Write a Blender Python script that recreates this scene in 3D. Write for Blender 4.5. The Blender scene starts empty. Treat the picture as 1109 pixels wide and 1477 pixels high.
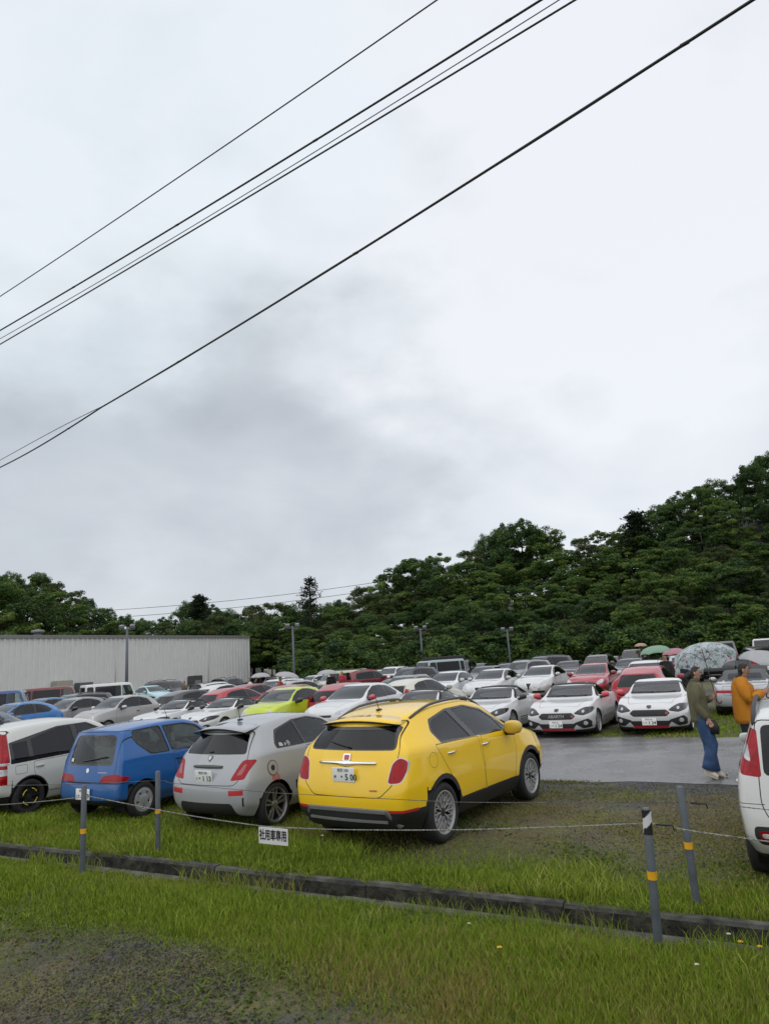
import bpy, bmesh, math, random
import numpy as np
from mathutils import Vector, Matrix, geometry, interpolate
from mathutils.bvhtree import BVHTree
random.seed(7); RNG = np.random.default_rng(11)
SC = bpy.context.scene; COL = SC.collection
R = math.radians
# ------------------------------------------------------------------ camera
CF, CP, CR, CH = 1000.0, R(12.07), R(3.8), 2.18        # focal (px of a 1109x1477 frame), pitch, roll, height
_X = Vector((1, 0, 0)); _U0 = Vector((0, -math.sin(CP), math.cos(CP))); _F = Vector((0, math.cos(CP), math.sin(CP)))
_Rt = math.cos(CR)*_X - math.sin(CR)*_U0; _Up = math.sin(CR)*_X + math.cos(CR)*_U0
def pray(x, y): return _F + ((x-554.5)/CF)*_Rt - ((y-738.5)/CF)*_Up
def G(x, y, z=0.0):
    d = pray(x, y); t = (z-CH)/d.z
    return Vector((d.x*t, d.y*t, z))
def AT(x, y, Y):
    d = pray(x, y); t = Y/d.y
    return Vector((d.x*t, Y, CH+d.z*t))
HDG = R(61.5); HV = Vector((math.cos(HDG), math.sin(HDG), 0)); UV = Vector((math.sin(HDG), -math.cos(HDG), 0))
def AB(a, b, z=0.0): return UV*a + HV*b + Vector((0, 0, z))
cam = bpy.data.cameras.new('camera'); co = bpy.data.objects.new('camera', cam); COL.objects.link(co)
cam.sensor_fit = 'VERTICAL'; cam.sensor_height = 36; cam.lens = 36*CF/1477; cam.clip_end = 3000; cam.clip_start = .05
co.matrix_world = Matrix(((_Rt.x, _Up.x, -_F.x, 0), (_Rt.y, _Up.y, -_F.y, 0), (_Rt.z, _Up.z, -_F.z, CH), (0, 0, 0, 1)))
SC.camera = co
# ------------------------------------------------------------------ objects
def tag(o, label=None, cat=None, group=None, kind=None):
    if label: o['label'] = label
    if cat: o['category'] = cat
    if group: o['group'] = group
    if kind: o['kind'] = kind
    return o
def link(name, me, mats=(), parent=None):
    o = bpy.data.objects.new(name, me); COL.objects.link(o)
    if me is not None and len(me.materials) == 0:
        for m in (mats if isinstance(mats, (list, tuple)) else [mats]): me.materials.append(m)
    if parent is not None: o.parent = parent
    return o
def empty(name, loc=(0, 0, 0), rz=0.0):
    o = bpy.data.objects.new(name, None); COL.objects.link(o); o.location = loc; o.rotation_euler = (0, 0, rz)
    o.empty_display_size = .2; return o
def bm_mesh(bm, name, smooth=True):
    me = bpy.data.meshes.new(name); bm.to_mesh(me); bm.free()
    if smooth: me.polygons.foreach_set('use_smooth', [True]*len(me.polygons))
    return me
def obj(name, bm, mats, parent=None, smooth=True, sharp=None):
    me = bm_mesh(bm, name, smooth)
    if sharp: me.set_sharp_from_angle(angle=R(sharp))
    return link(name, me, mats, parent)
def copy_tree(o, parent=None):
    c = o.copy(); COL.objects.link(c); c.parent = parent
    for ch in list(o.children): copy_tree(ch, c)
    return c
# ------------------------------------------------------------------ materials
MATS = {}
def new_mat(name):
    m = bpy.data.materials.new(name); m.use_nodes = True; nt = m.node_tree
    return m, nt, nt.nodes['Principled BSDF']
def P(name, col, rough=.5, metal=0.0, coat=0.0, spec=.5, noise=0.0, nscale=8.0, bump=0.0, bscale=60.0, coatr=.03, trans=0.0):
    if name in MATS: return MATS[name]
    m, nt, b = new_mat(name); N = nt.nodes; L = nt.links
    b.inputs['Base Color'].default_value = (*col, 1); b.inputs['Roughness'].default_value = rough; b.inputs['Metallic'].default_value = metal
    b.inputs['Coat Weight'].default_value = coat; b.inputs['Coat Roughness'].default_value = coatr; b.inputs['Specular IOR Level'].default_value = spec
    b.inputs['Transmission Weight'].default_value = trans
    tc = N.new('ShaderNodeTexCoord')
    if noise:
        n = N.new('ShaderNodeTexNoise'); n.inputs['Scale'].default_value = nscale; n.inputs['Detail'].default_value = 6
        L.new(tc.outputs['Object'], n.inputs['Vector'])
        mx = N.new('ShaderNodeMix'); mx.data_type = 'RGBA'
        mr = N.new('ShaderNodeMapRange'); mr.inputs[1].default_value = .3; mr.inputs[2].default_value = .7
        L.new(n.outputs['Fac'], mr.inputs[0]); L.new(mr.outputs[0], mx.inputs['Factor'])
        mx.inputs['A'].default_value = (*[c*(1-noise) for c in col], 1); mx.inputs['B'].default_value = (*[min(1, c*(1+noise)) for c in col], 1)
        L.new(mx.outputs['Result'], b.inputs['Base Color'])
    if bump:
        n2 = N.new('ShaderNodeTexNoise'); n2.inputs['Scale'].default_value = bscale; n2.inputs['Detail'].default_value = 4
        L.new(tc.outputs['Object'], n2.inputs['Vector'])
        bp = N.new('ShaderNodeBump'); bp.inputs['Strength'].default_value = bump; bp.inputs['Distance'].default_value = .02
        L.new(n2.outputs['Fac'], bp.inputs['Height']); L.new(bp.outputs['Normal'], b.inputs['Normal'])
    MATS[name] = m; return m
def paint(col, metal=0.0, rough=.38):
    """wet car paint: clear coat with fine rain beads and a little road dirt low on the body"""
    key = 'paint_%.3f_%.3f_%.3f_%.1f' % (*col, metal)
    if key in MATS: return MATS[key]
    m, nt, b = new_mat(key); N = nt.nodes; L = nt.links
    b.inputs['Roughness'].default_value = rough; b.inputs['Metallic'].default_value = metal
    b.inputs['Coat Weight'].default_value = 1.0; b.inputs['Coat Roughness'].default_value = .03; b.inputs['Coat IOR'].default_value = 1.5; b.inputs['Specular IOR Level'].default_value = .25
    tc = N.new('ShaderNodeTexCoord')
    n = N.new('ShaderNodeTexNoise'); n.inputs['Scale'].default_value = 3.0; n.inputs['Detail'].default_value = 8; L.new(tc.outputs['Object'], n.inputs['Vector'])
    sep = N.new('ShaderNodeSeparateXYZ'); L.new(tc.outputs['Object'], sep.inputs[0])
    mr = N.new('ShaderNodeMapRange'); mr.inputs[1].default_value = .62; mr.inputs[2].default_value = .18; mr.inputs[3].default_value = 0; mr.inputs[4].default_value = .55
    L.new(sep.outputs['Z'], mr.inputs[0])
    mul = N.new('ShaderNodeMath'); mul.operation = 'MULTIPLY'; L.new(mr.outputs[0], mul.inputs[0]); L.new(n.outputs['Fac'], mul.inputs[1])
    mx = N.new('ShaderNodeMix'); mx.data_type = 'RGBA'; mx.inputs['A'].default_value = (*col, 1); mx.inputs['B'].default_value = (.16, .145, .12, 1)
    L.new(mul.outputs[0], mx.inputs['Factor']); L.new(mx.outputs['Result'], b.inputs['Base Color'])
    v = N.new('ShaderNodeTexVoronoi'); v.inputs['Scale'].default_value = 130; L.new(tc.outputs['Object'], v.inputs['Vector'])
    r2 = N.new('ShaderNodeMapRange'); r2.inputs[1].default_value = .0; r2.inputs[2].default_value = .32; r2.inputs[3].default_value = 1; r2.inputs[4].default_value = 0
    L.new(v.outputs['Distance'], r2.inputs[0])
    bp = N.new('ShaderNodeBump'); bp.inputs['Strength'].default_value = .12; bp.inputs['Distance'].default_value = .004
    L.new(r2.outputs[0], bp.inputs['Height']); L.new(bp.outputs['Normal'], b.inputs['Coat Normal'])
    MATS[key] = m; return m
def glass(name, tint, ior=1.55):
    m = bpy.data.materials.new(name); m.use_nodes = True; nt = m.node_tree; N = nt.nodes; L = nt.links; N.clear()
    o = N.new('ShaderNodeOutputMaterial'); t = N.new('ShaderNodeBsdfTransparent'); t.inputs[0].default_value = (*tint, 1)
    g = N.new('ShaderNodeBsdfGlossy'); g.inputs['Roughness'].default_value = .02; g.inputs['Color'].default_value = (.95, .97, 1, 1)
    fr = N.new('ShaderNodeFresnel'); fr.inputs[0].default_value = ior
    tc = N.new('ShaderNodeTexCoord'); v = N.new('ShaderNodeTexNoise'); v.inputs['Scale'].default_value = 5; L.new(tc.outputs['Object'], v.inputs['Vector'])
    bp = N.new('ShaderNodeBump'); bp.inputs['Strength'].default_value = .05; bp.inputs['Distance'].default_value = .02
    L.new(v.outputs['Fac'], bp.inputs['Height']); L.new(bp.outputs['Normal'], g.inputs['Normal'])
    mx = N.new('ShaderNodeMixShader'); L.new(fr.outputs[0], mx.inputs[0]); L.new(t.outputs[0], mx.inputs[1]); L.new(g.outputs[0], mx.inputs[2])
    L.new(mx.outputs[0], o.inputs[0]); MATS[name] = m; return m
CM = dict(
    paint=paint((.8, .8, .78)), gap=P('panel_gap', (.012, .012, .012), .7), black=P('black_plastic', (.018, .018, .019), .55, bump=.05, bscale=300),
    gloss=P('gloss_black', (.010, .010, .011), .08, coat=.5), dgrey=P('grey_cladding', (.075, .075, .07), .5), silver=P('satin_silver', (.5, .5, .5), .35, .9),
    chrome=P('chrome', (.75, .76, .78), .12, 1.0), redlamp=P('red_lamp', (.32, .003, .008), .12, coat=.25, spec=.25, noise=.3, nscale=22), redlamp3=P('tail_lamp_lens', (.36, .10, .10), .12, coat=.4, spec=.3), guard=P('bumper_guard_grey', (.14, .14, .135), .45), redlamp2=P('red_lamp_inner', (.36, .008, .012), .2, coat=.15, spec=.2),
    clearlamp=P('clear_lamp', (.45, .46, .48), .1, coat=1.0, noise=.35, nscale=18), darklamp=P('dark_headlamp', (.028, .03, .034), .1, coat=.3, spec=.3, noise=.6, nscale=14),
    rubber=P('tyre_rubber', (.016, .016, .016), .75, bump=.1, bscale=90), alloy=P('alloy', (.46, .46, .46), .35, .35), dalloy=P('dark_alloy', (.06, .06, .065), .4, .7),
    hub=P('hubcap', (.42, .43, .44), .4, .4), barrel=P('wheel_barrel', (.02, .02, .02), .6), interior=P('car_interior', (.03, .03, .032), .85, noise=.2),
    seatlight=P('light_seat', (.30, .30, .29), .9, noise=.2), plate=P('plate_white', (.84, .84, .82), .4), plategreen=P('plate_green', (.01, .06, .04), .5),
    red=P('red_plastic', (.5, .02, .03), .3, coat=.6), redpaint=P('red_mirror', (.55, .025, .045), .25, coat=.9), yellow=P('yellow_mark', (.6, .42, .02), .5),
    white=P('white_mark', (.75, .75, .74), .4), canvas=P('soft_top_canvas', (.022, .023, .025), .85, bump=.1, bscale=200), orange=P('amber_lamp', (.6, .2, .02), .2, coat=.8),
    purple=P('dark_decal', (.03, .015, .05), .4), greycanvas=P('grey_soft_top', (.10, .10, .105), .85))
CM['glass'] = glass('window_glass', (.62, .72, .68), 1.55); CM['glassdark'] = glass('privacy_glass', (.10, .105, .11), 1.5)
CM['glassfront'] = glass('windscreen_glass', (.60, .72, .68), 1.85)
CM['glassmid'] = glass('rear_window_glass', (.30, .33, .33), 1.5)
# ------------------------------------------------------------------ shape helpers
def box(bm, c, s, rz=0.0, bevel=0.0, mi=0, rot=None):
    M = Matrix.Translation(c) @ (rot.to_4x4() if rot is not None else Matrix.Rotation(rz, 4, 'Z')) @ Matrix.Diagonal((s[0], s[1], s[2], 1))
    r = bmesh.ops.create_cube(bm, size=1, matrix=M); fs = set(f for v in r['verts'] for f in v.link_faces)
    if bevel:
        es = list(set(e for v in r['verts'] for e in v.link_edges))
        rr = bmesh.ops.bevel(bm, geom=es, offset=bevel, segments=2, affect='EDGES', profile=.6)
        fs = set(rr['faces']) | set(f for f in fs if f.is_valid)
    for f in fs: f.material_index = mi
    return fs
def tube(bm, pts, rad, n=8, mi=0, cap=True):
    pts = [Vector(p) for p in pts]; rads = rad if isinstance(rad, (list, tuple)) else [rad]*len(pts); rings = []
    prev = None
    for i, p in enumerate(pts):
        t = (pts[min(i+1, len(pts)-1)]-pts[max(i-1, 0)]).normalized()
        if prev is None: a = t.orthogonal().normalized()
        else: a = (prev-t*prev.dot(t)); a = a.normalized() if a.length > 1e-6 else t.orthogonal().normalized()
        prev = a; b = t.cross(a)
        rings.append([bm.verts.new(p+(a*math.cos(2*math.pi*k/n)+b*math.sin(2*math.pi*k/n))*rads[i]) for k in range(n)])
    for r0, r1 in zip(rings, rings[1:]):
        for k in range(n):
            f = bm.faces.new((r0[k], r0[(k+1) % n], r1[(k+1) % n], r1[k])); f.material_index = mi
    if cap:
        for r in (list(reversed(rings[0])), rings[-1]):
            try: bm.faces.new(r).material_index = mi
            except ValueError: pass
    return rings
def loft(bm, rings, cap=True, mi=0):
    """rings: lists of points, same count; closed around"""
    vs = [[bm.verts.new(p) for p in r] for r in rings]; n = len(vs[0])
    for r0, r1 in zip(vs, vs[1:]):
        for k in range(n): bm.faces.new((r0[k], r0[(k+1) % n], r1[(k+1) % n], r1[k])).material_index = mi
    if cap:
        bm.faces.new(list(reversed(vs[0]))).material_index = mi; bm.faces.new(vs[-1]).material_index = mi
    return vs
def ell(c, rx, ry, n=14, tilt=0.0):
    c = Vector(c); out = []
    for k in range(n):
        a = 2*math.pi*k/n; x = rx*math.cos(a); out.append(c+Vector((x*math.cos(tilt), ry*math.sin(a), x*math.sin(tilt))))
    return out
def lathe(bm, prof, n=32, axis='Y', c=(0, 0, 0), mi=0, s=1):
    rings = []
    for (r, y) in prof:
        rings.append([bm.verts.new(Vector(c)+Vector((r*math.cos(2*math.pi*k/n), y, r*math.sin(2*math.pi*k/n)))) if axis == 'Y' else
                      bm.verts.new(Vector(c)+Vector((r*math.cos(2*math.pi*k/n), r*math.sin(2*math.pi*k/n), y))) for k in range(n)])
    for r0, r1 in zip(rings, rings[1:]):
        for k in range(n): bm.faces.new((r0[k], r0[(k+1) % n], r1[(k+1) % n], r1[k])).material_index = mi
def sphere(bm, c, r, mi=0, sub=2, sc=(1, 1, 1)):
    M = Matrix.Translation(c) @ Matrix.Diagonal((r*sc[0], r*sc[1], r*sc[2], 1))
    rr = bmesh.ops.create_icosphere(bm, subdivisions=sub, radius=1, matrix=M)
    for f in set(f for v in rr['verts'] for f in v.link_faces): f.material_index = mi
_TXT = {}
def text_bm(s, size, align='CENTER', ext=.0012, bold=0.0):
    """lettering as a mesh in the XZ plane facing -Y"""
    key = (s, size, align, ext, bold)
    if key not in _TXT:
        cu = bpy.data.curves.new('txt', 'FONT'); cu.body = s; cu.size = size; cu.align_x = align; cu.align_y = 'CENTER'; cu.extrude = ext; cu.offset = bold; cu.resolution_u = 3
        o = bpy.data.objects.new('txt', cu); COL.objects.link(o); dg = bpy.context.evaluated_depsgraph_get()
        me = bpy.data.meshes.new_from_object(o.evaluated_get(dg)); bpy.data.objects.remove(o)
        me.transform(Matrix.Rotation(math.pi/2, 4, 'X')); _TXT[key] = me
    return _TXT[key].copy()
# ================================================================== cars
def rp(pts, r=.03, seg=3):
    """convex polygon with rounded corners"""
    n = len(pts); out = []
    for i in range(n):
        p = Vector(pts[i]); a = Vector(pts[i-1])-p; b = Vector(pts[(i+1) % n])-p; la, lb = a.length, b.length
        rr = min(r if not isinstance(r, (list, tuple)) else r[i], la*.45, lb*.45)
        if rr < 1e-4: out.append(tuple(p)); continue
        a.normalize(); b.normalize(); p0 = p+a*rr; p1 = p+b*rr
        for k in range(seg+1):
            t = k/seg; q = (1-t)**2*p0+2*t*(1-t)*p+t*t*p1; out.append((q.x, q.y))
    return out
def circ(c, r, n=26): return [(c[0]+r*math.cos(2*math.pi*k/n), c[1]+r*math.sin(2*math.pi*k/n)) for k in range(n)]
def area2(p): return sum(p[i-1][0]*p[i][1]-p[i][0]*p[i-1][1] for i in range(len(p)))
def grow(pts, d):
    if area2(pts) < 0: pts = pts[::-1]
    n = len(pts); out = []
    for i in range(n):
        p = Vector(pts[i]); a = (p-Vector(pts[i-1])); b = (Vector(pts[(i+1) % n])-p)
        if a.length < 1e-6 or b.length < 1e-6: continue
        a.normalize(); b.normalize(); n1 = Vector((a.y, -a.x)); n2 = Vector((b.y, -b.x)); m = n1+n2
        if m.length < 1e-5: m = n1
        m.normalize(); q = p+m*(d/max(.5, m.dot(n1))); out.append((q.x, q.y))
    return out
def hull(pts):
    pts = sorted(set(pts)); 
    def half(ps):
        h = []
        for p in ps:
            while len(h) > 1 and (h[-1][0]-h[-2][0])*(p[1]-h[-2][1])-(h[-1][1]-h[-2][1])*(p[0]-h[-2][0]) <= 0: h.pop()
            h.append(p)
        return h
    a = half(pts); b = half(pts[::-1]); return a[:-1]+b[:-1]
class Body:
    """closed smooth car shell from a station table, then cut into panels, panes and lamps"""
    def __init__(s, st, nose=.1, tail=.08, level=3, wscale=1.0):
        N = len(st); T = (-1, -.5, 0, .5, 1); idx = {}; V = []
        for i, q in enumerate(st):
            xs, ys, zs, zc = q[:4]; xs = [xs]*5 if not isinstance(xs, (list, tuple)) else xs; tb = q[4] if len(q) > 4 else 0
            for j in range(5):
                for k, t in enumerate(T):
                    if not (i in (0, N-1) or j in (0, 4) or k in (0, 4)): continue
                    x = xs[j]; z = zs[j]
                    if i == 0: x += nose*(1-t*t)
                    elif i == N-1: x -= tail*(1-t*t)
                    if j == 4: z += (zc-zs[4])*(1-t*t); x += tb*(1-t*t)
                    idx[i, j, k] = len(V); V.append((x, ys[j]*t*wscale, z))
        F = []
        def q4(a, b, c, d): F.append((idx[a], idx[b], idx[c], idx[d]))
        for i in range(N-1):
            for j in range(4):
                q4((i, j, 0), (i, j+1, 0), (i+1, j+1, 0), (i+1, j, 0)); q4((i, j, 4), (i+1, j, 4), (i+1, j+1, 4), (i, j+1, 4))
            for k in range(4):
                q4((i, 4, k), (i, 4, k+1), (i+1, 4, k+1), (i+1, 4, k)); q4((i, 0, k), (i+1, 0, k), (i+1, 0, k+1), (i, 0, k+1))
        for j in range(4):
            for k in range(4):
                q4((0, j, k), (0, j, k+1), (0, j+1, k+1), (0, j+1, k)); q4((N-1, j, k), (N-1, j+1, k), (N-1, j+1, k+1), (N-1, j, k+1))
        T0 = np.array(V); Pn = T0.copy(); me = bpy.data.meshes.new('shell'); me.from_pydata(V, [], F)
        o = bpy.data.objects.new('shell', me); COL.objects.link(o); md = o.modifiers.new('s', 'SUBSURF'); md.levels = 2; md.render_levels = 2
        cr = me.attributes.new('crease_edge', 'FLOAT', 'EDGE')
        inv = {v: k for k, v in idx.items()}
        for e in me.edges:
            a, b = inv[e.vertices[0]], inv[e.vertices[1]]
            w = 0
            if a[1] == b[1] == 3 and a[2] == b[2] and a[0] != b[0]: w = .6
            elif a[1] == b[1] and a[1] in (1, 2) and a[2] == b[2] and a[0] != b[0]: w = .42
            elif a[0] == b[0] == N-1 and ((a[2] == b[2] and a[2] in (0, 4)) or a[1] == b[1] == 4): w = .45
            elif a[0] == b[0] == 0 and a[2] == b[2] and a[2] in (0, 4): w = .25
            elif a[1] == b[1] == 0 and a[2] == b[2] and a[2] in (0, 4): w = .5
            elif a[1] == b[1] == 4 and a[2] == b[2] and a[2] in (0, 4): w = .42
            cr.data[e.index].value = w
        for it in range(4):
            me.vertices.foreach_set('co', Pn.astype(np.float32).ravel()); me.update()
            dg = bpy.context.evaluated_depsgraph_get(); ev = o.evaluated_get(dg); m2 = ev.to_mesh()
            c = np.zeros(len(m2.vertices)*3, np.float32); m2.vertices.foreach_get('co', c); ev.to_mesh_clear()
            if it < 3: Pn = Pn+(T0-c.reshape(-1, 3)[:len(V)])*.85
        md.levels = level; dg = bpy.context.evaluated_depsgraph_get(); ev = o.evaluated_get(dg)
        s.bm = bmesh.new(); s.bm.from_mesh(ev.to_mesh()); ev.to_mesh_clear(); bpy.data.objects.remove(o)
        bmesh.ops.recalc_face_normals(s.bm, faces=s.bm.faces); s.bm.normal_update()
        s.ref = s.bm.copy(); s.bvh = BVHTree.FromBMesh(s.ref); s.ref.faces.ensure_lookup_table()
        s.lay = s.bm.faces.layers.int.new('zone'); s.zones = [('body', 'paint', 0)]; s.extra = []; s.wells = []
    def zone(s, name, mat): s.zones.append((name, mat, 0)); return len(s.zones)-1
    def cut(s, view, poly, name, mat, inset=0.0, cond=None, thr=.04, gap=0.0):
        """S both sides, F front, B back, T top, D underside; name None keeps the faces in the body mesh with that material"""
        if gap: s.cut(view, grow(poly, gap*1.5), None, 'gap', cond=cond, thr=thr)
        for sg in ((1, -1) if view == 'S' else (1,)):
            zi = s.zone(name, mat); s.zones[zi] = (name, mat, inset); s._cut(view, sg, poly, zi, cond, thr)
    def cut2(s, view, poly, name, mat, **k):
        """a pair mirrored about the centre line for F / B views"""
        s.cut(view, poly, name, mat, **k); s.cut(view, [(-a, b) if view != 'T' else (a, -b) for a, b in poly], name, mat, **k)
    def _cut(s, view, sg, poly, zi, cond, thr):
        bm = s.bm
        if view == 'S': d = Vector((0, sg, 0)); A, B = 0, 2
        elif view == 'F': d = Vector((1, 0, 0)); A, B = 1, 2
        elif view == 'B': d = Vector((-1, 0, 0)); A, B = 1, 2
        elif view == 'T': d = Vector((0, 0, 1)); A, B = 0, 1
        else: d = Vector((0, 0, -1)); A, B = 0, 1
        if area2(poly) < 0: poly = poly[::-1]
        ax, bx = min(p[0] for p in poly)-.12, max(p[0] for p in poly)+.12; ay, by = min(p[1] for p in poly)-.12, max(p[1] for p in poly)+.12
        fs = []
        for f in bm.faces:
            if f.normal.dot(d) < thr: continue
            c = f.calc_center_median()
            if not (ax < c[A] < bx and ay < c[B] < by): continue
            if view == 'S' and c.y*sg < .15: continue
            if cond and not cond(c): continue
            fs.append(f)
        n = len(poly)
        for i in range(n):
            if not fs: break
            p, q = poly[i], poly[(i+1) % n]; e = (q[0]-p[0], q[1]-p[1]); l = math.hypot(*e)
            if l < 1e-6: continue
            no = Vector((0, 0, 0)); no[A] = e[1]/l; no[B] = -e[0]/l; pc = Vector((0, 0, 0)); pc[A] = p[0]; pc[B] = p[1]
            es = set(); vs = set()
            for f in fs: es.update(f.edges); vs.update(f.verts)
            r = bmesh.ops.bisect_plane(bm, geom=fs+list(es)+list(vs), dist=1e-5, plane_co=pc, plane_no=no)
            fs = [f for f in r['geom'] if isinstance(f, bmesh.types.BMFace) and (f.calc_center_median()-pc).dot(no) < 0]
        for f in fs: f[s.lay] = zi; f.normal_update()
    def hit(s, view, a, b, sg=-1):
        if view == 'S': o = Vector((a, 3*sg, b)); d = Vector((0, -sg, 0))
        elif view == 'F': o = Vector((4, a, b)); d = Vector((-1, 0, 0))
        elif view == 'B': o = Vector((-4, a, b)); d = Vector((1, 0, 0))
        else: o = Vector((a, b, 3)); d = Vector((0, 0, -1))
        l, n, i, _ = s.bvh.ray_cast(o, d)
        if l is None:
            l, n, i, _ = s.bvh.find_nearest(o+d*2)
        return l, n
    def arch(s, xa, Rw, Ra, flare=None, z0=None):
        zc = Rw if z0 is None else z0
        if flare: s.cut('S', circ((xa, zc), Ra+flare, 30), None, 'black')
        s.cut('S', circ((xa, zc), Ra, 30), 'hole', 'black'); s.wells.append((xa, zc, Ra))
        for sg in (1, -1):
            s.cut('D', [(xa-Ra, sg*.42), (xa+Ra, sg*.42), (xa+Ra, sg*1.2), (xa-Ra, sg*1.2)], 'hole', 'black')
    def normal(s, p):
        l, n, i, _ = s.bvh.find_nearest(p)
        f = s.ref.faces[i]; w = interpolate.poly_3d_calc([v.co for v in f.verts], l); r = Vector((0, 0, 0))
        for v, k in zip(f.verts, w): r += v.normal*k
        return r.normalized()
    def build(s):
        """-> list of (part name, mesh, material keys)"""
        bm = s.bm; out = []; groups = {}
        for f in bm.faces:
            z = s.zones[f[s.lay]]
            if z[0] == 'hole': continue
            key = 0 if (z[0] is None or f[s.lay] == 0) else f[s.lay]
            groups.setdefault(key, []).append((f, z))
        cache = {}; inner_v = []; inner_f = []; imap = {}
        for key, fl in groups.items():
            name, mk, inset = s.zones[key]; vm = {}; vs = []; ns = []; fc = []; mi = []; mk_list = [mk]
            for f, z in fl:
                ids = []
                for v in f.verts:
                    j = vm.get(v.index if v.index >= 0 else id(v)); kk = v
                    j = vm.get(kk)
                    if j is None:
                        n = cache.get(kk)
                        if n is None: n = cache[kk] = s.normal(v.co)
                        j = vm[kk] = len(vs); vs.append(v.co-n*inset); ns.append(n)
                    ids.append(j)
                fc.append(ids)
                if z[1] not in mk_list: mk_list.append(z[1])
                mi.append(mk_list.index(z[1]))
                if mk == 'paint' and f.calc_center_median().z > .3:
                    ii = []
                    for v in f.verts:
                        j = imap.get(v)
                        if j is None: j = imap[v] = len(inner_v); inner_v.append(v.co-cache[v]*.03)
                        ii.append(j)
                    inner_f.append(ii[::-1])
            if key == 0:
                nb = len(vs)
                for (xa, zc, Ra) in s.wells:
                    bi = mk_list.index('black') if 'black' in mk_list else (mk_list.append('black') or len(mk_list)-1)
                    for sg in (1, -1):
                        ly = None; ro = []
                        for k in range(25):
                            a = R(-25+230*k/24); x = xa+Ra*math.cos(a); z = zc+Ra*math.sin(a)
                            l, n, i, _ = s.bvh.ray_cast(Vector((x, 3*sg, z)), Vector((0, -sg, 0)))
                            if l is not None and abs(l.y) > .45: ly = abs(l.y)-.002
                            ro.append((x, z, ly))
                        fl_ = [y for _, _, y in ro if y]; b0 = len(vs)
                        for x, z, y in ro:
                            y = y or fl_[0]
                            vs.append(Vector((x, sg*y, z))); ns.append(Vector((0, sg, 0))); vs.append(Vector((x, sg*.40, z))); ns.append(Vector((0, sg, 0)))
                        for k in range(24):
                            q = b0+2*k; fc.append([q, q+1, q+3, q+2]); mi.append(bi)
                        fc.append([b0+2*k+1 for k in range(25)]); mi.append(bi)
            me = bpy.data.meshes.new(name); me.from_pydata([tuple(v) for v in vs], [], fc); me.polygons.foreach_set('material_index', mi)
            me.polygons.foreach_set('use_smooth', [True]*len(fc)); me.update()
            me.normals_split_custom_set_from_vertices([tuple(n) for n in ns])
            out.append((name, me, mk_list, None))
        me = bpy.data.meshes.new('lining'); me.from_pydata([tuple(v) for v in inner_v], [], inner_f)
        s.lining = me
        return out
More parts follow.
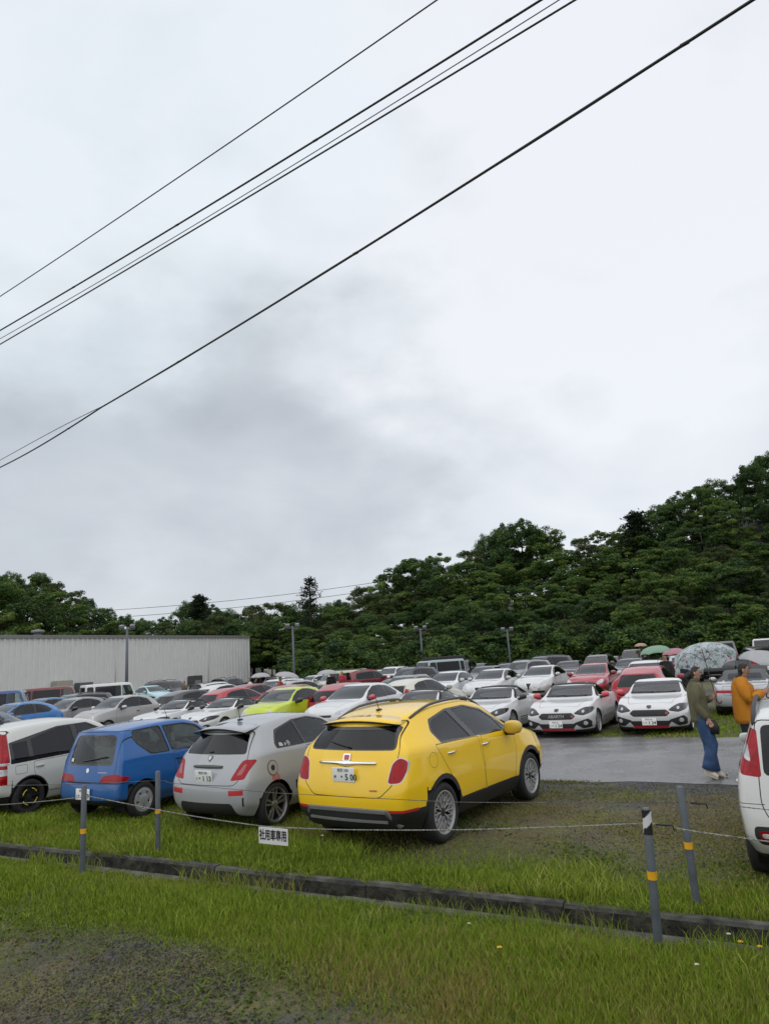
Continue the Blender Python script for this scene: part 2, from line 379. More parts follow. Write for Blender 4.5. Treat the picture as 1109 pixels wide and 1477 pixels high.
# ---------------------------------------------------------------- wheels
def tyre_mesh(Rw, rr, w):
    bm = bmesh.new(); h = w/2
    lathe(bm, [(rr*.98, h*.55), (rr, h*.9), (rr+.012, h), (rr+(Rw-rr)*.55, h*1.04), (Rw-.018, h*.93), (Rw-.003, h*.72), (Rw, h*.3), (Rw, -h*.3), (Rw-.003, -h*.72), (Rw-.02, -h), (rr, -h)], 40)
    for k in range(40):      # tread grooves
        pass
    bmesh.ops.recalc_face_normals(bm, faces=bm.faces); return bm_mesh(bm, 'tyre')
def rim_mesh(rr, w, style):
    """outer side is +Y; slots: 0 spoke metal, 1 dark barrel"""
    bm = bmesh.new(); h = w/2
    lathe(bm, [(rr*1.03, h*.86), (rr*1.01, h*.98), (rr*.96, h*.98), (rr*.93, h*.82), (rr*.91, h*.4)], 40)
    lathe(bm, [(rr*.92, h*.4), (rr*.9, -h*.9)], 40, mi=1)
    lathe(bm, [(rr*.9, -h*.2), (.02, -h*.2)], 32, mi=1)
    lathe(bm, [(rr*.62, h*.0), (rr*.6, -h*.1), (.03, -h*.1)], 32, mi=1)
    def spoke(a0, a1, r0, r1, w0, w1, y0, y1, th=.02):
        p0 = Vector((r0*math.cos(a0), 0, r0*math.sin(a0))); p1 = Vector((r1*math.cos(a1), 0, r1*math.sin(a1))); d = (p1-p0).normalized(); n = Vector((-d.z, 0, d.x))
        q = []
        for p, ww, y in ((p0, w0, y0), (p1, w1, y1)):
            for sg in (-1, 1):
                q.append(bm.verts.new(p+n*sg*ww/2+Vector((0, y, 0)))); q.append(bm.verts.new(p+n*sg*ww/2*1.15+Vector((0, y-th, 0))))
        a, b, c, d_, e, f, g, hh = q
        for fc in ((a, e, g, c), (a, b, f, e), (c, g, hh, d_), (e, f, hh, g), (a, c, d_, b)): bm.faces.new(fc)
    R0 = rr*.20
    if style == 'mesh':      # fine crossing spokes
        for k in range(10):
            a = 2*math.pi*k/10
            spoke(a, a, R0, rr*.93, .016, .010, h*.72, h*.8); 
            for sg in (-1, 1): spoke(a+sg*.05, a+sg*.33, rr*.45, rr*.93, .008, .009, h*.74, h*.8)
    elif style == 'twin':
        for k in range(5):
            a = 2*math.pi*k/5+.3
            for sg in (-1, 1): spoke(a+sg*.30, a+sg*.17, R0, rr*.93, .022, .024, h*.66, h*.82); spoke(a+sg*.1, a+sg*.3+0, rr*.3, rr*.6, .014, .012, h*.6, h*.7)
    elif style == 'five':
        for k in range(5):
            a = 2*math.pi*k/5+.2; spoke(a, a, R0, rr*.93, .055, .045, h*.62, h*.82); spoke(a, a+.28, rr*.5, rr*.93, .03, .03, h*.66, h*.82)
    elif style == 'multi':
        for k in range(8):
            a = 2*math.pi*k/8; 
            for sg in (-1, 1): spoke(a+sg*.08, a+sg*.16, R0, rr*.93, .018, .016, h*.66, h*.82)
    elif style == 'cap':     # pressed plastic cover
        lathe(bm, [(rr*.97, h*.9), (rr*.8, h*1.0), (rr*.74, h*.86)], 40); lathe(bm, [(rr*.5, h*.94), (rr*.42, h*1.02), (rr*.1, h*1.05), (.001, h*1.05)], 32)
        for k in range(5):
            a = 2*math.pi*k/5+.25; spoke(a, a, rr*.35, rr*.86, .075, .085, h*1.0, h*.98, .03)
            spoke(a+.45, a+.45, rr*.4, rr*.8, .035, .02, h*.93, h*.9, .03)
    lathe(bm, [(R0*1.1, h*.5), (R0*1.05, h*.72), (R0*.5, h*.78), (.001, h*.78)], 20, mi=0 if style != 'mesh' else 1)
    bmesh.ops.recalc_face_normals(bm, faces=bm.faces); me = bm_mesh(bm, 'rim'); me.set_sharp_from_angle(angle=R(35)); return me
# ---------------------------------------------------------------- small fittings (each returns bm)
def mirror_bm(s=1.0):
    bm = bmesh.new(); rings = []
    for x, a, b in ((-.075, .07, .05), (-.06, .105, .075), (-.01, .115, .082), (.045, .10, .07), (.085, .065, .045)):
        rings.append([Vector((x*s, a*s*math.copysign(abs(math.cos(t))**.7, math.cos(t)), b*s*math.copysign(abs(math.sin(t))**.7, math.sin(t)))) for t in [2*math.pi*k/16 for k in range(16)]])
    loft(bm, rings); bmesh.ops.recalc_face_normals(bm, faces=bm.faces); return bm
def seat(bm, x, y, z, mi=0, w=.25):
    box(bm, (x+.05, y, z+.05), (.50, w*2, .16), bevel=.05, mi=mi)
    rot = Matrix.Rotation(R(-14), 3, 'Y'); box(bm, (x-.22, y, z+.33), (.14, w*1.9, .58), bevel=.05, mi=mi, rot=rot)
    box(bm, (x-.31, y, z+.70), (.09, .25, .16), bevel=.035, mi=mi, rot=rot)
def strip(body, view, pts, sg, r, off=.004, n=6):
    """a rod lying along the skin through 2-D points"""
    bm = bmesh.new(); P3 = []
    for i in range(len(pts)-1):
        for k in range(4):
            t = k/4; P3.append((pts[i][0]*(1-t)+pts[i+1][0]*t, pts[i][1]*(1-t)+pts[i+1][1]*t))
    P3.append(pts[-1]); q = []
    for a, b in P3:
        l, nn = body.hit(view, a, b, sg); q.append(l+nn*off)
    tube(bm, q, r, n); return bm
def patch(body, view, poly, sg, off=.003):
    """a thin sheet on the skin (badge, decal, sticker), fan of a convex outline"""
    bm = bmesh.new(); vs = []
    cx = sum(p[0] for p in poly)/len(poly); cy = sum(p[1] for p in poly)/len(poly)
    rings = []
    for t in (1.0, .5):
        r = []
        for a, b in poly:
            l, nn = body.hit(view, cx+(a-cx)*t, cy+(b-cy)*t, sg); r.append(bm.verts.new(l+nn*off))
        rings.append(r)
    l, nn = body.hit(view, cx, cy, sg); c = bm.verts.new(l+nn*off); n = len(poly)
    for k in range(n):
        bm.faces.new((rings[0][k], rings[0][(k+1) % n], rings[1][(k+1) % n], rings[1][k])); bm.faces.new((rings[1][k], rings[1][(k+1) % n], c))
    bmesh.ops.recalc_face_normals(bm, faces=bm.faces)
    f0 = next(iter(bm.faces)); 
    if f0.normal.dot(nn) < 0: bmesh.ops.reverse_faces(bm, faces=bm.faces)
    return bm
def on(body, view, a, b, sg=-1, off=0.0):
    """matrix at the skin: local -Y out of the skin, Z up along it"""
    l, n = body.hit(view, a, b, sg); y = -n; z = Vector((0, 0, 1)); z = (z-y*z.dot(y)).normalized(); x = y.cross(z)
    M = Matrix((x, y, z)).transposed().to_4x4(); M.translation = l+n*off; return M
class Kit:
    """a finished car type: list of parts to instance"""
    def __init__(s, name, cat): s.name = name; s.cat = cat; s.parts = []
    def add(s, name, me, keys, children=(), M=None, label=None): s.parts.append((name, me, list(keys), list(children), M, label))
KITS = {}
def finish(kit, b, wheels, interior=True, seats=(), seatmat='interior', dash=None, lin='interior'):
    for name, me, keys, _ in b.build(): kit.add(name, me, keys)
    Rw, rr, w, style, tracks, rimkey = wheels['R'], wheels['r'], wheels['w'], wheels['style'], wheels['x'], wheels.get('mat', 'alloy')
    ty = tyre_mesh(Rw, rr, w); ri = rim_mesh(rr, w, style)
    for xa in tracks:
        for sg in (1, -1):
            M = Matrix.Translation((xa, sg*(wheels['y']-w/2), Rw)) @ (Matrix.Identity(4) if sg > 0 else Matrix.Rotation(math.pi, 4, 'Z'))
            kit.add('wheel', ty, ['rubber'], [('rim', ri, [rimkey, 'barrel'], Matrix.Identity(4))], M)
    bm = bmesh.new(); bm.from_mesh(b.lining)
    if interior:
        x0, x1, zf, hw = interior
        box(bm, ((x0+x1)/2, 0, zf), (x1-x0, hw*2, .06)); 
        if dash: box(bm, (dash[0], 0, dash[1]-.16), (.42, hw*2-.06, .30), bevel=.06)
        for sx, sy, sz in seats: seat(bm, sx, sy, sz, 1)
        if dash:
            M = Matrix.Translation((dash[0]-.34, -.34, dash[1]-.06)) @ Matrix.Rotation(R(65), 4, 'Y'); q = [M @ Vector((.18*math.cos(2*math.pi*k/20), .18*math.sin(2*math.pi*k/20), 0)) for k in range(21)]
            tube(bm, q, .015, 6); box(bm, M.translation, (.05, .3, .05))
    kit.add('interior', bm_mesh(bm, 'interior', False), [lin, seatmat])
    kit.body = b; KITS[kit.name] = kit
def add_mirrors(kit, b, x, z, yo, keys=('paint',), s=1.0, arm=True):
    for sg in (1, -1):
        l, n = b.hit('S', x, z-.06, sg); bm = mirror_bm(s); me = bm_mesh(bm, 'mirror')
        M = Matrix.Translation((x-.02, sg*yo, z)); ch = []
        if arm:
            a = bmesh.new(); tube(a, [M.inverted() @ (l-n*.02), Vector((0.01, -sg*.08*s, -.06*s)), Vector((0, 0, -.045*s))], [.045*s, .04*s, .05*s], 8)
            ch = [('mirror_arm', bm_mesh(a, 'mirror_arm'), ['black'], Matrix.Identity(4))]
        kit.add('mirror', me, list(keys), ch, M)
def add_handles(kit, b, spots, key='paint', w=.15):
    for x, z in spots:
        for sg in (1, -1):
            M = on(b, 'S', x, z, sg, .012); bm = bmesh.new(); q = [Vector((-w/2, .012, 0)), Vector((-w/3, -.008, 0)), Vector((0, -.012, 0)), Vector((w/3, -.008, 0)), Vector((w/2, .012, 0))]
            tube(bm, q, [.008, .013, .015, .013, .008], 8); kit.add('door_handle', bm_mesh(bm, 'door_handle'), [key], (), M)
def add_plate(kit, b, view, y, z, small='', big='', key='plate', w=.33, h=.165, tilt=0.0):
    l, n = b.hit(view, y, z); yy = Vector((1, 0, 0)) if view == 'B' else Vector((-1, 0, 0)); zz = Vector((0, 0, 1)); xx = yy.cross(zz)
    M = Matrix((xx, yy, zz)).transposed().to_4x4(); M.translation = l-yy*.028; M = M @ Matrix.Rotation(R(tilt), 4, 'X')
    bm = bmesh.new(); box(bm, (0, 0, 0), (w, .012, h), bevel=.004); ch = []
    if big: kit_txt = text_bm(big, h*.60, ext=.001, bold=.002); ch.append(('plate_number', kit_txt, ['plategreen'], Matrix.Translation((w*.045, -.0085, -h*.17))))
    if small: ch.append(('plate_text', text_bm(small, h*.27, ext=.001), ['plategreen'], Matrix.Translation((0, -.0085, h*.30))))
    if big: ch.append(('plate_kana', text_bm('さ', h*.24, ext=.001), ['plategreen'], Matrix.Translation((-w*.40, -.0085, -h*.17))))
    kit.add('licence_plate', bm_mesh(bm, 'licence_plate'), [key], ch, M)
def add_wiper(kit, b, view, p0, p1, off=.02):
    bm = strip(b, view, [p0, p1], -1, .010, off); kit.add('wiper', bm_mesh(bm, 'wiper'), ['black'])
def add_antenna(kit, b, x, y=0, ln=.28, lean=.5):
    l, n = b.hit('T', x, y); bm = bmesh.new(); box(bm, l+Vector((0, 0, .008)), (.09, .04, .025), bevel=.008)
    tube(bm, [l+Vector((0, 0, .01)), l+Vector((-ln*lean, 0, ln))], [.006, .0035], 6); kit.add('antenna', bm_mesh(bm, 'antenna'), ['black'])
def add_rails(kit, b, x0, x1, y, up=.045, key='dgrey', r=.018):
    for sg in (1, -1):
        q = []
        for k in range(13):
            t = k/12; x = x0*(1-t)+x1*t; l, n = b.hit('T', x, sg*y); q.append(l+Vector((0, 0, up*min(1, 4*min(t, 1-t)+.0))))
        bm = bmesh.new(); tube(bm, q, r, 8); kit.add('roof_rail', bm_mesh(bm, 'roof_rail'), [key])
def place(kname, loc, hdg, label, colour, group=None, over=None, skip=(), only=None, name=None, cat=None, metal=0.0, rz=(0, 0)):
    """one parked car: an Empty at ground level with copies of every part of its kind"""
    k = KITS[kname]; t = empty(name or k.cat.replace(' ', '_'), loc, hdg); t.rotation_euler = (rz[0], rz[1], hdg); tag(t, label, cat or k.cat, group); pm = paint(colour, metal) if not isinstance(colour, str) else CM[colour]; over = over or {}
    def mk(name, me, keys, parent, M):
        o = bpy.data.objects.new(name, me); COL.objects.link(o); o.parent = parent
        if M is not None: o.matrix_local = M
        if len(me.materials) == 0:
            for kk in keys: me.materials.append(CM[kk])
        for i, kk in enumerate(keys):
            m = over.get((name, kk)) or over.get(kk) or (pm if kk == 'paint' else None)
            if m is not None:
                o.material_slots[i].link = 'OBJECT'; o.material_slots[i].material = m
        return o
    for (pn, me, keys, ch, M, lb) in k.parts:
        if pn in skip: continue
        o = mk(pn, me, keys, t, M)
        if lb: o['label'] = lb
        for (cn, cme, ck, cM) in ch:
            if cn in skip: continue
            mk(cn, cme, ck, o, cM)
    return t
# ================================================================== the kinds of car
def lights_rear(b, poly, ring=None, inset=0.0):
    if ring: b.cut2('B', grow(poly, ring), 'lamp_bezel', 'chrome')
    b.cut2('B', poly, 'tail_lamp', 'redlamp')
def kit_crossover():
    st = [([1.88, 2.00, 2.02, 1.95, 1.88], [.62, .72, .75, .70, .60], [.22, .42, .66, .82, .88], .91),
          (1.72, [.74, .85, .87, .80, .64], [.22, .42, .68, .92, .97], 1.0), (1.35, [.78, .89, .905, .85, .68], [.22, .42, .72, 1.0, 1.06], 1.09),
          ([.9, .9, .9, .9, .92], [.78, .885, .895, .86, .74], [.22, .42, .74, 1.05, 1.11], 1.14, .04), (.5, [.78, .88, .895, .86, .655], [.22, .42, .74, 1.07, 1.36], 1.40, .05),
          (.1, [.78, .88, .895, .86, .605], [.22, .42, .74, 1.08, 1.52], 1.56), (-.4, [.78, .88, .895, .86, .59], [.22, .42, .74, 1.09, 1.555], 1.60), (-.9, [.78, .885, .90, .865, .58], [.22, .42, .74, 1.10, 1.54], 1.59),
          (-1.285, [.78, .895, .91, .875, .56], [.22, .42, .74, 1.12, 1.50], 1.55), ([-1.65, -1.65, -1.65, -1.62, -1.58], [.76, .88, .90, .86, .535], [.22, .42, .74, 1.12, 1.44], 1.50),
          ([-1.94, -2.03, -2.02, -1.90, -1.70], [.66, .78, .82, .76, .51], [.26, .46, .74, 1.12, 1.42], 1.475)]
    b = Body(st, .10, .09, 3); k = Kit('crossover', 'car')
    # doors and panels
    b.cut('S', rp([(-.23, 1.10), (-.17, .62), (-.17, .44), (.74, .43), (.84, .86), (.80, 1.085)], .03), 'front_door', 'paint', gap=.005)
    b.cut('S', rp([(-1.37, 1.13), (-1.10, .77), (-.84, .44), (-.19, .44), (-.19, .62), (-.25, 1.10)], .03), 'rear_door', 'paint', gap=.005)
    b.cut('S', circ((-1.47, .97), .085, 20), 'fuel_flap', 'paint', gap=.0035)
    b.cut('T', rp([(1.9, -.58), (1.9, .58), (.96, .70), (.96, -.70)], .05), 'bonnet', 'paint', gap=.005, cond=lambda c: c.x > .8 and c.z > .8)
    b.cut('B', rp([(-.50, .635), (.50, .635), (.67, .78), (.70, 1.14), (.58, 1.44), (-.58, 1.44), (-.70, 1.14), (-.67, .78)], .05), 'tailgate', 'paint', gap=.006, cond=lambda c: c.x < -1.5)
    # side glass
    trim = hull([(-1.225, 1.135), (-1.285, 1.28), (-1.17, 1.415), (-.70, 1.505), (-.2, 1.515), (.22, 1.43), (.52, 1.27), (.79, 1.085)])
    b.cut('S', rp(trim, .03), None, 'gloss')
    b.cut('S', rp([(-1.20, 1.16), (-1.25, 1.28), (-1.14, 1.395), (-.69, 1.48), (-.43, 1.125)], [.03, .08, .1, .02, .02]), 'rear_door_window', 'glassdark', .006)
    b.cut('S', rp([(-.30, 1.125), (-.56, 1.485), (-.2, 1.492), (.20, 1.405), (.44, 1.27), (.56, 1.105)], .02), 'front_door_window', 'glass', .006)
    b.cut('S', rp([(.60, 1.105), (.48, 1.245), (.52, 1.225), (.74, 1.095)], .01), 'quarter_window', 'glass', .004)
    # cladding
    b.cut('S', [(-2.3, .18), (2.3, .18), (2.3, .42), (-2.3, .44)], None, 'black', thr=-.2)
    b.cut('B', [(-1.1, .15), (1.1, .15), (1.1, .495), (-1.1, .495)], None, 'black', thr=.02, cond=lambda c: c.x < -1.3)
    b.cut('F', [(-1.1, .15), (1.1, .15), (1.1, .44), (-1.1, .44)], None, 'black', thr=.02)
    b.cut('F', rp([(-.62, .66), (.62, .66), (.55, .76), (-.55, .76)], .03), 'grille', 'black')
    b.cut2('F', rp([(.50, .72), (.80, .74), (.82, .90), (.6, .93), (.48, .86)], .08), 'headlamp', 'clearlamp', cond=lambda c: c.x > 1.4)
    for xa in (1.285, -1.285): b.arch(xa, .345, .385, .06)
    # rear
    b.cut('B', rp([(-.665, 1.135), (.665, 1.135), (.60, 1.40), (-.60, 1.40)], .07), None, 'gloss', cond=lambda c: c.x < -1.4)
    b.cut('B', rp([(-.64, 1.15), (.64, 1.15), (.56, 1.36), (-.56, 1.36)], .07), 'rear_window', 'glassdark', .004, cond=lambda c: c.x < -1.4)
    tl = rp([(.605, .80), (.64, .785), (.77, .795), (.815, .89), (.81, 1.03), (.72, 1.06), (.64, 1.0)], .05)
    b.cut2('B', grow(tl, .010), 'lamp_bezel', 'silver'); b.cut2('B', tl, 'tail_lamp', 'redlamp'); b.cut2('B', rp([(.66, .86), (.75, .87), (.76, .96), (.685, .965)], .02), None, 'redlamp2')
    b.cut2('B', [(.50, .465), (.86, .475), (.86, .505), (.54, .497)], 'reflector', 'red')
    b.cut('F', rp([(-.70, 1.13), (.70, 1.13), (.575, 1.50), (-.575, 1.50)], .05), None, 'gloss', cond=lambda c: -.1 < c.x < 1.1 and c.z > 1.1)
    b.cut('F', rp([(-.67, 1.15), (.67, 1.15), (.555, 1.485), (-.555, 1.485)], .05), 'windscreen', 'glassfront', .004, cond=lambda c: -.1 < c.x < 1.1 and c.z > 1.1)
    # add-ons
    bm = bmesh.new()                                   # bash plate of the bumper
    A = [(-.66, .33), (-.56, .50), (.56, .50), (.66, .33)]
    def ribbon(pts, wd, dep):
        for (p, q) in zip(pts, pts[1:]):
            l0, n0 = b.hit('B', *p); l1, n1 = b.hit('B', *q); d = (l1-l0).normalized(); up = Vector((-1, 0, 0)); s_ = d.cross(up).normalized()
            rr = []
            for l in (l0-d*.01, l1+d*.01):
                o = Vector((-1, 0, 0)); rr.append([l-s_*wd/2-o*.02, l-s_*wd/2+o*dep, l-s_*wd*.3+o*(dep+.012), l+s_*wd*.3+o*(dep+.012), l+s_*wd/2+o*dep, l+s_*wd/2-o*.02])
            loft(bm, rr)
    ribbon([(-.70, .31), (-.575, .478), (-.2, .488), (.2, .488), (.575, .478), (.70, .31)], .055, .012); ribbon([(-.57, .365), (-.2, .37), (.2, .37), (.57, .365)], .035, .01)
    bmesh.ops.recalc_face_normals(bm, faces=bm.faces); k.add('bumper_guard', bm_mesh(bm, 'bumper_guard', False), ['guard'])
    bm = bmesh.new(); rr = []                           # chrome handle bar
    for t in range(15):
        y = -.43+.86*t/14; l, n = b.hit('B', y, 1.0); w = .016+.020*max(0, 1-abs(y)/.16)+.010*(1-abs(y)/.43); dz = -.014*max(0, 1-abs(y)/.16)
        rr.append([l+Vector((-.028*math.cos(a), 0, w*math.sin(a)+dz)) for a in [2*math.pi*q/10 for q in range(10)]])
    loft(bm, rr); bmesh.ops.recalc_face_normals(bm, faces=bm.faces); k.add('handle_bar', bm_mesh(bm, 'handle_bar'), ['chrome'])
    bm = patch(b, 'B', rp([(-.055, 1.015), (.055, 1.015), (.055, 1.10), (-.055, 1.10)], .02), -1, .012); me1 = bm_mesh(bm, 'emblem')
    bm = patch(b, 'B', rp([(-.036, 1.03), (.036, 1.03), (.036, 1.085), (-.036, 1.085)], .01), -1, .016); me2 = bm_mesh(bm, 'emblem_field')
    k.add('emblem', me1, ['chrome'], [('emblem_field', me2, ['red'], Matrix.Identity(4))])
    add_plate(k, b, 'B', 0, .875, '所沢 350', '・・5 00', tilt=4)
    bm = patch(b, 'B', [(-.47, .70), (-.37, .70), (-.37, .715), (-.47, .715)], -1, .005); k.add('badge', bm_mesh(bm, 'badge'), ['red'])
    add_wiper(k, b, 'B', (-.02, 1.165), (.30, 1.225), .022)
    bm = bmesh.new(); rr = []                           # roof spoiler lip
    for t in range(13):
        y = -.575+1.15*t/12; l, n = b.hit('T', -1.60, y); cr = 1-(y/.575)**2; ex = -1.80-.06*cr
        zt = l.z; ze = 1.425+.045*cr
        rr.append([Vector((-1.52, y, b.hit('T', -1.52, y)[0].z+.004)), Vector((-1.66, y, zt+.0)), Vector((ex, y, ze)), Vector((ex+.01, y, ze-.022)), Vector((-1.66, y*.97, ze-.045)), Vector((-1.56, y*.97, zt-.05))])
    loft(bm, rr); bmesh.ops.recalc_face_normals(bm, faces=bm.faces)
    for f in bm.faces:
        if f.normal.z < -.3: f.material_index = 1
    k.add('spoiler', bm_mesh(bm, 'spoiler'), ['paint', 'gloss'])
    add_rails(k, b, .45, -1.45, .565, .04); add_antenna(k, b, -1.30, 0, .24, .35); add_mirrors(k, b, .60, 1.13, 1.0, s=1.15)
    add_handles(k, b, [(-1.02, 1.0), (-.08, .985)], 'chrome', .20)
    finish(k, b, dict(R=.345, r=.245, w=.23, style='mesh', x=(1.285, -1.285), y=.885, mat='alloy'), (1.0, -1.75, .40, .80), [(.25, .36, .55), (.25, -.36, .55), (-.75, .36, .58), (-.75, -.36, .58)], dash=(.72, 1.06))
def kit_fiat500():
    st = [([1.60, 1.72, 1.74, 1.65, 1.56], [.55, .63, .67, .60, .46], [.2, .36, .6, .78, .86], .89), (1.45, [.66, .76, .78, .70, .52], [.2, .36, .62, .86, .94], .97),
          (1.12, [.70, .80, .81, .74, .58], [.2, .36, .66, .93, 1.0], 1.03), (.75, [.70, .80, .81, .765, .655], [.2, .36, .68, .98, 1.04], 1.07, .03), (.42, [.70, .80, .81, .765, .60], [.2, .36, .68, .99, 1.26], 1.31, .04),
          (.05, [.70, .80, .81, .765, .555], [.2, .36, .68, 1.0, 1.405], 1.445), (-.35, [.70, .80, .81, .765, .545], [.2, .36, .68, 1.005, 1.435], 1.485), (-.75, [.70, .80, .81, .77, .53], [.2, .36, .68, 1.015, 1.415], 1.47),
          (-1.1, [.71, .81, .82, .77, .505], [.2, .36, .68, 1.02, 1.365], 1.425), ([-1.4, -1.4, -1.4, -1.38, -1.28], [.70, .80, .81, .75, .475], [.2, .36, .68, 1.0, 1.32], 1.375),
          ([-1.62, -1.69, -1.68, -1.53, -1.36], [.61, .70, .72, .655, .45], [.24, .4, .66, .99, 1.28], 1.335)]
    b = Body(st, .09, .09, 3); k = Kit('hot_hatch', 'car')
    b.cut('S', rp([(-.42, 1.0), (-.40, .5), (-.38, .36), (.72, .36), (.78, .7), (.74, 1.0)], .04), 'door', 'paint', gap=.005)
    b.cut('T', rp([(1.55, -.44), (1.55, .44), (.80, .62), (.80, -.62)], .05), 'bonnet', 'paint', gap=.005, cond=lambda c: c.x > .7 and c.z > .8)
    b.cut('B', rp([(-.52, .635), (.52, .635), (.60, .70), (.64, .98), (.52, 1.30), (-.52, 1.30), (-.64, .98), (-.60, .70)], .05), 'tailgate', 'paint', gap=.006, cond=lambda c: c.x < -1.2)
    trim = hull([(-1.07, 1.035), (-1.075, 1.10), (-.95, 1.29), (-.52, 1.395), (-.15, 1.41), (.20, 1.345), (.50, 1.18), (.68, 1.02)])
    b.cut('S', rp(trim, .03), None, 'gloss')
    b.cut('S', rp([(-1.045, 1.05), (-1.05, 1.10), (-.935, 1.268), (-.535, 1.37), (-.44, 1.04)], [.02, .05, .08, .02, .02]), 'quarter_window', 'glassdark', .005)
    b.cut('S', rp([(-.39, 1.04), (-.49, 1.375), (-.15, 1.388), (.19, 1.325), (.46, 1.17), (.62, 1.04)], .02), 'door_window', 'glass', .005)
    for xa in (1.15, -1.15): b.arch(xa, .30, .335)
    b.cut('B', rp([(-.60, 1.02), (.60, 1.02), (.50, 1.28), (-.50, 1.28)], .05), 'rear_window', 'glassdark', .004, cond=lambda c: c.x < -1.2)
    tl = rp([(.46, .69), (.69, .71), (.745, .95), (.62, .955), (.57, .93)], .035)
    b.cut2('B', tl, 'tail_lamp', 'redlamp'); b.cut2('B', rp([(.545, .76), (.63, .765), (.665, .90), (.625, .895)], .02), None, 'redlamp3')
    b.cut2('B', rp([(.46, .50), (.69, .51), (.69, .575), (.45, .57)], .01), 'reflector', 'red')
    b.cut('B', rp([(-.56, .20), (.56, .20), (.50, .40), (-.50, .40)], [.01, .01, .05, .05]), 'diffuser', 'black')
    b.cut2('B', [(.665, .36), (.69, .37), (.70, .48), (.675, .48)], None, 'gap')
    b.cut('F', rp([(-.65, 1.04), (.65, 1.04), (.54, 1.40), (-.54, 1.40)], .05), 'windscreen', 'glassfront', .004, cond=lambda c: -.1 < c.x < .95 and c.z > 1.03)
    hl = circ((.53, .70), .115, 18); b.cut2('F', hl, 'headlamp', 'clearlamp', cond=lambda c: c.x > 1.1); b.cut2('F', circ((.46, .52), .06, 14), 'indicator_lamp', 'clearlamp')
    b.cut('F', rp([(-.38, .30), (.38, .30), (.42, .42), (-.42, .42)], .03), 'grille', 'black'); b.cut('F', [(-.9, .15), (.9, .15), (.9, .25), (-.9, .25)], None, 'black')
    bm = patch(b, 'B', rp([(-.04, .965), (0, .925), (.04, .965), (.045, 1.005), (-.045, 1.005)], .01), -1, .008); me1 = bm_mesh(bm, 'emblem')
    bm = patch(b, 'B', rp([(-.026, .965), (0, .94), (.026, .965), (.03, .995), (-.03, .995)], .006), -1, .011); k.add('emblem', me1, ['gloss'], [('emblem_field', bm_mesh(bm, 'emblem_field'), ['silver'], Matrix.Identity(4))])
    bm = bmesh.new(); rr = []
    for t in range(11):
        y = -.28+.56*t/10; l, n = b.hit('B', y, .865); w = .026*(1-.35*(y/.28)**2)
        rr.append([l+Vector((-.03*math.cos(a), 0, w*math.sin(a))) for a in [2*math.pi*q/10 for q in range(10)]])
    loft(bm, rr); bmesh.ops.recalc_face_normals(bm, faces=bm.faces); k.add('handle_bar', bm_mesh(bm, 'handle_bar'), ['dgrey'])
    add_plate(k, b, 'B', 0, .745, '所沢 502', '・1 13', tilt=7)
    bm = bmesh.new(); rr = []
    for t in range(13):
        y = -.52+1.04*t/12; cr = 1-(y/.52)**2; l, n = b.hit('T', -1.20, y); ex = -1.47-.07*cr; ze = 1.305+.065*cr
        rr.append([Vector((-1.12, y*.96, b.hit('T', -1.12, y*.96)[0].z+.004)), Vector((-1.28, y, b.hit('T', -1.27, y*.9)[0].z+.012)), Vector((ex, y, ze)), Vector((ex+.01, y, ze-.02)), Vector((-1.34, y*.95, ze-.055)), Vector((-1.22, y*.9, ze-.03))])
    loft(bm, rr); bmesh.ops.recalc_face_normals(bm, faces=bm.faces)
    for f in bm.faces:
        if f.normal.z < -.3: f.material_index = 1
    k.add('spoiler', bm_mesh(bm, 'spoiler'), ['paint', 'gloss'])
    add_antenna(k, b, -1.02, 0, .26, .25); add_mirrors(k, b, .52, 1.05, .92, s=.95); add_handles(k, b, [(-.30, .845)], 'black', .16)
    bm = patch(b, 'B', [(-.02, 1.05), (.07, 1.045), (.08, 1.06), (.0, 1.07)], -1, .015); k.add('wiper', bm_mesh(bm, 'wiper'), ['black'])
    for y in (-.3, .3):
        bm = bmesh.new(); tube(bm, [(-1.55, y, .315), (-1.745, y, .315)], .036, 12); k.add('exhaust_tip', bm_mesh(bm, 'exhaust_tip'), ['dalloy'])
    finish(k, b, dict(R=.298, r=.228, w=.205, style='twin', x=(1.15, -1.15), y=.80, mat='alloy'), (.85, -1.4, .34, .70), [(.15, .32, .46), (.15, -.32, .46), (-.62, .28, .5), (-.62, -.28, .5)], dash=(.60, 1.0))
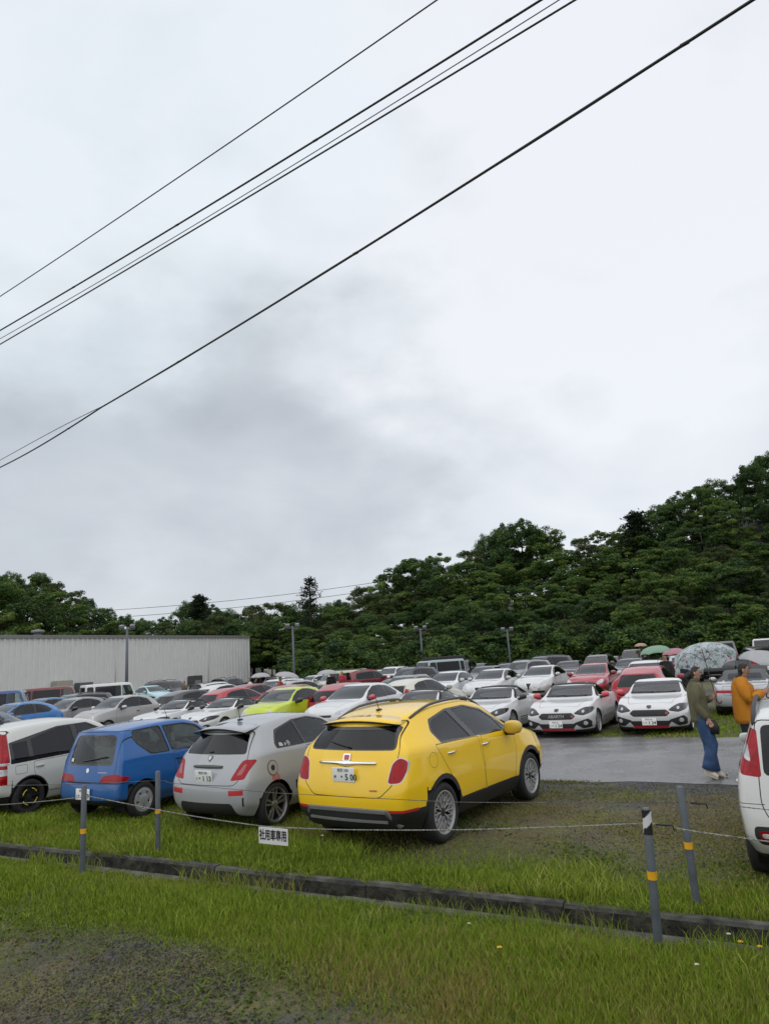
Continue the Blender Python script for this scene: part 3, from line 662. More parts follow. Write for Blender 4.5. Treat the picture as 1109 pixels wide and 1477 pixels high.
def kit_city():
    st = [([1.48, 1.58, 1.58, 1.50, 1.43], [.52, .61, .63, .59, .49], [.2, .36, .55, .68, .74], .77), (1.3, [.64, .71, .73, .68, .54], [.2, .36, .58, .78, .83], .86), (1.02, [.66, .745, .755, .70, .58], [.2, .36, .6, .85, .90], .93),
          (.72, [.66, .745, .755, .715, .63], [.2, .36, .62, .90, .96], .99, .03), (.38, [.66, .745, .755, .715, .585], [.2, .36, .62, .91, 1.21], 1.25, .03), (.02, [.66, .745, .755, .715, .555], [.2, .36, .62, .92, 1.365], 1.405),
          (-.35, [.66, .745, .755, .715, .55], [.2, .36, .62, .925, 1.39], 1.435), (-.75, [.66, .745, .755, .715, .545], [.2, .36, .62, .93, 1.38], 1.43), (-1.1, [.66, .75, .757, .715, .535], [.2, .36, .62, .935, 1.355], 1.41), (-1.36, [.65, .735, .75, .705, .53], [.2, .36, .62, .93, 1.33], 1.385),
          ([-1.50, -1.57, -1.55, -1.50, -1.40], [.59, .69, .71, .68, .51], [.26, .36, .6, .92, 1.30], 1.355)]
    b = Body(st, .07, .06, 3); k = Kit('city_hatch', 'car')
    b.cut('S', rp([(-.46, .92), (-.45, .5), (-.42, .33), (.62, .33), (.68, .6), (.66, .92)], .04), 'door', 'paint', gap=.005)
    b.cut('S', rp([(-.50, .945), (-.605, 1.355), (-.12, 1.355), (.16, 1.29), (.42, 1.10), (.60, .925), (.2, .915)], .03), None, 'gap')
    b.cut('S', rp([(-.48, .955), (-.575, 1.335), (-.12, 1.335), (.15, 1.27), (.40, 1.08), (.55, .94), (.2, .93)], .04), 'door_window', 'glass', .006)
    q = [(-1.27, 1.30), (-1.20, 1.325), (-.66, 1.35), (-.555, .945), (-.94, .955), (-1.15, 1.12)]
    b.cut('S', rp(grow(q, .016), .05), None, 'gap'); b.cut('S', rp(q, [.03, .03, .04, .04, .10, .1]), 'quarter_window', 'glass', .006)
    b.cut('B', rp([(-.55, .60), (.55, .60), (.60, .80), (.58, 1.34), (-.58, 1.34), (-.60, .80)], .06), 'tailgate', 'paint', gap=.006, cond=lambda c: c.x < -1.2)
    b.cut('B', rp([(-.545, .84), (.545, .84), (.485, 1.30), (-.485, 1.30)], .10), None, 'gloss', cond=lambda c: c.x < -1.2); b.cut('B', rp([(-.52, .865), (.52, .865), (.465, 1.28), (-.465, 1.28)], .09), 'rear_window', 'glass', .005, cond=lambda c: c.x < -1.2)
    b.cut2('B', rp([(.30, .60), (.74, .60), (.75, .67), (.66, .72), (.36, .70)], [.03, .02, .03, .04, .05]), 'tail_lamp', 'redlamp')
    b.cut('B', [(-.9, .575), (.9, .575), (.9, .59), (-.9, .59)], None, 'gap', cond=lambda c: c.x < -1.3); b.cut('B', [(-.9, .15), (.9, .15), (.9, .33), (-.9, .33)], None, 'black')
    b.cut('F', rp([(-.62, .97), (.62, .97), (.54, 1.355), (-.54, 1.355)], .05), 'windscreen', 'glassfront', .004, cond=lambda c: -.1 < c.x < .95 and c.z > .96)
    b.cut2('F', rp([(.36, .60), (.62, .60), (.62, .70), (.4, .72)], .05), 'headlamp', 'clearlamp', cond=lambda c: c.x > 1.2)
    b.cut('F', [(-.5, .3), (.5, .3), (.5, .42), (-.5, .42)], 'grille', 'black'); b.cut('T', rp([(1.42, -.44), (1.42, .44), (.78, .58), (.78, -.58)], .05), 'bonnet', 'paint', gap=.005, cond=lambda c: c.x > .7 and c.z > .7)
    for xa in (1.1, -1.1): b.arch(xa, .275, .315)
    bm = strip(b, 'S', [(-.30, .50), (.55, .50)], -1, .012); k.add('side_moulding', bm_mesh(bm, 'side_moulding'), ['black']); bm = strip(b, 'S', [(-.30, .50), (.55, .50)], 1, .012); k.add('side_moulding', bm_mesh(bm, 'side_moulding'), ['black'])
    bm = patch(b, 'B', circ((0, .77), .035, 12), -1, .006); k.add('emblem', bm_mesh(bm, 'emblem'), ['chrome'])
    bm = patch(b, 'B', [(.42, .895), (.49, .895), (.485, .945), (.42, .945)], -1, .003); k.add('window_sticker', bm_mesh(bm, 'window_sticker'), ['white'])
    bm = patch(b, 'B', [(-.44, .735), (-.24, .735), (-.24, .745), (-.44, .745)], -1, .004); k.add('badge', bm_mesh(bm, 'badge'), ['silver'])
    add_plate(k, b, 'B', .02, .425, '所沢 50', '・・89', tilt=0); add_wiper(k, b, 'B', (.12, .90), (-.40, .97), .02); add_mirrors(k, b, .52, .97, .84, keys=('black',), s=.8)
    add_handles(k, b, [(-.36, .80)], 'black', .14); add_antenna(k, b, .05, 0, .2, .4)
    bm = patch(b, 'S', circ((-.37, .72), .018, 10), -1, .004); k.add('door_lock', bm_mesh(bm, 'door_lock'), ['black'])
    finish(k, b, dict(R=.275, r=.178, w=.17, style='cap', x=(1.1, -1.1), y=.735, mat='hub'), (.8, -1.35, .32, .66), [(.1, .31, .42), (.1, -.31, .42), (-.72, .27, .46), (-.72, -.27, .46)], 'seatlight', dash=(.56, .92), lin='seatlight')
def kit_tall(name='tall_hatch', new=False):
    st = [([1.58, 1.70, 1.70, 1.62, 1.5], [.56, .65, .67, .63, .5], [.2, .38, .6, .78, .86], .9), (1.4, [.68, .76, .78, .72, .56], [.2, .38, .64, .88, .94], .98), (1.1, [.7, .785, .795, .745, .6], [.2, .38, .66, .94, 1.0], 1.04),
          (.8, [.7, .785, .795, .75, .66], [.2, .38, .68, .97, 1.04], 1.08, .03), (.45, [.7, .785, .795, .75, .615], [.2, .38, .68, .975, 1.30], 1.35, .04), (.1, [.7, .785, .795, .75, .575], [.2, .38, .68, .98, 1.435], 1.485), (-.35, [.7, .785, .795, .75, .565], [.2, .38, .68, .98, 1.475], 1.54),
          (-.8, [.7, .785, .795, .75, .56], [.2, .38, .68, .98, 1.465], 1.535), (-1.15, [.7, .79, .80, .75, .555], [.2, .38, .68, .98, 1.445], 1.515), (-1.4, [.69, .78, .79, .745, .55], [.2, .38, .68, .98, 1.42], 1.49), ([-1.58, -1.68, -1.66, -1.62, -1.53], [.62, .71, .74, .71, .53], [.26, .42, .66, .94, 1.385], 1.455)]
    b = Body(st, .08, .07, 3, 1.0 if not new else 1.03); k = Kit(name, 'car')
    b.cut('S', rp([(-1.09, .86), (-1.08, .66), (-.86, .34), (-.20, .32), (-.22, .88)], .04), 'rear_door', 'paint', gap=.005); b.cut('S', rp([(-.18, .88), (-.16, .32), (.68, .32), (.74, .6), (.72, .92)], .04), 'front_door', 'paint', gap=.005)
    if not new: b.cut('S', rp([(-1.42, .70), (-1.22, .70), (-1.22, .83), (-1.42, .83)], .02), 'fuel_flap', 'paint', gap=.004)
    tr = hull([(-1.50, .87), (-1.49, 1.215), (-1.16, 1.24), (-.56, 1.40), (.06, 1.41), (.36, 1.27), (.74, .95), (.70, .93)])
    b.cut('S', rp(tr, .02), None, 'gloss')
    b.cut('S', rp([(-1.44, .93), (-1.44, 1.19), (-1.18, 1.215), (-1.18, .935)], .02), 'quarter_window', 'glassdark', .005); b.cut('S', rp([(-1.09, .94), (-1.10, 1.235), (-.56, 1.375), (-.30, 1.385), (-.24, .95)], .02), 'rear_door_window', 'glassdark', .005)
    b.cut('S', rp([(-.14, .955), (-.20, 1.385), (.05, 1.385), (.34, 1.25), (.66, .965)], .02), 'front_door_window', 'glass', .005)
    b.cut('B', rp([(-.54, .56), (.54, .56), (.60, .7), (.56, 1.41), (-.56, 1.41), (-.60, .7)], .06), 'tailgate', 'paint', gap=.006, cond=lambda c: c.x < -1.35)
    if not new:
        b.cut('B', rp([(-.60, .93), (.60, .93), (.52, 1.375), (-.52, 1.375)], .05), 'rear_window', 'glassdark', .004, cond=lambda c: c.x < -1.35)
        for lo, hi, key in ((.55, .70, 'redlamp'), (.70, .80, 'clearlamp'), (.80, .86, 'redlamp'), (.86, .90, 'clearlamp'), (.90, 1.36, 'redlamp')):
            w = .02 if lo < .9 else .0
            b.cut('S', [(-1.9, lo), (-1.535-w+.02*(lo > .85), lo), (-1.54-w+.02*(lo > .85)+.03*(lo > .89), hi), (-1.9, hi)], 'tail_lamp', key, thr=.02, cond=lambda c: c.x < -1.3)
        b.cut('B', [(-.9, .15), (.9, .15), (.9, .36), (-.9, .36)], None, 'black')
    else:
        b.cut('B', rp([(-.55, .94), (.55, .94), (.52, 1.375), (-.52, 1.375)], .06), 'rear_window', 'glassdark', .004, cond=lambda c: c.x < -1.35)
        b.cut2('B', rp([(.57, .925), (.74, .945), (.745, 1.15), (.66, 1.34), (.555, 1.34)], .03), 'tail_lamp', 'redlamp', thr=.0, cond=lambda c: c.x < -1.42); b.cut2('B', rp([(.64, 1.05), (.70, 1.09), (.70, 1.19), (.645, 1.21)], .03), None, 'clearlamp', thr=0, cond=lambda c: c.x < -1.42)
        b.cut('B', [(-.9, .70), (.9, .70), (.9, .706), (-.9, .706)], None, 'gap', cond=lambda c: abs(c.y) > .58)
        b.cut2('B', rp([(.40, .36), (.66, .36), (.70, .44), (.69, .52), (.42, .52)], .04), 'lamp_housing', 'black'); b.cut2('B', rp([(.44, .39), (.64, .39), (.66, .48), (.46, .49)], .03), 'fog_lamp', 'redlamp'); b.cut2('B', rp([(.52, .42), (.63, .42), (.64, .46), (.53, .46)], .02), None, 'clearlamp')
        b.cut('B', [(-.9, .15), (.9, .15), (.9, .27), (-.9, .27)], None, 'black')
    b.cut('F', rp([(-.66, 1.05), (.66, 1.05), (.56, 1.43), (-.56, 1.43)], .05), 'windscreen', 'glassfront', .004, cond=lambda c: -.1 < c.x < 1.0 and c.z > 1.04)
    b.cut2('F', rp([(.42, .66), (.68, .68), (.66, .86), (.45, .82)], .05), 'headlamp', 'clearlamp', cond=lambda c: c.x > 1.2); b.cut('F', rp([(-.36, .34), (.36, .34), (.4, .55), (-.4, .55)], .04), 'grille', 'black')
    for xa in (1.15, -1.15): b.arch(xa, .29, .335, .025 if not new else 0)
    add_plate(k, b, 'B', 0, .62, '所沢 500', '・・10', tilt=3); add_mirrors(k, b, .62, 1.0, .90 if not new else .80, keys=('black',) if not new else ('paint',), s=.9 if not new else .7); add_handles(k, b, [(-.98, .78), (-.10, .80)], 'paint', .16); add_wiper(k, b, 'B', (0, .96), (.30, 1.02), .02)
    if new: add_rails(k, b, .2, -1.50, .57, .055, 'black', .022)
    else: add_antenna(k, b, -1.25, 0, .22, .3)
    finish(k, b, dict(R=.295, r=.20, w=.19, style='five' if new else 'twin', x=(1.15, -1.15), y=.78*(1.03 if new else 1), mat='dalloy' if not new else 'alloy'), (.9, -1.45, .36, .70), [(.15, .33, .5), (.15, -.33, .5), (-.7, .3, .54), (-.7, -.3, .54)], dash=(.66, .99))
def kit_roadster(name='roadster', logo=True, rear=False):
    st = [([1.84, 1.93, 1.94, 1.88, 1.77], [.6, .71, .73, .66, .5], [.14, .3, .5, .64, .69], .70), (1.6, [.76, .835, .845, .765, .56], [.14, .3, .52, .74, .77], .77), (1.155, [.78, .865, .875, .80, .6], [.14, .3, .55, .82, .83], .82), (.6, [.78, .85, .86, .80, .69], [.14, .3, .56, .85, .88], .89, .04),
          (.3, [.78, .85, .86, .80, .625], [.14, .3, .56, .87, 1.06], 1.10, .05), (.02, [.78, .85, .86, .80, .56], [.14, .3, .56, .87, 1.175], 1.205), (-.3, [.78, .85, .86, .80, .535], [.14, .3, .57, .875, 1.195], 1.235), (-.65, [.78, .855, .865, .81, .51], [.14, .3, .57, .88, 1.13], 1.18), (-.98, [.78, .87, .88, .83, .53], [.14, .3, .58, .885, .985], 1.02),
          (-1.25, [.78, .875, .885, .825, .60], [.14, .3, .58, .885, .90], .92), (-1.65, [.72, .83, .84, .77, .58], [.16, .32, .58, .85, .875], .89), ([-1.85, -1.95, -1.95, -1.90, -1.82], [.6, .72, .74, .68, .54], [.22, .36, .58, .77, .83], .85)]
    b = Body(st, .10, .07, 3); k = Kit(name, 'car')
    b.cut('S', rp([(-.72, .84), (-.72, .5), (-.66, .27), (.42, .27), (.52, .5), (.50, .84)], .05), 'door', 'paint', gap=.005)
    b.cut('T', rp([(1.72, -.50), (1.72, .50), (.66, .66), (.66, -.66)], .06), 'bonnet', 'paint', gap=.005, cond=lambda c: c.x > .55 and c.z > .6)
    b.cut('B', rp([(-.56, .60), (.56, .60), (.58, .84), (-.58, .84)], .03), 'boot_lid', 'paint', gap=.005, cond=lambda c: c.x < -1.6)
    roof = rp([(.07, -.58), (.07, .58), (-.3, .60), (-.8, .58), (-1.20, .52), (-1.24, 0), (-1.20, -.52), (-.8, -.58), (-.3, -.60)], .04)
    b.cut('T', roof, 'soft_top', 'canvas', thr=.2, cond=lambda c: c.z > .93 and -1.3 < c.x < .1)
    b.cut('S', hull([(-1.08, .93), (-.62, 1.17), (.02, 1.20), (-.9, .93), (-.3, 1.21)]), None, 'canvas', cond=lambda c: c.z > .9)
    b.cut('S', rp([(-.66, .90), (-.60, 1.10), (-.2, 1.15), (.08, 1.12), (.40, .92)], .03), 'door_window', 'glass', .005)
    if not rear: b.cut('S', [(.05, 1.13), (.10, 1.18), (.52, .90), (.45, .89)], None, 'gap')
    b.cut('F', rp([(-.63, .90), (.63, .90), (.55, 1.175), (-.55, 1.175)], .05), 'windscreen', 'glassfront', .004, cond=lambda c: -.05 < c.x < .8 and c.z > .89)
    b.cut2('F', rp([(.42, .575), (.53, .665), (.68, .725), (.83, .715), (.83, .59), (.66, .53)], .05), None, 'gloss', thr=.0, cond=lambda c: c.x > 1.2); b.cut2('F', rp([(.44, .578), (.54, .658), (.68, .712), (.815, .70), (.815, .60), (.66, .545)], .04), 'headlamp', 'darklamp', thr=.0, cond=lambda c: c.x > 1.2)
    b.cut2('F', circ((.65, .63), .032, 14), None, 'clearlamp', cond=lambda c: c.x > 1.2)
    b.cut('F', rp([(-.47, .52), (-.38, .445), (.38, .445), (.47, .52), (.38, .60), (-.38, .60)], .03), 'grille', 'black')
    b.cut('F', rp([(-.50, .345), (-.40, .225), (.40, .225), (.50, .345)], .02), 'lower_intake', 'black')
    b.cut2('F', rp([(.42, .355), (.52, .39), (.76, .46), (.82, .38), (.80, .24), (.62, .22)], .03), 'fog_surround', 'black', thr=0, cond=lambda c: c.x > 1.4); b.cut2('F', circ((.70, .35), .05, 12), 'fog_lamp', 'clearlamp')
    b.cut('F', rp([(-.40, .175), (.40, .175), (.42, .23), (-.42, .23)], .01), 'front_splitter', 'red'); b.cut2('F', [(.42, .1), (.95, .1), (.95, .2), (.42, .2)], None, 'black'); b.cut('F', [(-.42, .1), (.42, .1), (.42, .172), (-.42, .172)], None, 'black')
    b.cut('F', circ((.39, .52), .03, 10), None, 'red')
    for xa in (1.155, -1.155): b.arch(xa, .305, .345)
    if rear:
        b.cut2('B', rp([(.28, .655), (.78, .665), (.80, .72), (.70, .74), (.30, .735)], .03), 'tail_lamp', 'redlamp', thr=0, cond=lambda c: c.x < -1.5); b.cut('B', rp([(-.30, .44), (.30, .44), (.31, .63), (-.31, .63)], .02), 'plate_recess', 'black')
        b.cut('B', rp([(-.46, .98), (.46, .98), (.42, 1.13), (-.42, 1.13)], .03), 'rear_window', 'glassmid', .004, cond=lambda c: c.x < -.5)
        bm = patch(b, 'B', circ((0, .79), .035, 14), -1, .006); k.add('emblem', bm_mesh(bm, 'emblem'), ['silver']); b.cut('B', [(-.9, .15), (.9, .15), (.9, .30), (-.9, .30)], None, 'black')
        add_plate(k, b, 'B', 0, .55, '春日部 301', '・3 11', tilt=2)
        bm = strip(b, 'B', [(-.42, .645), (.42, .645)], -1, .012, .01); k.add('trim_bar', bm_mesh(bm, 'trim_bar'), ['chrome'])
    else:
        b.cut2('B', rp([(.45, .64), (.74, .64), (.76, .74), (.5, .76)], .04), 'tail_lamp', 'redlamp', thr=0, cond=lambda c: c.x < -1.5)
        bm = patch(b, 'F', rp([(-.055, .65), (0, .625), (.055, .65), (.05, .69), (-.05, .69)], .01), -1, .012); k.add('emblem', bm_mesh(bm, 'emblem'), ['gloss'])
        add_plate(k, b, 'F', -.02, .33, '所沢 301', '・1 24', tilt=-2)
        for sg in (1, -1):
            bm = strip(b, 'S', [(-.70, .33), (.55, .33)], sg, .008, .004); k.add('side_stripe', bm_mesh(bm, 'side_stripe'), ['dgrey'])
            bm = strip(b, 'S', [(-.70, .39), (.55, .39)], sg, .012, .004); k.add('side_stripe', bm_mesh(bm, 'side_stripe'), ['dgrey'])
    if logo:
        l, n = b.hit('F', 0, .52); M = Matrix(((0, -1, 0, 0), (1, 0, 0, 0), (0, 0, 1, 0), (0, 0, 0, 1))); M = Matrix.Rotation(math.pi/2, 4, 'Z'); M.translation = l+Vector((.012, 0, 0))
        k.add('grille_lettering', text_bm('ABARTH', .105, ext=.004, bold=.004), ['silver'], (), M)
    add_mirrors(k, b, .42, .93, .93, keys=('redpaint',), s=.92); add_handles(k, b, [(-.55, .72)], 'paint', .15)
    add_wiper(k, b, 'F', (-.1, .915), (.5, .925), .015); add_wiper(k, b, 'F', (-.62, .915), (-.05, .925), .015)
    finish(k, b, dict(R=.305, r=.225, w=.205, style='multi', x=(1.155, -1.155), y=.855), (.7, -.95, .28, .74), [(-.2, .35, .3), (-.2, -.35, .3)], dash=(.45, .86))
def kit_hatch5(name='hatch', alfa=True, zs=1.0, xs=1.0, doors=5, lamp='oval', level=2):
    S0 = [([2.0, 2.11, 2.13, 2.05, 1.93], [.6, .72, .76, .69, .5], [.18, .36, .58, .74, .80], .82), (1.75, [.76, .855, .875, .79, .6], [.18, .36, .6, .84, .89], .91), (1.3, [.78, .885, .895, .825, .65], [.18, .36, .64, .92, .96], .99), (.8, [.78, .875, .885, .835, .71], [.18, .36, .66, .97, 1.02], 1.05, .04),
          (.35, [.78, .875, .885, .835, .635], [.18, .36, .66, .98, 1.245], 1.285, .05), (-.1, [.78, .875, .885, .835, .575], [.18, .36, .66, .985, 1.395], 1.435), (-.5, [.78, .875, .885, .835, .56], [.18, .36, .66, .99, 1.42], 1.465), (-1.0, [.78, .88, .89, .84, .545], [.18, .36, .66, 1.0, 1.395], 1.45), (-1.35, [.78, .89, .90, .84, .515], [.18, .36, .66, 1.02, 1.335], 1.39), (-1.65, [.77, .88, .89, .82, .485], [.18, .36, .66, 1.02, 1.265], 1.315),
          ([-1.95, -2.06, -2.05, -1.92, -1.75], [.66, .78, .80, .74, .46], [.24, .42, .7, 1.0, 1.215], 1.265)]
    sx = lambda v: [q*xs for q in v] if isinstance(v, list) else v*xs
    st = [(sx(q[0]), q[1], [z*zs for z in q[2]], q[3]*zs)+tuple(q[4:]) for q in S0]
    X = lambda p: [(a*xs, c*zs) for a, c in p]; Y = lambda p: [(a, c*zs) for a, c in p]
    b = Body(st, .10, .09, level); k = Kit(name, 'car')
    if doors == 5:
        b.cut('S', X(rp([(-.22, .98), (-.2, .34), (.70, .34), (.80, .6), (.76, .98)], .04)), 'front_door', 'paint', gap=.006); b.cut('S', X(rp([(-1.22, 1.0), (-1.0, .62), (-.88, .34), (-.24, .34), (-.26, .98)], .04)), 'rear_door', 'paint', gap=.006)
    else: b.cut('S', X(rp([(-.62, 1.0), (-.58, .34), (.70, .34), (.80, .6), (.76, .98)], .04)), 'front_door', 'paint', gap=.006)
    b.cut('T', [(a*xs, c) for a, c in rp([(1.85, -.45), (1.85, .45), (.86, .66), (.86, -.66)], .06)], 'bonnet', 'paint', gap=.006, cond=lambda c: c.x > .7 and c.z > .7)
    tr = hull([(-1.50, 1.10), (-1.30, 1.25), (-1.0, 1.335), (-.45, 1.385), (-.05, 1.37), (.30, 1.24), (.72, 1.0), (-1.25, 1.015)]); b.cut('S', X(rp(tr, .03)), None, 'gloss')
    xd = -.22 if doors == 5 else -.60
    b.cut('S', X(rp([(xd-.06, 1.02), (xd-.12, 1.36), (-1.0, 1.315), (-1.28, 1.235), (-1.42, 1.11), (-1.22, 1.03)], .03)), 'rear_side_window', 'glassdark', .005); b.cut('S', X(rp([(xd, 1.02), (xd-.03, 1.362), (-.06, 1.352), (.28, 1.225), (.62, 1.02)], .03)), 'front_side_window', 'glass', .005)
    b.cut('F', Y(rp([(-.68, 1.03), (.68, 1.03), (.57, 1.39), (-.57, 1.39)], .06)), 'windscreen', 'glassfront', .004, cond=lambda c: -.2*xs < c.x < 1.05*xs and c.z > 1.02*zs)
    if lamp == 'oval': b.cut2('F', Y(rp([(.50, .66), (.60, .63), (.78, .72), (.76, .84), (.66, .84), (.54, .76)], .06)), 'headlamp', 'clearlamp', thr=0, cond=lambda c: c.x > 1.3)
    else: b.cut2('F', Y(rp([(.42, .64), (.70, .66), (.80, .80), (.74, .84), (.50, .74)], .05)), 'headlamp', 'darklamp' if lamp == 'dark' else 'clearlamp', thr=0, cond=lambda c: c.x > 1.2)
    if alfa:
        b.cut('F', Y([(-.16, .75), (0, .40), (.16, .75)]), None, 'chrome'); b.cut('F', Y([(-.13, .735), (0, .45), (.13, .735)]), 'shield_grille', 'black')
        b.cut2('F', Y(rp([(.14, .30), (.70, .30), (.72, .40), (.16, .40)], .03)), 'lower_intake', 'black')
    else:
        b.cut('F', Y(rp([(-.42, .26), (.42, .26), (.52, .44), (-.52, .44)], .04)), 'lower_intake', 'black'); b.cut('F', Y(rp([(-.36, .58), (.36, .58), (.40, .65), (-.40, .65)], .03)), 'grille', 'black')
    b.cut('B', Y(rp([(-.56, .62), (.56, .62), (.66, .98), (.5, 1.24), (-.5, 1.24), (-.66, .98)], .04)), 'tailgate', 'paint', gap=.006, cond=lambda c: c.x < -1.4*xs)
    b.cut('B', Y(rp([(-.61, .97 if doors == 5 else .90), (.61, .97 if doors == 5 else .90), (.49, 1.235), (-.49, 1.235)], .05)), 'rear_window', 'glassdark', .004, cond=lambda c: c.x < -1.4*xs)
    if doors == 5: b.cut2('B', Y(rp([(.44, .80), (.78, .82), (.80, .92), (.50, .93)], .03)), 'tail_lamp', 'redlamp', thr=0, cond=lambda c: c.x < -1.6*xs)
    else: b.cut2('B', Y(rp([(.62, .86), (.76, .86), (.70, 1.10), (.56, 1.14)], .02)), 'tail_lamp', 'redlamp', thr=0, cond=lambda c: c.x < -1.5*xs)
    b.cut('B', Y([(-.95, .1), (.95, .1), (.95, .30), (-.95, .30)]), None, 'black')
    for xa in (1.315*xs, -1.315*xs): b.arch(xa, .315, .355)
    add_plate(k, b, 'F', .0 if not alfa else .32, .50*zs if not alfa else .49*zs, '所沢 300', '・・1 8', tilt=0); add_plate(k, b, 'B', 0, .74*zs if doors == 5 else .45*zs, '大宮 300', '・2 45', tilt=5)
    bm = patch(b, 'B', circ((0, .93*zs), .04, 12), -1, .006); k.add('emblem', bm_mesh(bm, 'emblem'), ['chrome'])
    add_mirrors(k, b, .62*xs, 1.05*zs, .96, s=1.0); add_handles(k, b, [(-.08*xs if doors == 5 else -.45*xs, .86*zs)], 'paint', .17)
    finish(k, b, dict(R=.315, r=.23, w=.21, style='five', x=(1.315*xs, -1.315*xs), y=.875), (.95*xs, -1.65*xs, .34, .78), [(.1, .36, .42), (.1, -.36, .42), (-.85, .34, .46), (-.85, -.34, .46)], dash=(.72*xs, 1.0*zs))
def kit_suv(name='suv', box_=False, L=2.2, W=.90, Hh=1.68, rw=.35, rails=True, hood=1.0, cargo=False, sedan=False):
    """estate-shaped bodies: tall suv, slab-sided van, square off-roader, saloon"""
    h = Hh; f = L-.1
    if box_:      # slab sides, short nose, upright glass
        c = f-(.62 if not cargo else .45)
        st = [([f-.05, f+.02, f+.02, f-.02, f-.08], [W*.8, W*.9, W*.92, W*.86, W*.72], [.24, .42, .68, .86, .92], .95), (f-.25, [W*.9, W*.97, W*.98, W*.93, W*.78], [.24, .42, .7, .96, 1.02], 1.04), (c, [W*.92, W, W, W*.96, W*.86], [.24, .42, .74, 1.04, 1.10], 1.12, .03), (c-.24, [W*.92, W, W, W*.97, W*.86], [.24, .42, .74, 1.06, h*.85], h*.86, .02),
              (c-.46, [W*.92, W, W, W*.97, W*.83], [.24, .42, .74, 1.06, h-.05], h-.02), (0, [W*.92, W, W, W*.97, W*.83], [.24, .42, .74, 1.06, h-.035], h), (-f*.5, [W*.92, W, W, W*.97, W*.83], [.24, .42, .74, 1.06, h-.035], h), (-f+.22, [W*.92, W, W, W*.97, W*.82], [.24, .42, .74, 1.06, h-.05], h-.02), ([-f+.05, -f, -f, -f+.02, -f+.08], [W*.88, W*.95, W*.96, W*.93, W*.78], [.28, .42, .74, 1.04, h-.08], h-.05)]
        xs1, xr = c-.40, -f
    else:
        r0 = -f+.25 if not sedan else -f+.75
        st = [([f-.12, f-.02, f, f-.06, f-.16], [W*.68, W*.80, W*.84, W*.77, W*.6], [.22, .42, .66, .84*hood, .90*hood], .93*hood), (f-.35, [W*.84, W*.95, W*.97, W*.88, W*.68], [.22, .42, .7, .95*hood, 1.0*hood], 1.02*hood), (f-.85, [W*.87, W*.98, W, W*.93, W*.74], [.22, .42, .74, 1.02*hood, 1.07*hood], 1.10*hood), (f-1.25, [W*.87, W*.98, W*.99, W*.94, W*.80], [.22, .42, .74, 1.06*hood, 1.11*hood], 1.14*hood, .04),
              (f-1.6, [W*.87, W*.98, W*.99, W*.94, W*.72], [.22, .42, .74, 1.07*hood, h*.86], h*.88, .04), (f-1.98, [W*.87, W*.98, W*.99, W*.94, W*.68], [.22, .42, .74, 1.08*hood, h*.955], h*.98), (-.3, [W*.87, W*.98, W*.99, W*.94, W*.67], [.22, .42, .74, 1.09*hood, h*.97], h), (-.9, [W*.87, W*.98, W*.99, W*.95, W*.66], [.22, .42, .74, 1.10*hood, h*.96], h*.99), (r0-.0 if not sedan else -1.2, [W*.86, W*.98, W*.99, W*.94, W*.62], [.22, .42, .74, 1.12*hood, h*.92], h*.95)]
        if sedan: st += [(-f+.35, [W*.85, W*.96, W*.97, W*.90, W*.70], [.22, .42, .74, 1.0, 1.05], 1.07)]
        st += [([-f+.08, -f, -f+.02, -f+.10, -f+(.26 if not sedan else .12)], [W*.74, W*.86, W*.90, W*.85, W*.58 if not sedan else W*.66], [.28, .46, .74, 1.08*hood if not sedan else .94, h*.90 if not sedan else 1.0], h*.93 if not sedan else 1.02)]
        xs1, xr = f-1.9, -f+.3
    b = Body(st, .08, .06, 2); k = Kit(name, 'car')
    wf = f-.82 if not box_ else f-.62; wr = -f+.80 if not box_ else -f+.62
    zb, zt = (1.10*hood, h*.925) if not box_ else (1.08, h-.16)
    if box_:
        b.cut('S', rp([(c-.62, .36), (c-.05, .36), (c-.02, 1.04), (c-.62, 1.04)], .04), 'front_door', 'paint', gap=.006); b.cut('S', rp([(c-1.5, .36), (c-.66, .36), (c-.66, 1.04), (c-1.5, 1.04)], .04), 'rear_door', 'paint', gap=.006)
        b.cut('S', rp([(c-.92, zb), (c-.16, zb), (c-.40, zt), (c-.92, zt)], .06), 'front_side_window', 'glass', .005)
        if not cargo: b.cut('S', rp([(-f+.62, zb), (c-.98, zb), (c-.98, zt), (-f+.62, zt)], .07), 'rear_side_window', 'glassdark', .005)
        b.cut('S', rp([(-f+.12, zb), (-f+.52, zb), (-f+.52, zt), (-f+.14, zt)], .09), 'quarter_window', 'glassdark', .005)
        b.cut('B', rp([(-W*.78, zb), (W*.78, zb), (W*.70, zt), (-W*.70, zt)], .06), 'rear_window', 'glassdark', .005, cond=lambda q: q.x < -f+.5); b.cut('F', rp([(-W*.80, 1.14), (W*.80, 1.14), (W*.74, zt+.04), (-W*.74, zt+.04)], .06), 'windscreen', 'glassfront', .005, cond=lambda q: q.z > 1.12 and q.x > 0)
        b.cut2('F', circ((W*.66, .78), .10, 14) if rails else rp([(W*.5, .68), (W*.85, .68), (W*.85, .86), (W*.52, .84)], .03), 'headlamp', 'clearlamp'); b.cut('F', rp([(-W*.5, .66), (W*.5, .66), (W*.5, .84), (-W*.5, .84)], .03), 'grille', 'black')
        b.cut2('B', rp([(W*.84, .72), (W*.96, .72), (W*.95, .95), (W*.84, .95)], .02), 'tail_lamp', 'redlamp', thr=0, cond=lambda q: q.x < -f+.3)
    else:
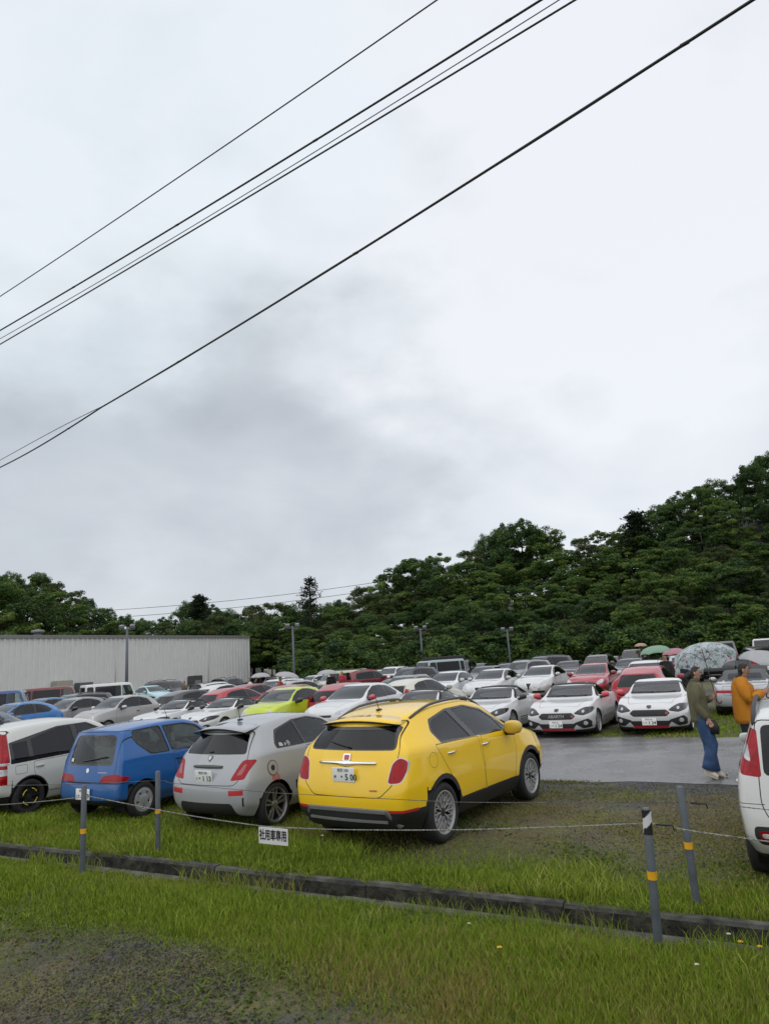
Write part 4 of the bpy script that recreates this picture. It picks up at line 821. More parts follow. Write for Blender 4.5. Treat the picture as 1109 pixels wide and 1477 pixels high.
        b.cut('S', rp([(f-2.2, .42), (f-1.35, .42), (f-1.25, .7), (f-1.3, zb-.03), (f-2.2, zb-.03)], .04), 'front_door', 'paint', gap=.006); b.cut('S', rp([(f-3.05, .6), (f-2.9, .42), (f-2.25, .42), (f-2.25, zb-.03), (f-3.15, zb-.03)], .04), 'rear_door', 'paint', gap=.006)
        e = -f+.45 if not sedan else -f+1.0
        b.cut('S', rp(hull([(e, zb+.08), (e+.15, zt-.05), (f-3.0, zt), (f-2.2, zt+.01), (f-1.62, h*.86), (f-1.33, zb), (e+.1, zb)]), .03), None, 'gloss')
        b.cut('S', rp([(e+.03, zb+.07), (e+.17, zt-.07), (f-2.27, zt-.02), (f-2.22, zb+.02), (e+.1, zb+.02)], .03), 'rear_side_window', 'glassdark', .005); b.cut('S', rp([(f-2.16, zb+.02), (f-2.2, zt-.02), (f-1.98, zt-.02), (f-1.66, h*.84), (f-1.44, zb+.02)], .03), 'front_side_window', 'glass', .005)
        b.cut('F', rp([(-W*.76, zb+.04), (W*.76, zb+.04), (W*.66, zt+.0), (-W*.66, zt+.0)], .06), 'windscreen', 'glassfront', .005, cond=lambda q: q.z > zb and q.x > -.2 and q.x > f-2.2)
        b.cut('B', rp([(-W*.74, zb+.03), (W*.74, zb+.03), (W*.60, zt-.02), (-W*.60, zt-.02)], .06), 'rear_window', 'glassdark', .005, cond=lambda q: q.x < -.8)
        b.cut2('F', rp([(W*.45, .72*hood), (W*.84, .74*hood), (W*.86, .86*hood), (W*.5, .84*hood)], .03), 'headlamp', 'clearlamp', thr=0, cond=lambda q: q.x > 1); b.cut('F', rp([(-W*.4, .62), (W*.4, .62), (W*.42, .82*hood), (-W*.42, .82*hood)], .04), 'grille', 'black')
        b.cut2('B', rp([(W*.55, .86), (W*.92, .88), (W*.9, 1.02), (W*.6, 1.02)], .03), 'tail_lamp', 'redlamp', thr=0, cond=lambda q: q.x < -1.4)
    b.cut('B', [(-1.2, .1), (1.2, .1), (1.2, .40), (-1.2, .40)], None, 'black'); b.cut('F', [(-1.2, .1), (1.2, .1), (1.2, .38), (-1.2, .38)], None, 'black')
    for xa in (wf, wr): b.arch(xa, rw, rw+.045)
    add_plate(k, b, 'F', 0, .52, '川越 330', '・5 21'); add_plate(k, b, 'B', 0, .66, '川越 330', '・5 21'); add_mirrors(k, b, (f-1.45) if not box_ else c-.18, zb+.06, W+.09, s=1.1, keys=('paint',))
    add_handles(k, b, [(f-2.1 if not box_ else c-.55, zb-.14)], 'paint', .17)
    if rails: add_rails(k, b, xs1-.15, xr+.1, W*.58 if not box_ else W*.72, .05, 'dgrey', .018)
    finish(k, b, dict(R=rw, r=rw*.68, w=.22, style='five', x=(wf, wr), y=W-.015), (f-1.2 if not box_ else c-.1, -f+.3, .42, W*.85), [(.2, W*.4, .56), (.2, -W*.4, .56), (-.8, W*.4, .58), (-.8, -W*.4, .58)], dash=((f-1.45, 1.06*hood) if not box_ else (c-.22, 1.04)))
kit_crossover(); kit_fiat500(); kit_city(); kit_tall(); kit_tall('new_tall_hatch', True); kit_roadster(); kit_roadster('tail_roadster', False, True); kit_roadster('plain_roadster', False)
kit_hatch5(); kit_hatch5('small_hatch', alfa=False, zs=1.02, xs=.93, doors=3, lamp='swept'); kit_hatch5('small_alfa', alfa=True, zs=1.0, xs=.94, doors=3)
kit_suv('suv'); kit_suv('big_suv', L=2.35, W=.93, Hh=1.80, rw=.37); kit_suv('saloon', L=2.3, W=.89, Hh=1.44, rw=.32, rails=False, hood=.90, sedan=True); kit_suv('wagon', L=2.28, W=.89, Hh=1.50, rw=.32, hood=.92)
kit_suv('boxy_van', box_=True, L=2.0, W=.86, Hh=1.90, rw=.31, rails=False); kit_suv('off_roader', box_=True, L=1.75, W=.80, Hh=1.73, rw=.34, rails=True); kit_suv('tall_van', box_=True, L=2.35, W=.90, Hh=1.95, rw=.33, rails=False)
# ================================================================== sky and light
w = bpy.data.worlds.new('World'); SC.world = w; w.use_nodes = True; nt = w.node_tree; N = nt.nodes; L = nt.links; N.clear()
wo = N.new('ShaderNodeOutputWorld'); bg1 = N.new('ShaderNodeBackground'); bg2 = N.new('ShaderNodeBackground'); mixs = N.new('ShaderNodeMixShader')
SUN_EL, SUN_ROT = R(50), R(197.5)
sky = N.new('ShaderNodeTexSky'); sky.sky_type = 'NISHITA'; sky.sun_disc = False; sky.sun_elevation = SUN_EL; sky.sun_rotation = SUN_ROT
L.new(sky.outputs[0], bg1.inputs[0]); bg1.inputs[1].default_value = .10
tc = N.new('ShaderNodeTexCoord')
mp = N.new('ShaderNodeMapping'); mp.inputs['Scale'].default_value = (1.5, 1.5, 2.6); mp.inputs['Location'].default_value = (3.1, .7, .4); L.new(tc.outputs['Generated'], mp.inputs[0])
n1 = N.new('ShaderNodeTexNoise'); n1.inputs['Scale'].default_value = 2.6; n1.inputs['Detail'].default_value = 9; n1.inputs['Roughness'].default_value = .52; n1.inputs['Distortion'].default_value = .35; L.new(mp.outputs[0], n1.inputs['Vector'])
def mathn(op, a, b=None, c=None):
    m = N.new('ShaderNodeMath'); m.operation = op
    for i, v in enumerate((a, b, c)):
        if v is None: continue
        if isinstance(v, (int, float)): m.inputs[i].default_value = v
        else: L.new(v, m.inputs[i])
    return m.outputs[0]
def blob(px, py, r0, r1, amp):
    d = pray(px, py).normalized(); dp = N.new('ShaderNodeVectorMath'); dp.operation = 'DOT_PRODUCT'; L.new(nrm.outputs[0], dp.inputs[0]); dp.inputs[1].default_value = d
    mr = N.new('ShaderNodeMapRange'); mr.interpolation_type = 'SMOOTHERSTEP'; mr.inputs[1].default_value = math.cos(R(r1)); mr.inputs[2].default_value = math.cos(R(r0)); mr.inputs[3].default_value = 0; mr.inputs[4].default_value = amp
    L.new(dp.outputs['Value'], mr.inputs[0]); return mr.outputs[0]
n2 = N.new('ShaderNodeTexNoise'); n2.inputs['Scale'].default_value = 3.0; n2.inputs['Detail'].default_value = 8; L.new(mp.outputs[0], n2.inputs['Vector'])
warp = N.new('ShaderNodeVectorMath'); warp.operation = 'MULTIPLY_ADD'; L.new(n2.outputs['Color'], warp.inputs[0]); warp.inputs[1].default_value = (.46, .46, .46); L.new(tc.outputs['Generated'], warp.inputs[2])
off = N.new('ShaderNodeVectorMath'); off.operation = 'SUBTRACT'; L.new(warp.outputs[0], off.inputs[0]); off.inputs[1].default_value = (.23, .23, .23)
nrm = N.new('ShaderNodeVectorMath'); nrm.operation = 'NORMALIZE'; L.new(off.outputs[0], nrm.inputs[0])
val = mathn('MULTIPLY_ADD', n1.outputs['Fac'], .34, .755)
for bl in ((240, 800, 2, 30, -.18), (430, 690, 2, 16, -.06), (90, 640, 1, 16, -.06), (60, 690, 1, 10, -.05), (400, 480, 3, 14, -.05), (560, 250, 1, 8, -.05), (900, 270, 1, 9, -.06), (720, 340, 1, 6, -.04), (850, 480, 4, 20, .08), (1040, 640, 2, 12, -.09), (700, 830, 2, 14, -.05), (800, 60, 6, 30, .05), (240, 150, 4, 22, .06)): val = mathn('ADD', val, blob(*bl))
for dd_, r0_, r1_, am_ in ((Vector((-.35, -1, .04)), 12, 62, -.46), (Vector((.8, -.6, .02)), 8, 46, -.36)):      # unseen dark sky low behind the camera, added to deepen the cars' reflections
    d_ = dd_.normalized(); dp_ = N.new('ShaderNodeVectorMath'); dp_.operation = 'DOT_PRODUCT'; L.new(nrm.outputs[0], dp_.inputs[0]); dp_.inputs[1].default_value = d_; mr_ = N.new('ShaderNodeMapRange'); mr_.interpolation_type = 'SMOOTHERSTEP'; mr_.inputs[1].default_value = math.cos(R(r1_)); mr_.inputs[2].default_value = math.cos(R(r0_)); mr_.inputs[4].default_value = am_; L.new(dp_.outputs['Value'], mr_.inputs[0]); val = mathn('ADD', val, mr_.outputs[0])
cr = N.new('ShaderNodeValToRGB'); L.new(val, cr.inputs[0]); e = cr.color_ramp.elements
e[0].position = .40; e[0].color = (.30, .325, .36, 1); e[1].position = .98; e[1].color = (.88, .90, .95, 1)
m1 = cr.color_ramp.elements.new(.62); m1.color = (.525, .555, .60, 1); m2 = cr.color_ramp.elements.new(.80); m2.color = (.72, .755, .80, 1)
cy = N.new('ShaderNodeMix'); cy.data_type = 'RGBA'; cy.blend_type = 'MULTIPLY'; L.new(blob(30, 150, 4, 34, .45), cy.inputs['Factor']); L.new(cr.outputs[0], cy.inputs['A']); cy.inputs['B'].default_value = (.88, .97, .98, 1)
L.new(cy.outputs['Result'], bg2.inputs[0]); bg2.inputs[1].default_value = 1.08
mixs.inputs[0].default_value = .90; L.new(bg1.outputs[0], mixs.inputs[1]); L.new(bg2.outputs[0], mixs.inputs[2]); L.new(mixs.outputs[0], wo.inputs[0])
sl = bpy.data.lights.new('sun', 'SUN'); sl.energy = 1.3; sl.angle = R(130); sl.color = (1, .97, .93); so = bpy.data.objects.new('sun', sl); COL.objects.link(so)
so.rotation_euler = (R(90)-SUN_EL, 0, R(180)-SUN_ROT)
SC.view_settings.view_transform = 'Standard'; SC.view_settings.look = 'None'; SC.view_settings.exposure = 0.0
SC.cycles.max_bounces = 6; SC.cycles.transparent_max_bounces = 12; SC.cycles.diffuse_bounces = 3; SC.cycles.glossy_bounces = 3
# ================================================================== ground
def sm(a, b, x): t = np.clip((x-a)/(b-a), 0, 1); return t*t*(3-2*t)
def nz(x, y, s, seed=0):
    """cheap smooth noise, -1..1"""
    r = np.random.default_rng(seed); o = 0*x; amp = 1.0; tot = 0
    for k in range(4):
        th = r.uniform(0, 6.28, 3); ph = r.uniform(0, 6.28, 3); f = s*(1.9**k)
        o = o+amp*sum(np.sin((x*np.cos(t)+y*np.sin(t))*f+p) for t, p in zip(th, ph))/2.2; tot += amp; amp *= .6
    return o/tot
B_ROAD0, B_ROAD1 = 12.22, 17.92
def ground_mat():
    m, nt, b = new_mat('lot_ground'); N = nt.nodes; L = nt.links; tc = N.new('ShaderNodeTexCoord'); V = tc.outputs['Object']
    def noise(s, d=6, r=.55):
        n = N.new('ShaderNodeTexNoise'); n.inputs['Scale'].default_value = s; n.inputs['Detail'].default_value = d; n.inputs['Roughness'].default_value = r; L.new(V, n.inputs['Vector']); return n.outputs['Fac']
    def mapr(v, a, c, lo=0, hi=1):
        r = N.new('ShaderNodeMapRange'); r.inputs[1].default_value = a; r.inputs[2].default_value = c; r.inputs[3].default_value = lo; r.inputs[4].default_value = hi; L.new(v, r.inputs[0]); return r.outputs[0]
    def mx(f, A, B):
        n = N.new('ShaderNodeMix'); n.data_type = 'RGBA'; L.new(f, n.inputs['Factor'])
        for s, v in (('A', A), ('B', B)):
            if isinstance(v, tuple): n.inputs[s].default_value = (*v, 1)
            else: L.new(v, n.inputs[s])
        return n.outputs['Result']
    def ma(op, a, c):
        n = N.new('ShaderNodeMath'); n.operation = op
        for i, v in enumerate((a, c)):
            if isinstance(v, (int, float)): n.inputs[i].default_value = v
            else: L.new(v, n.inputs[i])
        return n.outputs[0]
    vo = N.new('ShaderNodeTexVoronoi'); vo.inputs['Scale'].default_value = 55; L.new(V, vo.inputs['Vector'])
    grav = mx(mapr(noise(38, 3), .35, .7), (.028, .029, .030), (.115, .115, .115)); grav = mx(mapr(vo.outputs['Color'], .1, .95), grav, (.055, .055, .056))
    straw = mx(mapr(noise(26, 5), .35, .65), (.050, .042, .024), (.165, .130, .068))
    moss = mx(mapr(noise(17, 6), .35, .65), (.058, .062, .018), (.170, .162, .044))
    green = mx(mapr(noise(14, 6), .3, .7), (.034, .050, .010), (.080, .100, .022))
    dp = N.new('ShaderNodeVectorMath'); dp.operation = 'DOT_PRODUCT'; L.new(V, dp.inputs[0]); dp.inputs[1].default_value = HV
    bb = ma('ADD', ma('ADD', dp.outputs['Value'], mapr(noise(.9, 5), .3, .7, -.45, .45)), mapr(noise(9, 5), .3, .7, -.35, .35))
    c = mx(mapr(noise(1.5, 7, .62), .36, .56), grav, mx(mapr(noise(1.1, 6), .42, .6), straw, moss))                 # worn foreground
    lotc = mx(mapr(ma('ADD', noise(1.7, 8, .65), mapr(bb, 9.8, 12.2, .10, -.16)), .38, .56), grav, mx(mapr(noise(1.3, 6), .42, .60), straw, moss))
    c = mx(mapr(ma('ADD', bb, mapr(noise(4, 6), .3, .7, -.5, .5)), 4.2, 4.5), c, green); c = mx(mapr(bb, 7.0, 8.6), c, lotc)
    far = mx(mapr(noise(.5, 7, .6), .44, .58), mx(mapr(noise(2.2, 6), .4, .6), grav, (.05, .05, .048)), moss); c = mx(mapr(bb, 17.5, 19.5), c, far)
    L.new(c, b.inputs['Base Color']); L.new(mapr(noise(6, 4), .3, .7, .55, .95), b.inputs['Roughness'])
    h = ma('ADD', ma('MULTIPLY', noise(60, 4), .5), ma('MULTIPLY', vo.outputs['Distance'], .6)); bp = N.new('ShaderNodeBump'); bp.inputs['Strength'].default_value = .9; bp.inputs['Distance'].default_value = .03
    L.new(h, bp.inputs['Height']); L.new(bp.outputs['Normal'], b.inputs['Normal']); return m
GM = ground_mat()
def ab_grid(name, a0, a1, b0, b1, na, nb, zf, mat, kind='structure'):
    aa = np.linspace(a0, a1, na); bb = np.linspace(b0, b1, nb); bm = bmesh.new(); vs = [[bm.verts.new(AB(a, b, float(zf(a, b)))) for b in bb] for a in aa]
    for i in range(na-1):
        for j in range(nb-1): bm.faces.new((vs[i][j], vs[i+1][j], vs[i+1][j+1], vs[i][j+1]))
    o = obj(name, bm, mat); tag(o, kind=kind); return o
D0, D1 = 6.05, 6.46                               # ditch opening
def sheet(name, quads, mat, z=0.0):
    bm = bmesh.new()
    for q in quads: bm.faces.new([bm.verts.new(AB(a, b, z)) for a, b in q])
    return tag(obj(name, bm, mat), kind='structure')
def near_z(a, b): return .02*math.sin(a*1.3+b)*max(0, 1-abs(b-5)/3)*(b < D0-.2)
sheet('ground', [[(-900, -60), (900, -60), (900, 1.5), (-900, 1.5)], [(-900, 1.5), (-30, 1.5), (-30, D0-.14), (-900, D0-.14)], [(20, 1.5), (900, 1.5), (900, D0-.14), (20, D0-.14)]], GM)
def gz(a, b): return np.where(b < D0-.14, (.016*np.sin(a*1.7+b*2)+.014*np.sin(a*.8-b*3.1))*np.clip((D0-.14-b)*2, 0, 1)*np.clip((b-1.5)*2, 0, 1), 0.0)
ab_grid('foreground_ground', -30, 20, 1.5, D0-.14, 160, 26, lambda a, b: gz(np.float64(a), np.float64(b)), GM)
sheet('ground', [[(-900, D1+.09), (900, D1+.09), (900, 1400), (-900, 1400)]], GM)
def wet_asphalt():
    m, nt, b = new_mat('wet_asphalt'); N = nt.nodes; L = nt.links; tc = N.new('ShaderNodeTexCoord'); V = tc.outputs['Object']
    def noise(s, d=5):
        n = N.new('ShaderNodeTexNoise'); n.inputs['Scale'].default_value = s; n.inputs['Detail'].default_value = d; L.new(V, n.inputs['Vector']); return n.outputs['Fac']
    def mapr(v, a, c, lo, hi):
        r = N.new('ShaderNodeMapRange'); r.inputs[1].default_value = a; r.inputs[2].default_value = c; r.inputs[3].default_value = lo; r.inputs[4].default_value = hi; L.new(v, r.inputs[0]); return r.outputs[0]
    c = N.new('ShaderNodeMix'); c.data_type = 'RGBA'; L.new(mapr(noise(70, 3), .35, .65, 0, 1), c.inputs['Factor']); c.inputs['A'].default_value = (.085, .085, .088, 1); c.inputs['B'].default_value = (.25, .25, .255, 1); L.new(c.outputs['Result'], b.inputs['Base Color'])
    L.new(mapr(noise(1.3, 7), .35, .68, .10, .38), b.inputs['Roughness']); b.inputs['Specular IOR Level'].default_value = .6
    bp = N.new('ShaderNodeBump'); bp.inputs['Strength'].default_value = .35; bp.inputs['Distance'].default_value = .01; L.new(noise(110, 3), bp.inputs['Height']); L.new(bp.outputs['Normal'], b.inputs['Normal']); return m
bm = bmesh.new(); rl = []
for i in range(241):
    a = -60+i*.5; j0 = .07*math.sin(a*2.3)+.05*math.sin(a*5.1+1); j1 = .08*math.sin(a*1.9+2)+.05*math.sin(a*4.7)
    rl.append([bm.verts.new(AB(a, B_ROAD0+j0, .006)), bm.verts.new(AB(a, (B_ROAD0+B_ROAD1)/2, .05)), bm.verts.new(AB(a, B_ROAD1+j1, .006))])
for p, q in zip(rl, rl[1:]):
    for k in range(2): bm.faces.new((p[k], q[k], q[k+1], p[k+1]))
tag(obj('road', bm, wet_asphalt()), kind='structure')
# ---------------------------------------------------------------- concrete ditch
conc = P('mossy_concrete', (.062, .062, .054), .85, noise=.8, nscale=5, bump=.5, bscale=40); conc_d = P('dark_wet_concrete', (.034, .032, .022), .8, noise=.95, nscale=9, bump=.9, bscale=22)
bm = bmesh.new()
prof = [(D0-.14, .006), (D0, .012), (D0+.015, 0), (D0+.03, -.40), (D1-.03, -.40), (D1-.012, -.012), (D1, .018), (D1+.09, .014), (D1+.095, -.2), (D0-.145, -.5), (D0-.145, -.2)]
for i in range(-16, 12):                           # cast sections with joints
    a0, a1 = i*2.0+.006, (i+1)*2.0-.006; dz = .008*math.sin(i*2.7); lo = [bm.verts.new(AB(a0, b, z+dz)) for b, z in prof]; hi = [bm.verts.new(AB(a1, b, z+dz*.6)) for b, z in prof]; n = len(prof)
    for k in range(n):
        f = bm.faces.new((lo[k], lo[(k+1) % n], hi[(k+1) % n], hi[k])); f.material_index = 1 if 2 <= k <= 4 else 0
    bm.faces.new(lo[::-1]); bm.faces.new(hi)
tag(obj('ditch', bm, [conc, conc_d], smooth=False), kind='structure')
# ================================================================== grass
def grass(name, n, a0, a1, b0, b1, dens, hgt, wid, cols, seed, lean=.35):
    r = np.random.default_rng(seed); a = r.uniform(a0, a1, n); b = r.uniform(b0, b1, n); x = a*UV.x+b*HV.x; y = a*UV.y+b*HV.y
    vis = (y > 3.5) & (np.abs(x) < .62*y+.8); d = np.hypot(x, y); keep = vis & (r.uniform(0, 1, n) < dens(a, b, d)); a, b, x, y, d = a[keep], b[keep], x[keep], y[keep], d[keep]; n = len(a)
    h = hgt(a, b)*r.uniform(.55, 1.3, n); wd = wid*(d/5.5)**.75*r.uniform(.7, 1.3, n); az = r.uniform(0, 6.283, n); ln = h*lean*r.uniform(.3, 1.6, n); la = r.uniform(0, 6.283, n)
    tx, ty = np.cos(az)*wd/2, np.sin(az)*wd/2; lx, ly = np.cos(la)*ln, np.sin(la)*ln; z0 = gz(a, b)-.01
    V = np.empty((n, 5, 3), np.float32)
    for k, (t, wf, sg) in enumerate(((0, 1, -1), (0, 1, 1), (.55, .8, 1), (.55, .8, -1), (1, 0, 0))):
        V[:, k, 0] = x+tx*wf*sg+lx*t*t; V[:, k, 1] = y+ty*wf*sg+ly*t*t; V[:, k, 2] = z0+h*(t-.18*t*t)
    me = bpy.data.meshes.new(name); me.vertices.add(n*5); me.vertices.foreach_set('co', V.ravel())
    base = np.arange(n)*5; loops = np.stack([base, base+1, base+2, base+3, base+3, base+2, base+4], 1).ravel()
    me.loops.add(n*7); me.loops.foreach_set('vertex_index', loops.astype(np.int32)); me.polygons.add(n*2)
    me.polygons.foreach_set('loop_start', np.stack([np.arange(n)*7, np.arange(n)*7+4], 1).ravel().astype(np.int32)); me.update(calc_edges=True)
    at = me.color_attributes.new('tint', 'FLOAT_COLOR', 'POINT'); cs = np.array(cols); pk = np.clip(nz(x, y, 1.6, seed)*.5+.5+r.normal(0, .24, n), 0, .999); i0 = (pk*(len(cs)-1)).astype(int); fr = (pk*(len(cs)-1)-i0)[:, None]
    c = cs[i0]*(1-fr)+cs[i0+1]*fr; C = np.ones((n, 5, 4), np.float32); C[:, :, :3] = c[:, None, :]; at.data.foreach_set('color', C.ravel())
    me.polygons.foreach_set('use_smooth', np.zeros(n*2, bool)); o = link(name, me, GRASS); tag(o, kind='stuff'); return n
def tint_mat(name, rough=.6, trans=.25):
    m, nt, b = new_mat(name); N = nt.nodes; L = nt.links; at = N.new('ShaderNodeVertexColor'); at.layer_name = 'tint'; L.new(at.outputs[0], b.inputs['Base Color']); b.inputs['Roughness'].default_value = rough; b.inputs['Specular IOR Level'].default_value = .15
    t = N.new('ShaderNodeBsdfTranslucent'); L.new(at.outputs[0], t.inputs[0]); mxs = N.new('ShaderNodeMixShader'); mxs.inputs[0].default_value = trans; L.new(b.outputs[0], mxs.inputs[1]); L.new(t.outputs[0], mxs.inputs[2]); L.new(mxs.outputs[0], N['Material Output'].inputs[0]); return m
GRASS = tint_mat('grass_blades')
GC = [(.31, .24, .09), (.27, .29, .05), (.17, .24, .022), (.24, .34, .030), (.13, .19, .020), (.29, .37, .045), (.11, .16, .018)]
GS = [(.27, .21, .10), (.19, .15, .065), (.18, .18, .045), (.12, .13, .03), (.17, .18, .036)]
lim = lambda a, b: 4.36-.20*np.clip((a+7)/5, 0, 1.4)-.30*np.clip(a+3.4, 0, 3)+.34*nz(a, b, 1.1, 5)
grass('grass', 330000, -13, 1.2, 3.6, D0-.09, lambda a, b, d: (sm(-.12, .45, b-lim(a, b))*(.5+.5*sm(-.4, .5, nz(a, b, 2.2, 9)))*(1-.75*sm(.38, .62, nz(a, b, 1.5, 71)))+.06*(nz(a, b, 2.4, 3) > .25))*np.clip(5.2/d, 0, 1)**1.1,
      lambda a, b: (.035+.07*sm(.0, .9, b-lim(a, b))+.025*nz(a, b, 1.9, 4))*(1-.42*sm(5.35, 5.85, b))*(1+.75*np.clip(nz(a, b, 3.2, 77)-.15, 0, 1)), .0065, GC, 21)
grass('grass', 190000, -13, 1.2, 2.8, D0-.4, lambda a, b, d: .62*sm(-.45, .25, nz(a, b, 1.7, 8)+.10)*(1-sm(.3, 1.1, b-lim(a, b)))*np.clip(5.2/d, 0, 1), lambda a, b: .035+.0*a, .0055, GS, 22, .9)
ftl = lambda a, b: .70*np.exp(-np.clip(b-7.05-.45*nz(a, b, .8, 2), 0, 9)/.55)
fdn = lambda a, b, d: np.clip((ftl(a, b)*1.4+.55*(1-sm(-5.8, -4.4, a))*(1-sm(9.5, 12, b))+.10*sm(-.2, .5, nz(a, b, 1.3, 6))), 0, 1)*np.clip(7/d, 0, 1)**1.3
grass('grass', 420000, -17, 1.5, D1+.10, 12.1, fdn, lambda a, b: .03+.105*np.clip(ftl(a, b)+.32*(1-sm(-6, -4.2, a)), 0, .72)+.03*ftl(a, b)*nz(a, b, 2.0, 4), .0075, GC, 23)
grass('grass', 240000, -9, 1.5, 7.2, 12.2, lambda a, b, d: (.05+.35*sm(-.2, .4, nz(a, b, 1.2, 12)))*(1-.7*sm(10.2, 12, b))*np.clip(7/d, 0, 1), lambda a, b: .028+0*a, .007, GS, 24, 1.0)
grass('grass', 70000, -11, 3.5, B_ROAD1-.05, 25, lambda a, b, d: (.55*sm(-.1, .4, nz(a, b, .9, 13))+.3*(a > -3.2)*sm(-.5, .1, nz(a, b, .7, 15))), lambda a, b: .05+.03*(a > -3.2), .014, GC, 25)
grass('grass', 26000, -20, 3, B_ROAD0-.28, B_ROAD0+.05, lambda a, b, d: .5*sm(-.2, .4, nz(a, b, 1.6, 17)), lambda a, b: .04+0*a, .010, GS, 26, .7)
grass('grass', 5200, -12, 1.2, D0-.14, D0-.02, lambda a, b, d: .55*sm(-.2, .5, nz(a, b, 2.6, 19)), lambda a, b: .17+.05*nz(a, b, 3, 2), .005, GC, 27, .45)
grass('grass', 16000, -14, 1.2, D1-.01, D1+.13, lambda a, b, d: .75*sm(-.15, .5, nz(a, b, 2.6, 29)), lambda a, b: .10+.05*nz(a, b, 4, 6), .006, GC, 28, 1.1)
def stones(name, n, a0, a1, b0, b1, dens, lo, hi, cols, seed):
    r = np.random.default_rng(seed); a = r.uniform(a0, a1, n); b = r.uniform(b0, b1, n); x = a*UV.x+b*HV.x; y = a*UV.y+b*HV.y; d = np.hypot(x, y); k = (y > 3.5) & (np.abs(x) < .62*y+.5) & (r.uniform(0, 1, n) < dens(a, b)); a, b, x, y, d = a[k], b[k], x[k], y[k], d[k]; n = len(a)
    base = np.array([(1, 0, 0), (0, 1, 0), (-1, 0, 0), (0, -1, 0), (0, 0, .8), (0, 0, -.5)]); s = (lo+(hi-lo)*r.uniform(0, 1, n)**2.5)[:, None, None]; V = base[None]*s*r.uniform(.6, 1.25, (n, 6, 3)); th = r.uniform(0, 6.28, n); c_, s_ = np.cos(th)[:, None], np.sin(th)[:, None]
    W = np.stack([V[:, :, 0]*c_-V[:, :, 1]*s_+x[:, None], V[:, :, 0]*s_+V[:, :, 1]*c_+y[:, None], V[:, :, 2]+s[:, :, 0]*.15+gz(a, b)[:, None]], 2).astype(np.float32); tri = np.array([(0, 1, 4), (1, 2, 4), (2, 3, 4), (3, 0, 4), (1, 0, 5), (2, 1, 5), (3, 2, 5), (0, 3, 5)]); idx = (tri[None]+np.arange(n)[:, None, None]*6).ravel().astype(np.int32)
    me = bpy.data.meshes.new(name); me.vertices.add(n*6); me.vertices.foreach_set('co', W.ravel()); me.loops.add(len(idx)); me.loops.foreach_set('vertex_index', idx); me.polygons.add(n*8); me.polygons.foreach_set('loop_start', (np.arange(n*8)*3).astype(np.int32)); me.update(calc_edges=True); me.polygons.foreach_set('use_smooth', np.zeros(n*8, bool))
    at = me.color_attributes.new('tint', 'FLOAT_COLOR', 'POINT'); C = np.ones((n, 6, 4), np.float32); C[:, :, :3] = (np.array(cols)[r.integers(0, len(cols), n)]*r.uniform(.6, 1.3, (n, 1)))[:, None, :]; at.data.foreach_set('color', C.ravel()); tag(link(name, me, STONE), kind='stuff')
STONE = tint_mat('loose_stones', .7, 0.0); SCOL = [(.048, .046, .042), (.070, .066, .060), (.034, .033, .031), (.095, .090, .080), (.062, .052, .040)]
stones('gravel', 90000, -9, 1, 2.7, 5.2, lambda a, b: (1-sm(-.1, .45, b-lim(a, b)))*(.10+.85*sm(-.1, .45, nz(a, b, 1.2, 31)+.5*(1-sm(3.4, 4.2, b))*(a < -2.6))), .004, .015, SCOL, 41)
stones('gravel', 50000, -9, 1.5, 7.4, 12.2, lambda a, b: .05+.35*sm(.0, .5, nz(a, b, 1.3, 33))+.45*sm(10.4, 11.8, b), .005, .016, SCOL, 42)
def RB(px, py, b):
    d = pray(px, py); o = Vector((0, 0, CH)); t = (b-o.dot(HV))/d.dot(HV); return o+d*t
ylw = P('dandelion_yellow', (.75, .50, .02), .7); wht = P('clover_white', (.62, .62, .55), .8); stem = P('flower_stem', (.10, .15, .03), .6)
tall = lambda s, t: (lambda a, b, d: .8*sm(t, t+.3, nz(a, b, 2.3, s))*np.clip(6/d, 0, 1))
grass('grass', 16000, -13, 1.2, 4.7, D0-.25, tall(61, .30), lambda a, b: .17+.06*nz(a, b, 5, 3), .0065, GC[2:6]+[(.34, .36, .10)], 62, .45)
grass('grass', 36000, -13, 1.4, D1+.1, 7.5, tall(63, .15), lambda a, b: .19+.07*nz(a, b, 5, 3), .007, GC[2:6]+[(.34, .36, .10)], 64, .45)
grass('grass', 60000, -6.5, 1.5, 7.6, 11.8, lambda a, b, d: .9*sm(.12, .42, nz(a, b, .95, 66))*np.clip(7/d, 0, 1), lambda a, b: .035+0*a, .009, [(.16, .19, .035), (.24, .27, .05), (.12, .15, .025), (.28, .27, .06)], 65, .9)
grass('grass', 60000, -6.5, 1.5, 7.4, 11.4, lambda a, b, d: .9*sm(.12, .42, -nz(a, b, .8, 68))*np.clip(7/d, 0, 1), lambda a, b: .03+0*a, .008, [(.26, .19, .09), (.17, .125, .06), (.32, .25, .13), (.20, .17, .07)], 67, 1.2)
grass('ground_weeds', 60000, -13, 1.2, 3.2, D0-.15, lambda a, b, d: .5*sm(.1, .6, nz(a, b, 1.5, 51))*np.clip(5.2/d, 0, 1), lambda a, b: .045+0*a, .020, [(.07, .11, .022), (.11, .16, .03), (.09, .13, .03), (.15, .19, .04)], 52, 1.3)
grass('ground_weeds', 50000, -13, 1.5, 6.7, 9.5, lambda a, b, d: .5*sm(.1, .6, nz(a, b, 1.5, 53))*np.clip(7/d, 0, 1), lambda a, b: .05+0*a, .022, [(.07, .11, .022), (.11, .16, .03), (.15, .19, .04)], 54, 1.3)
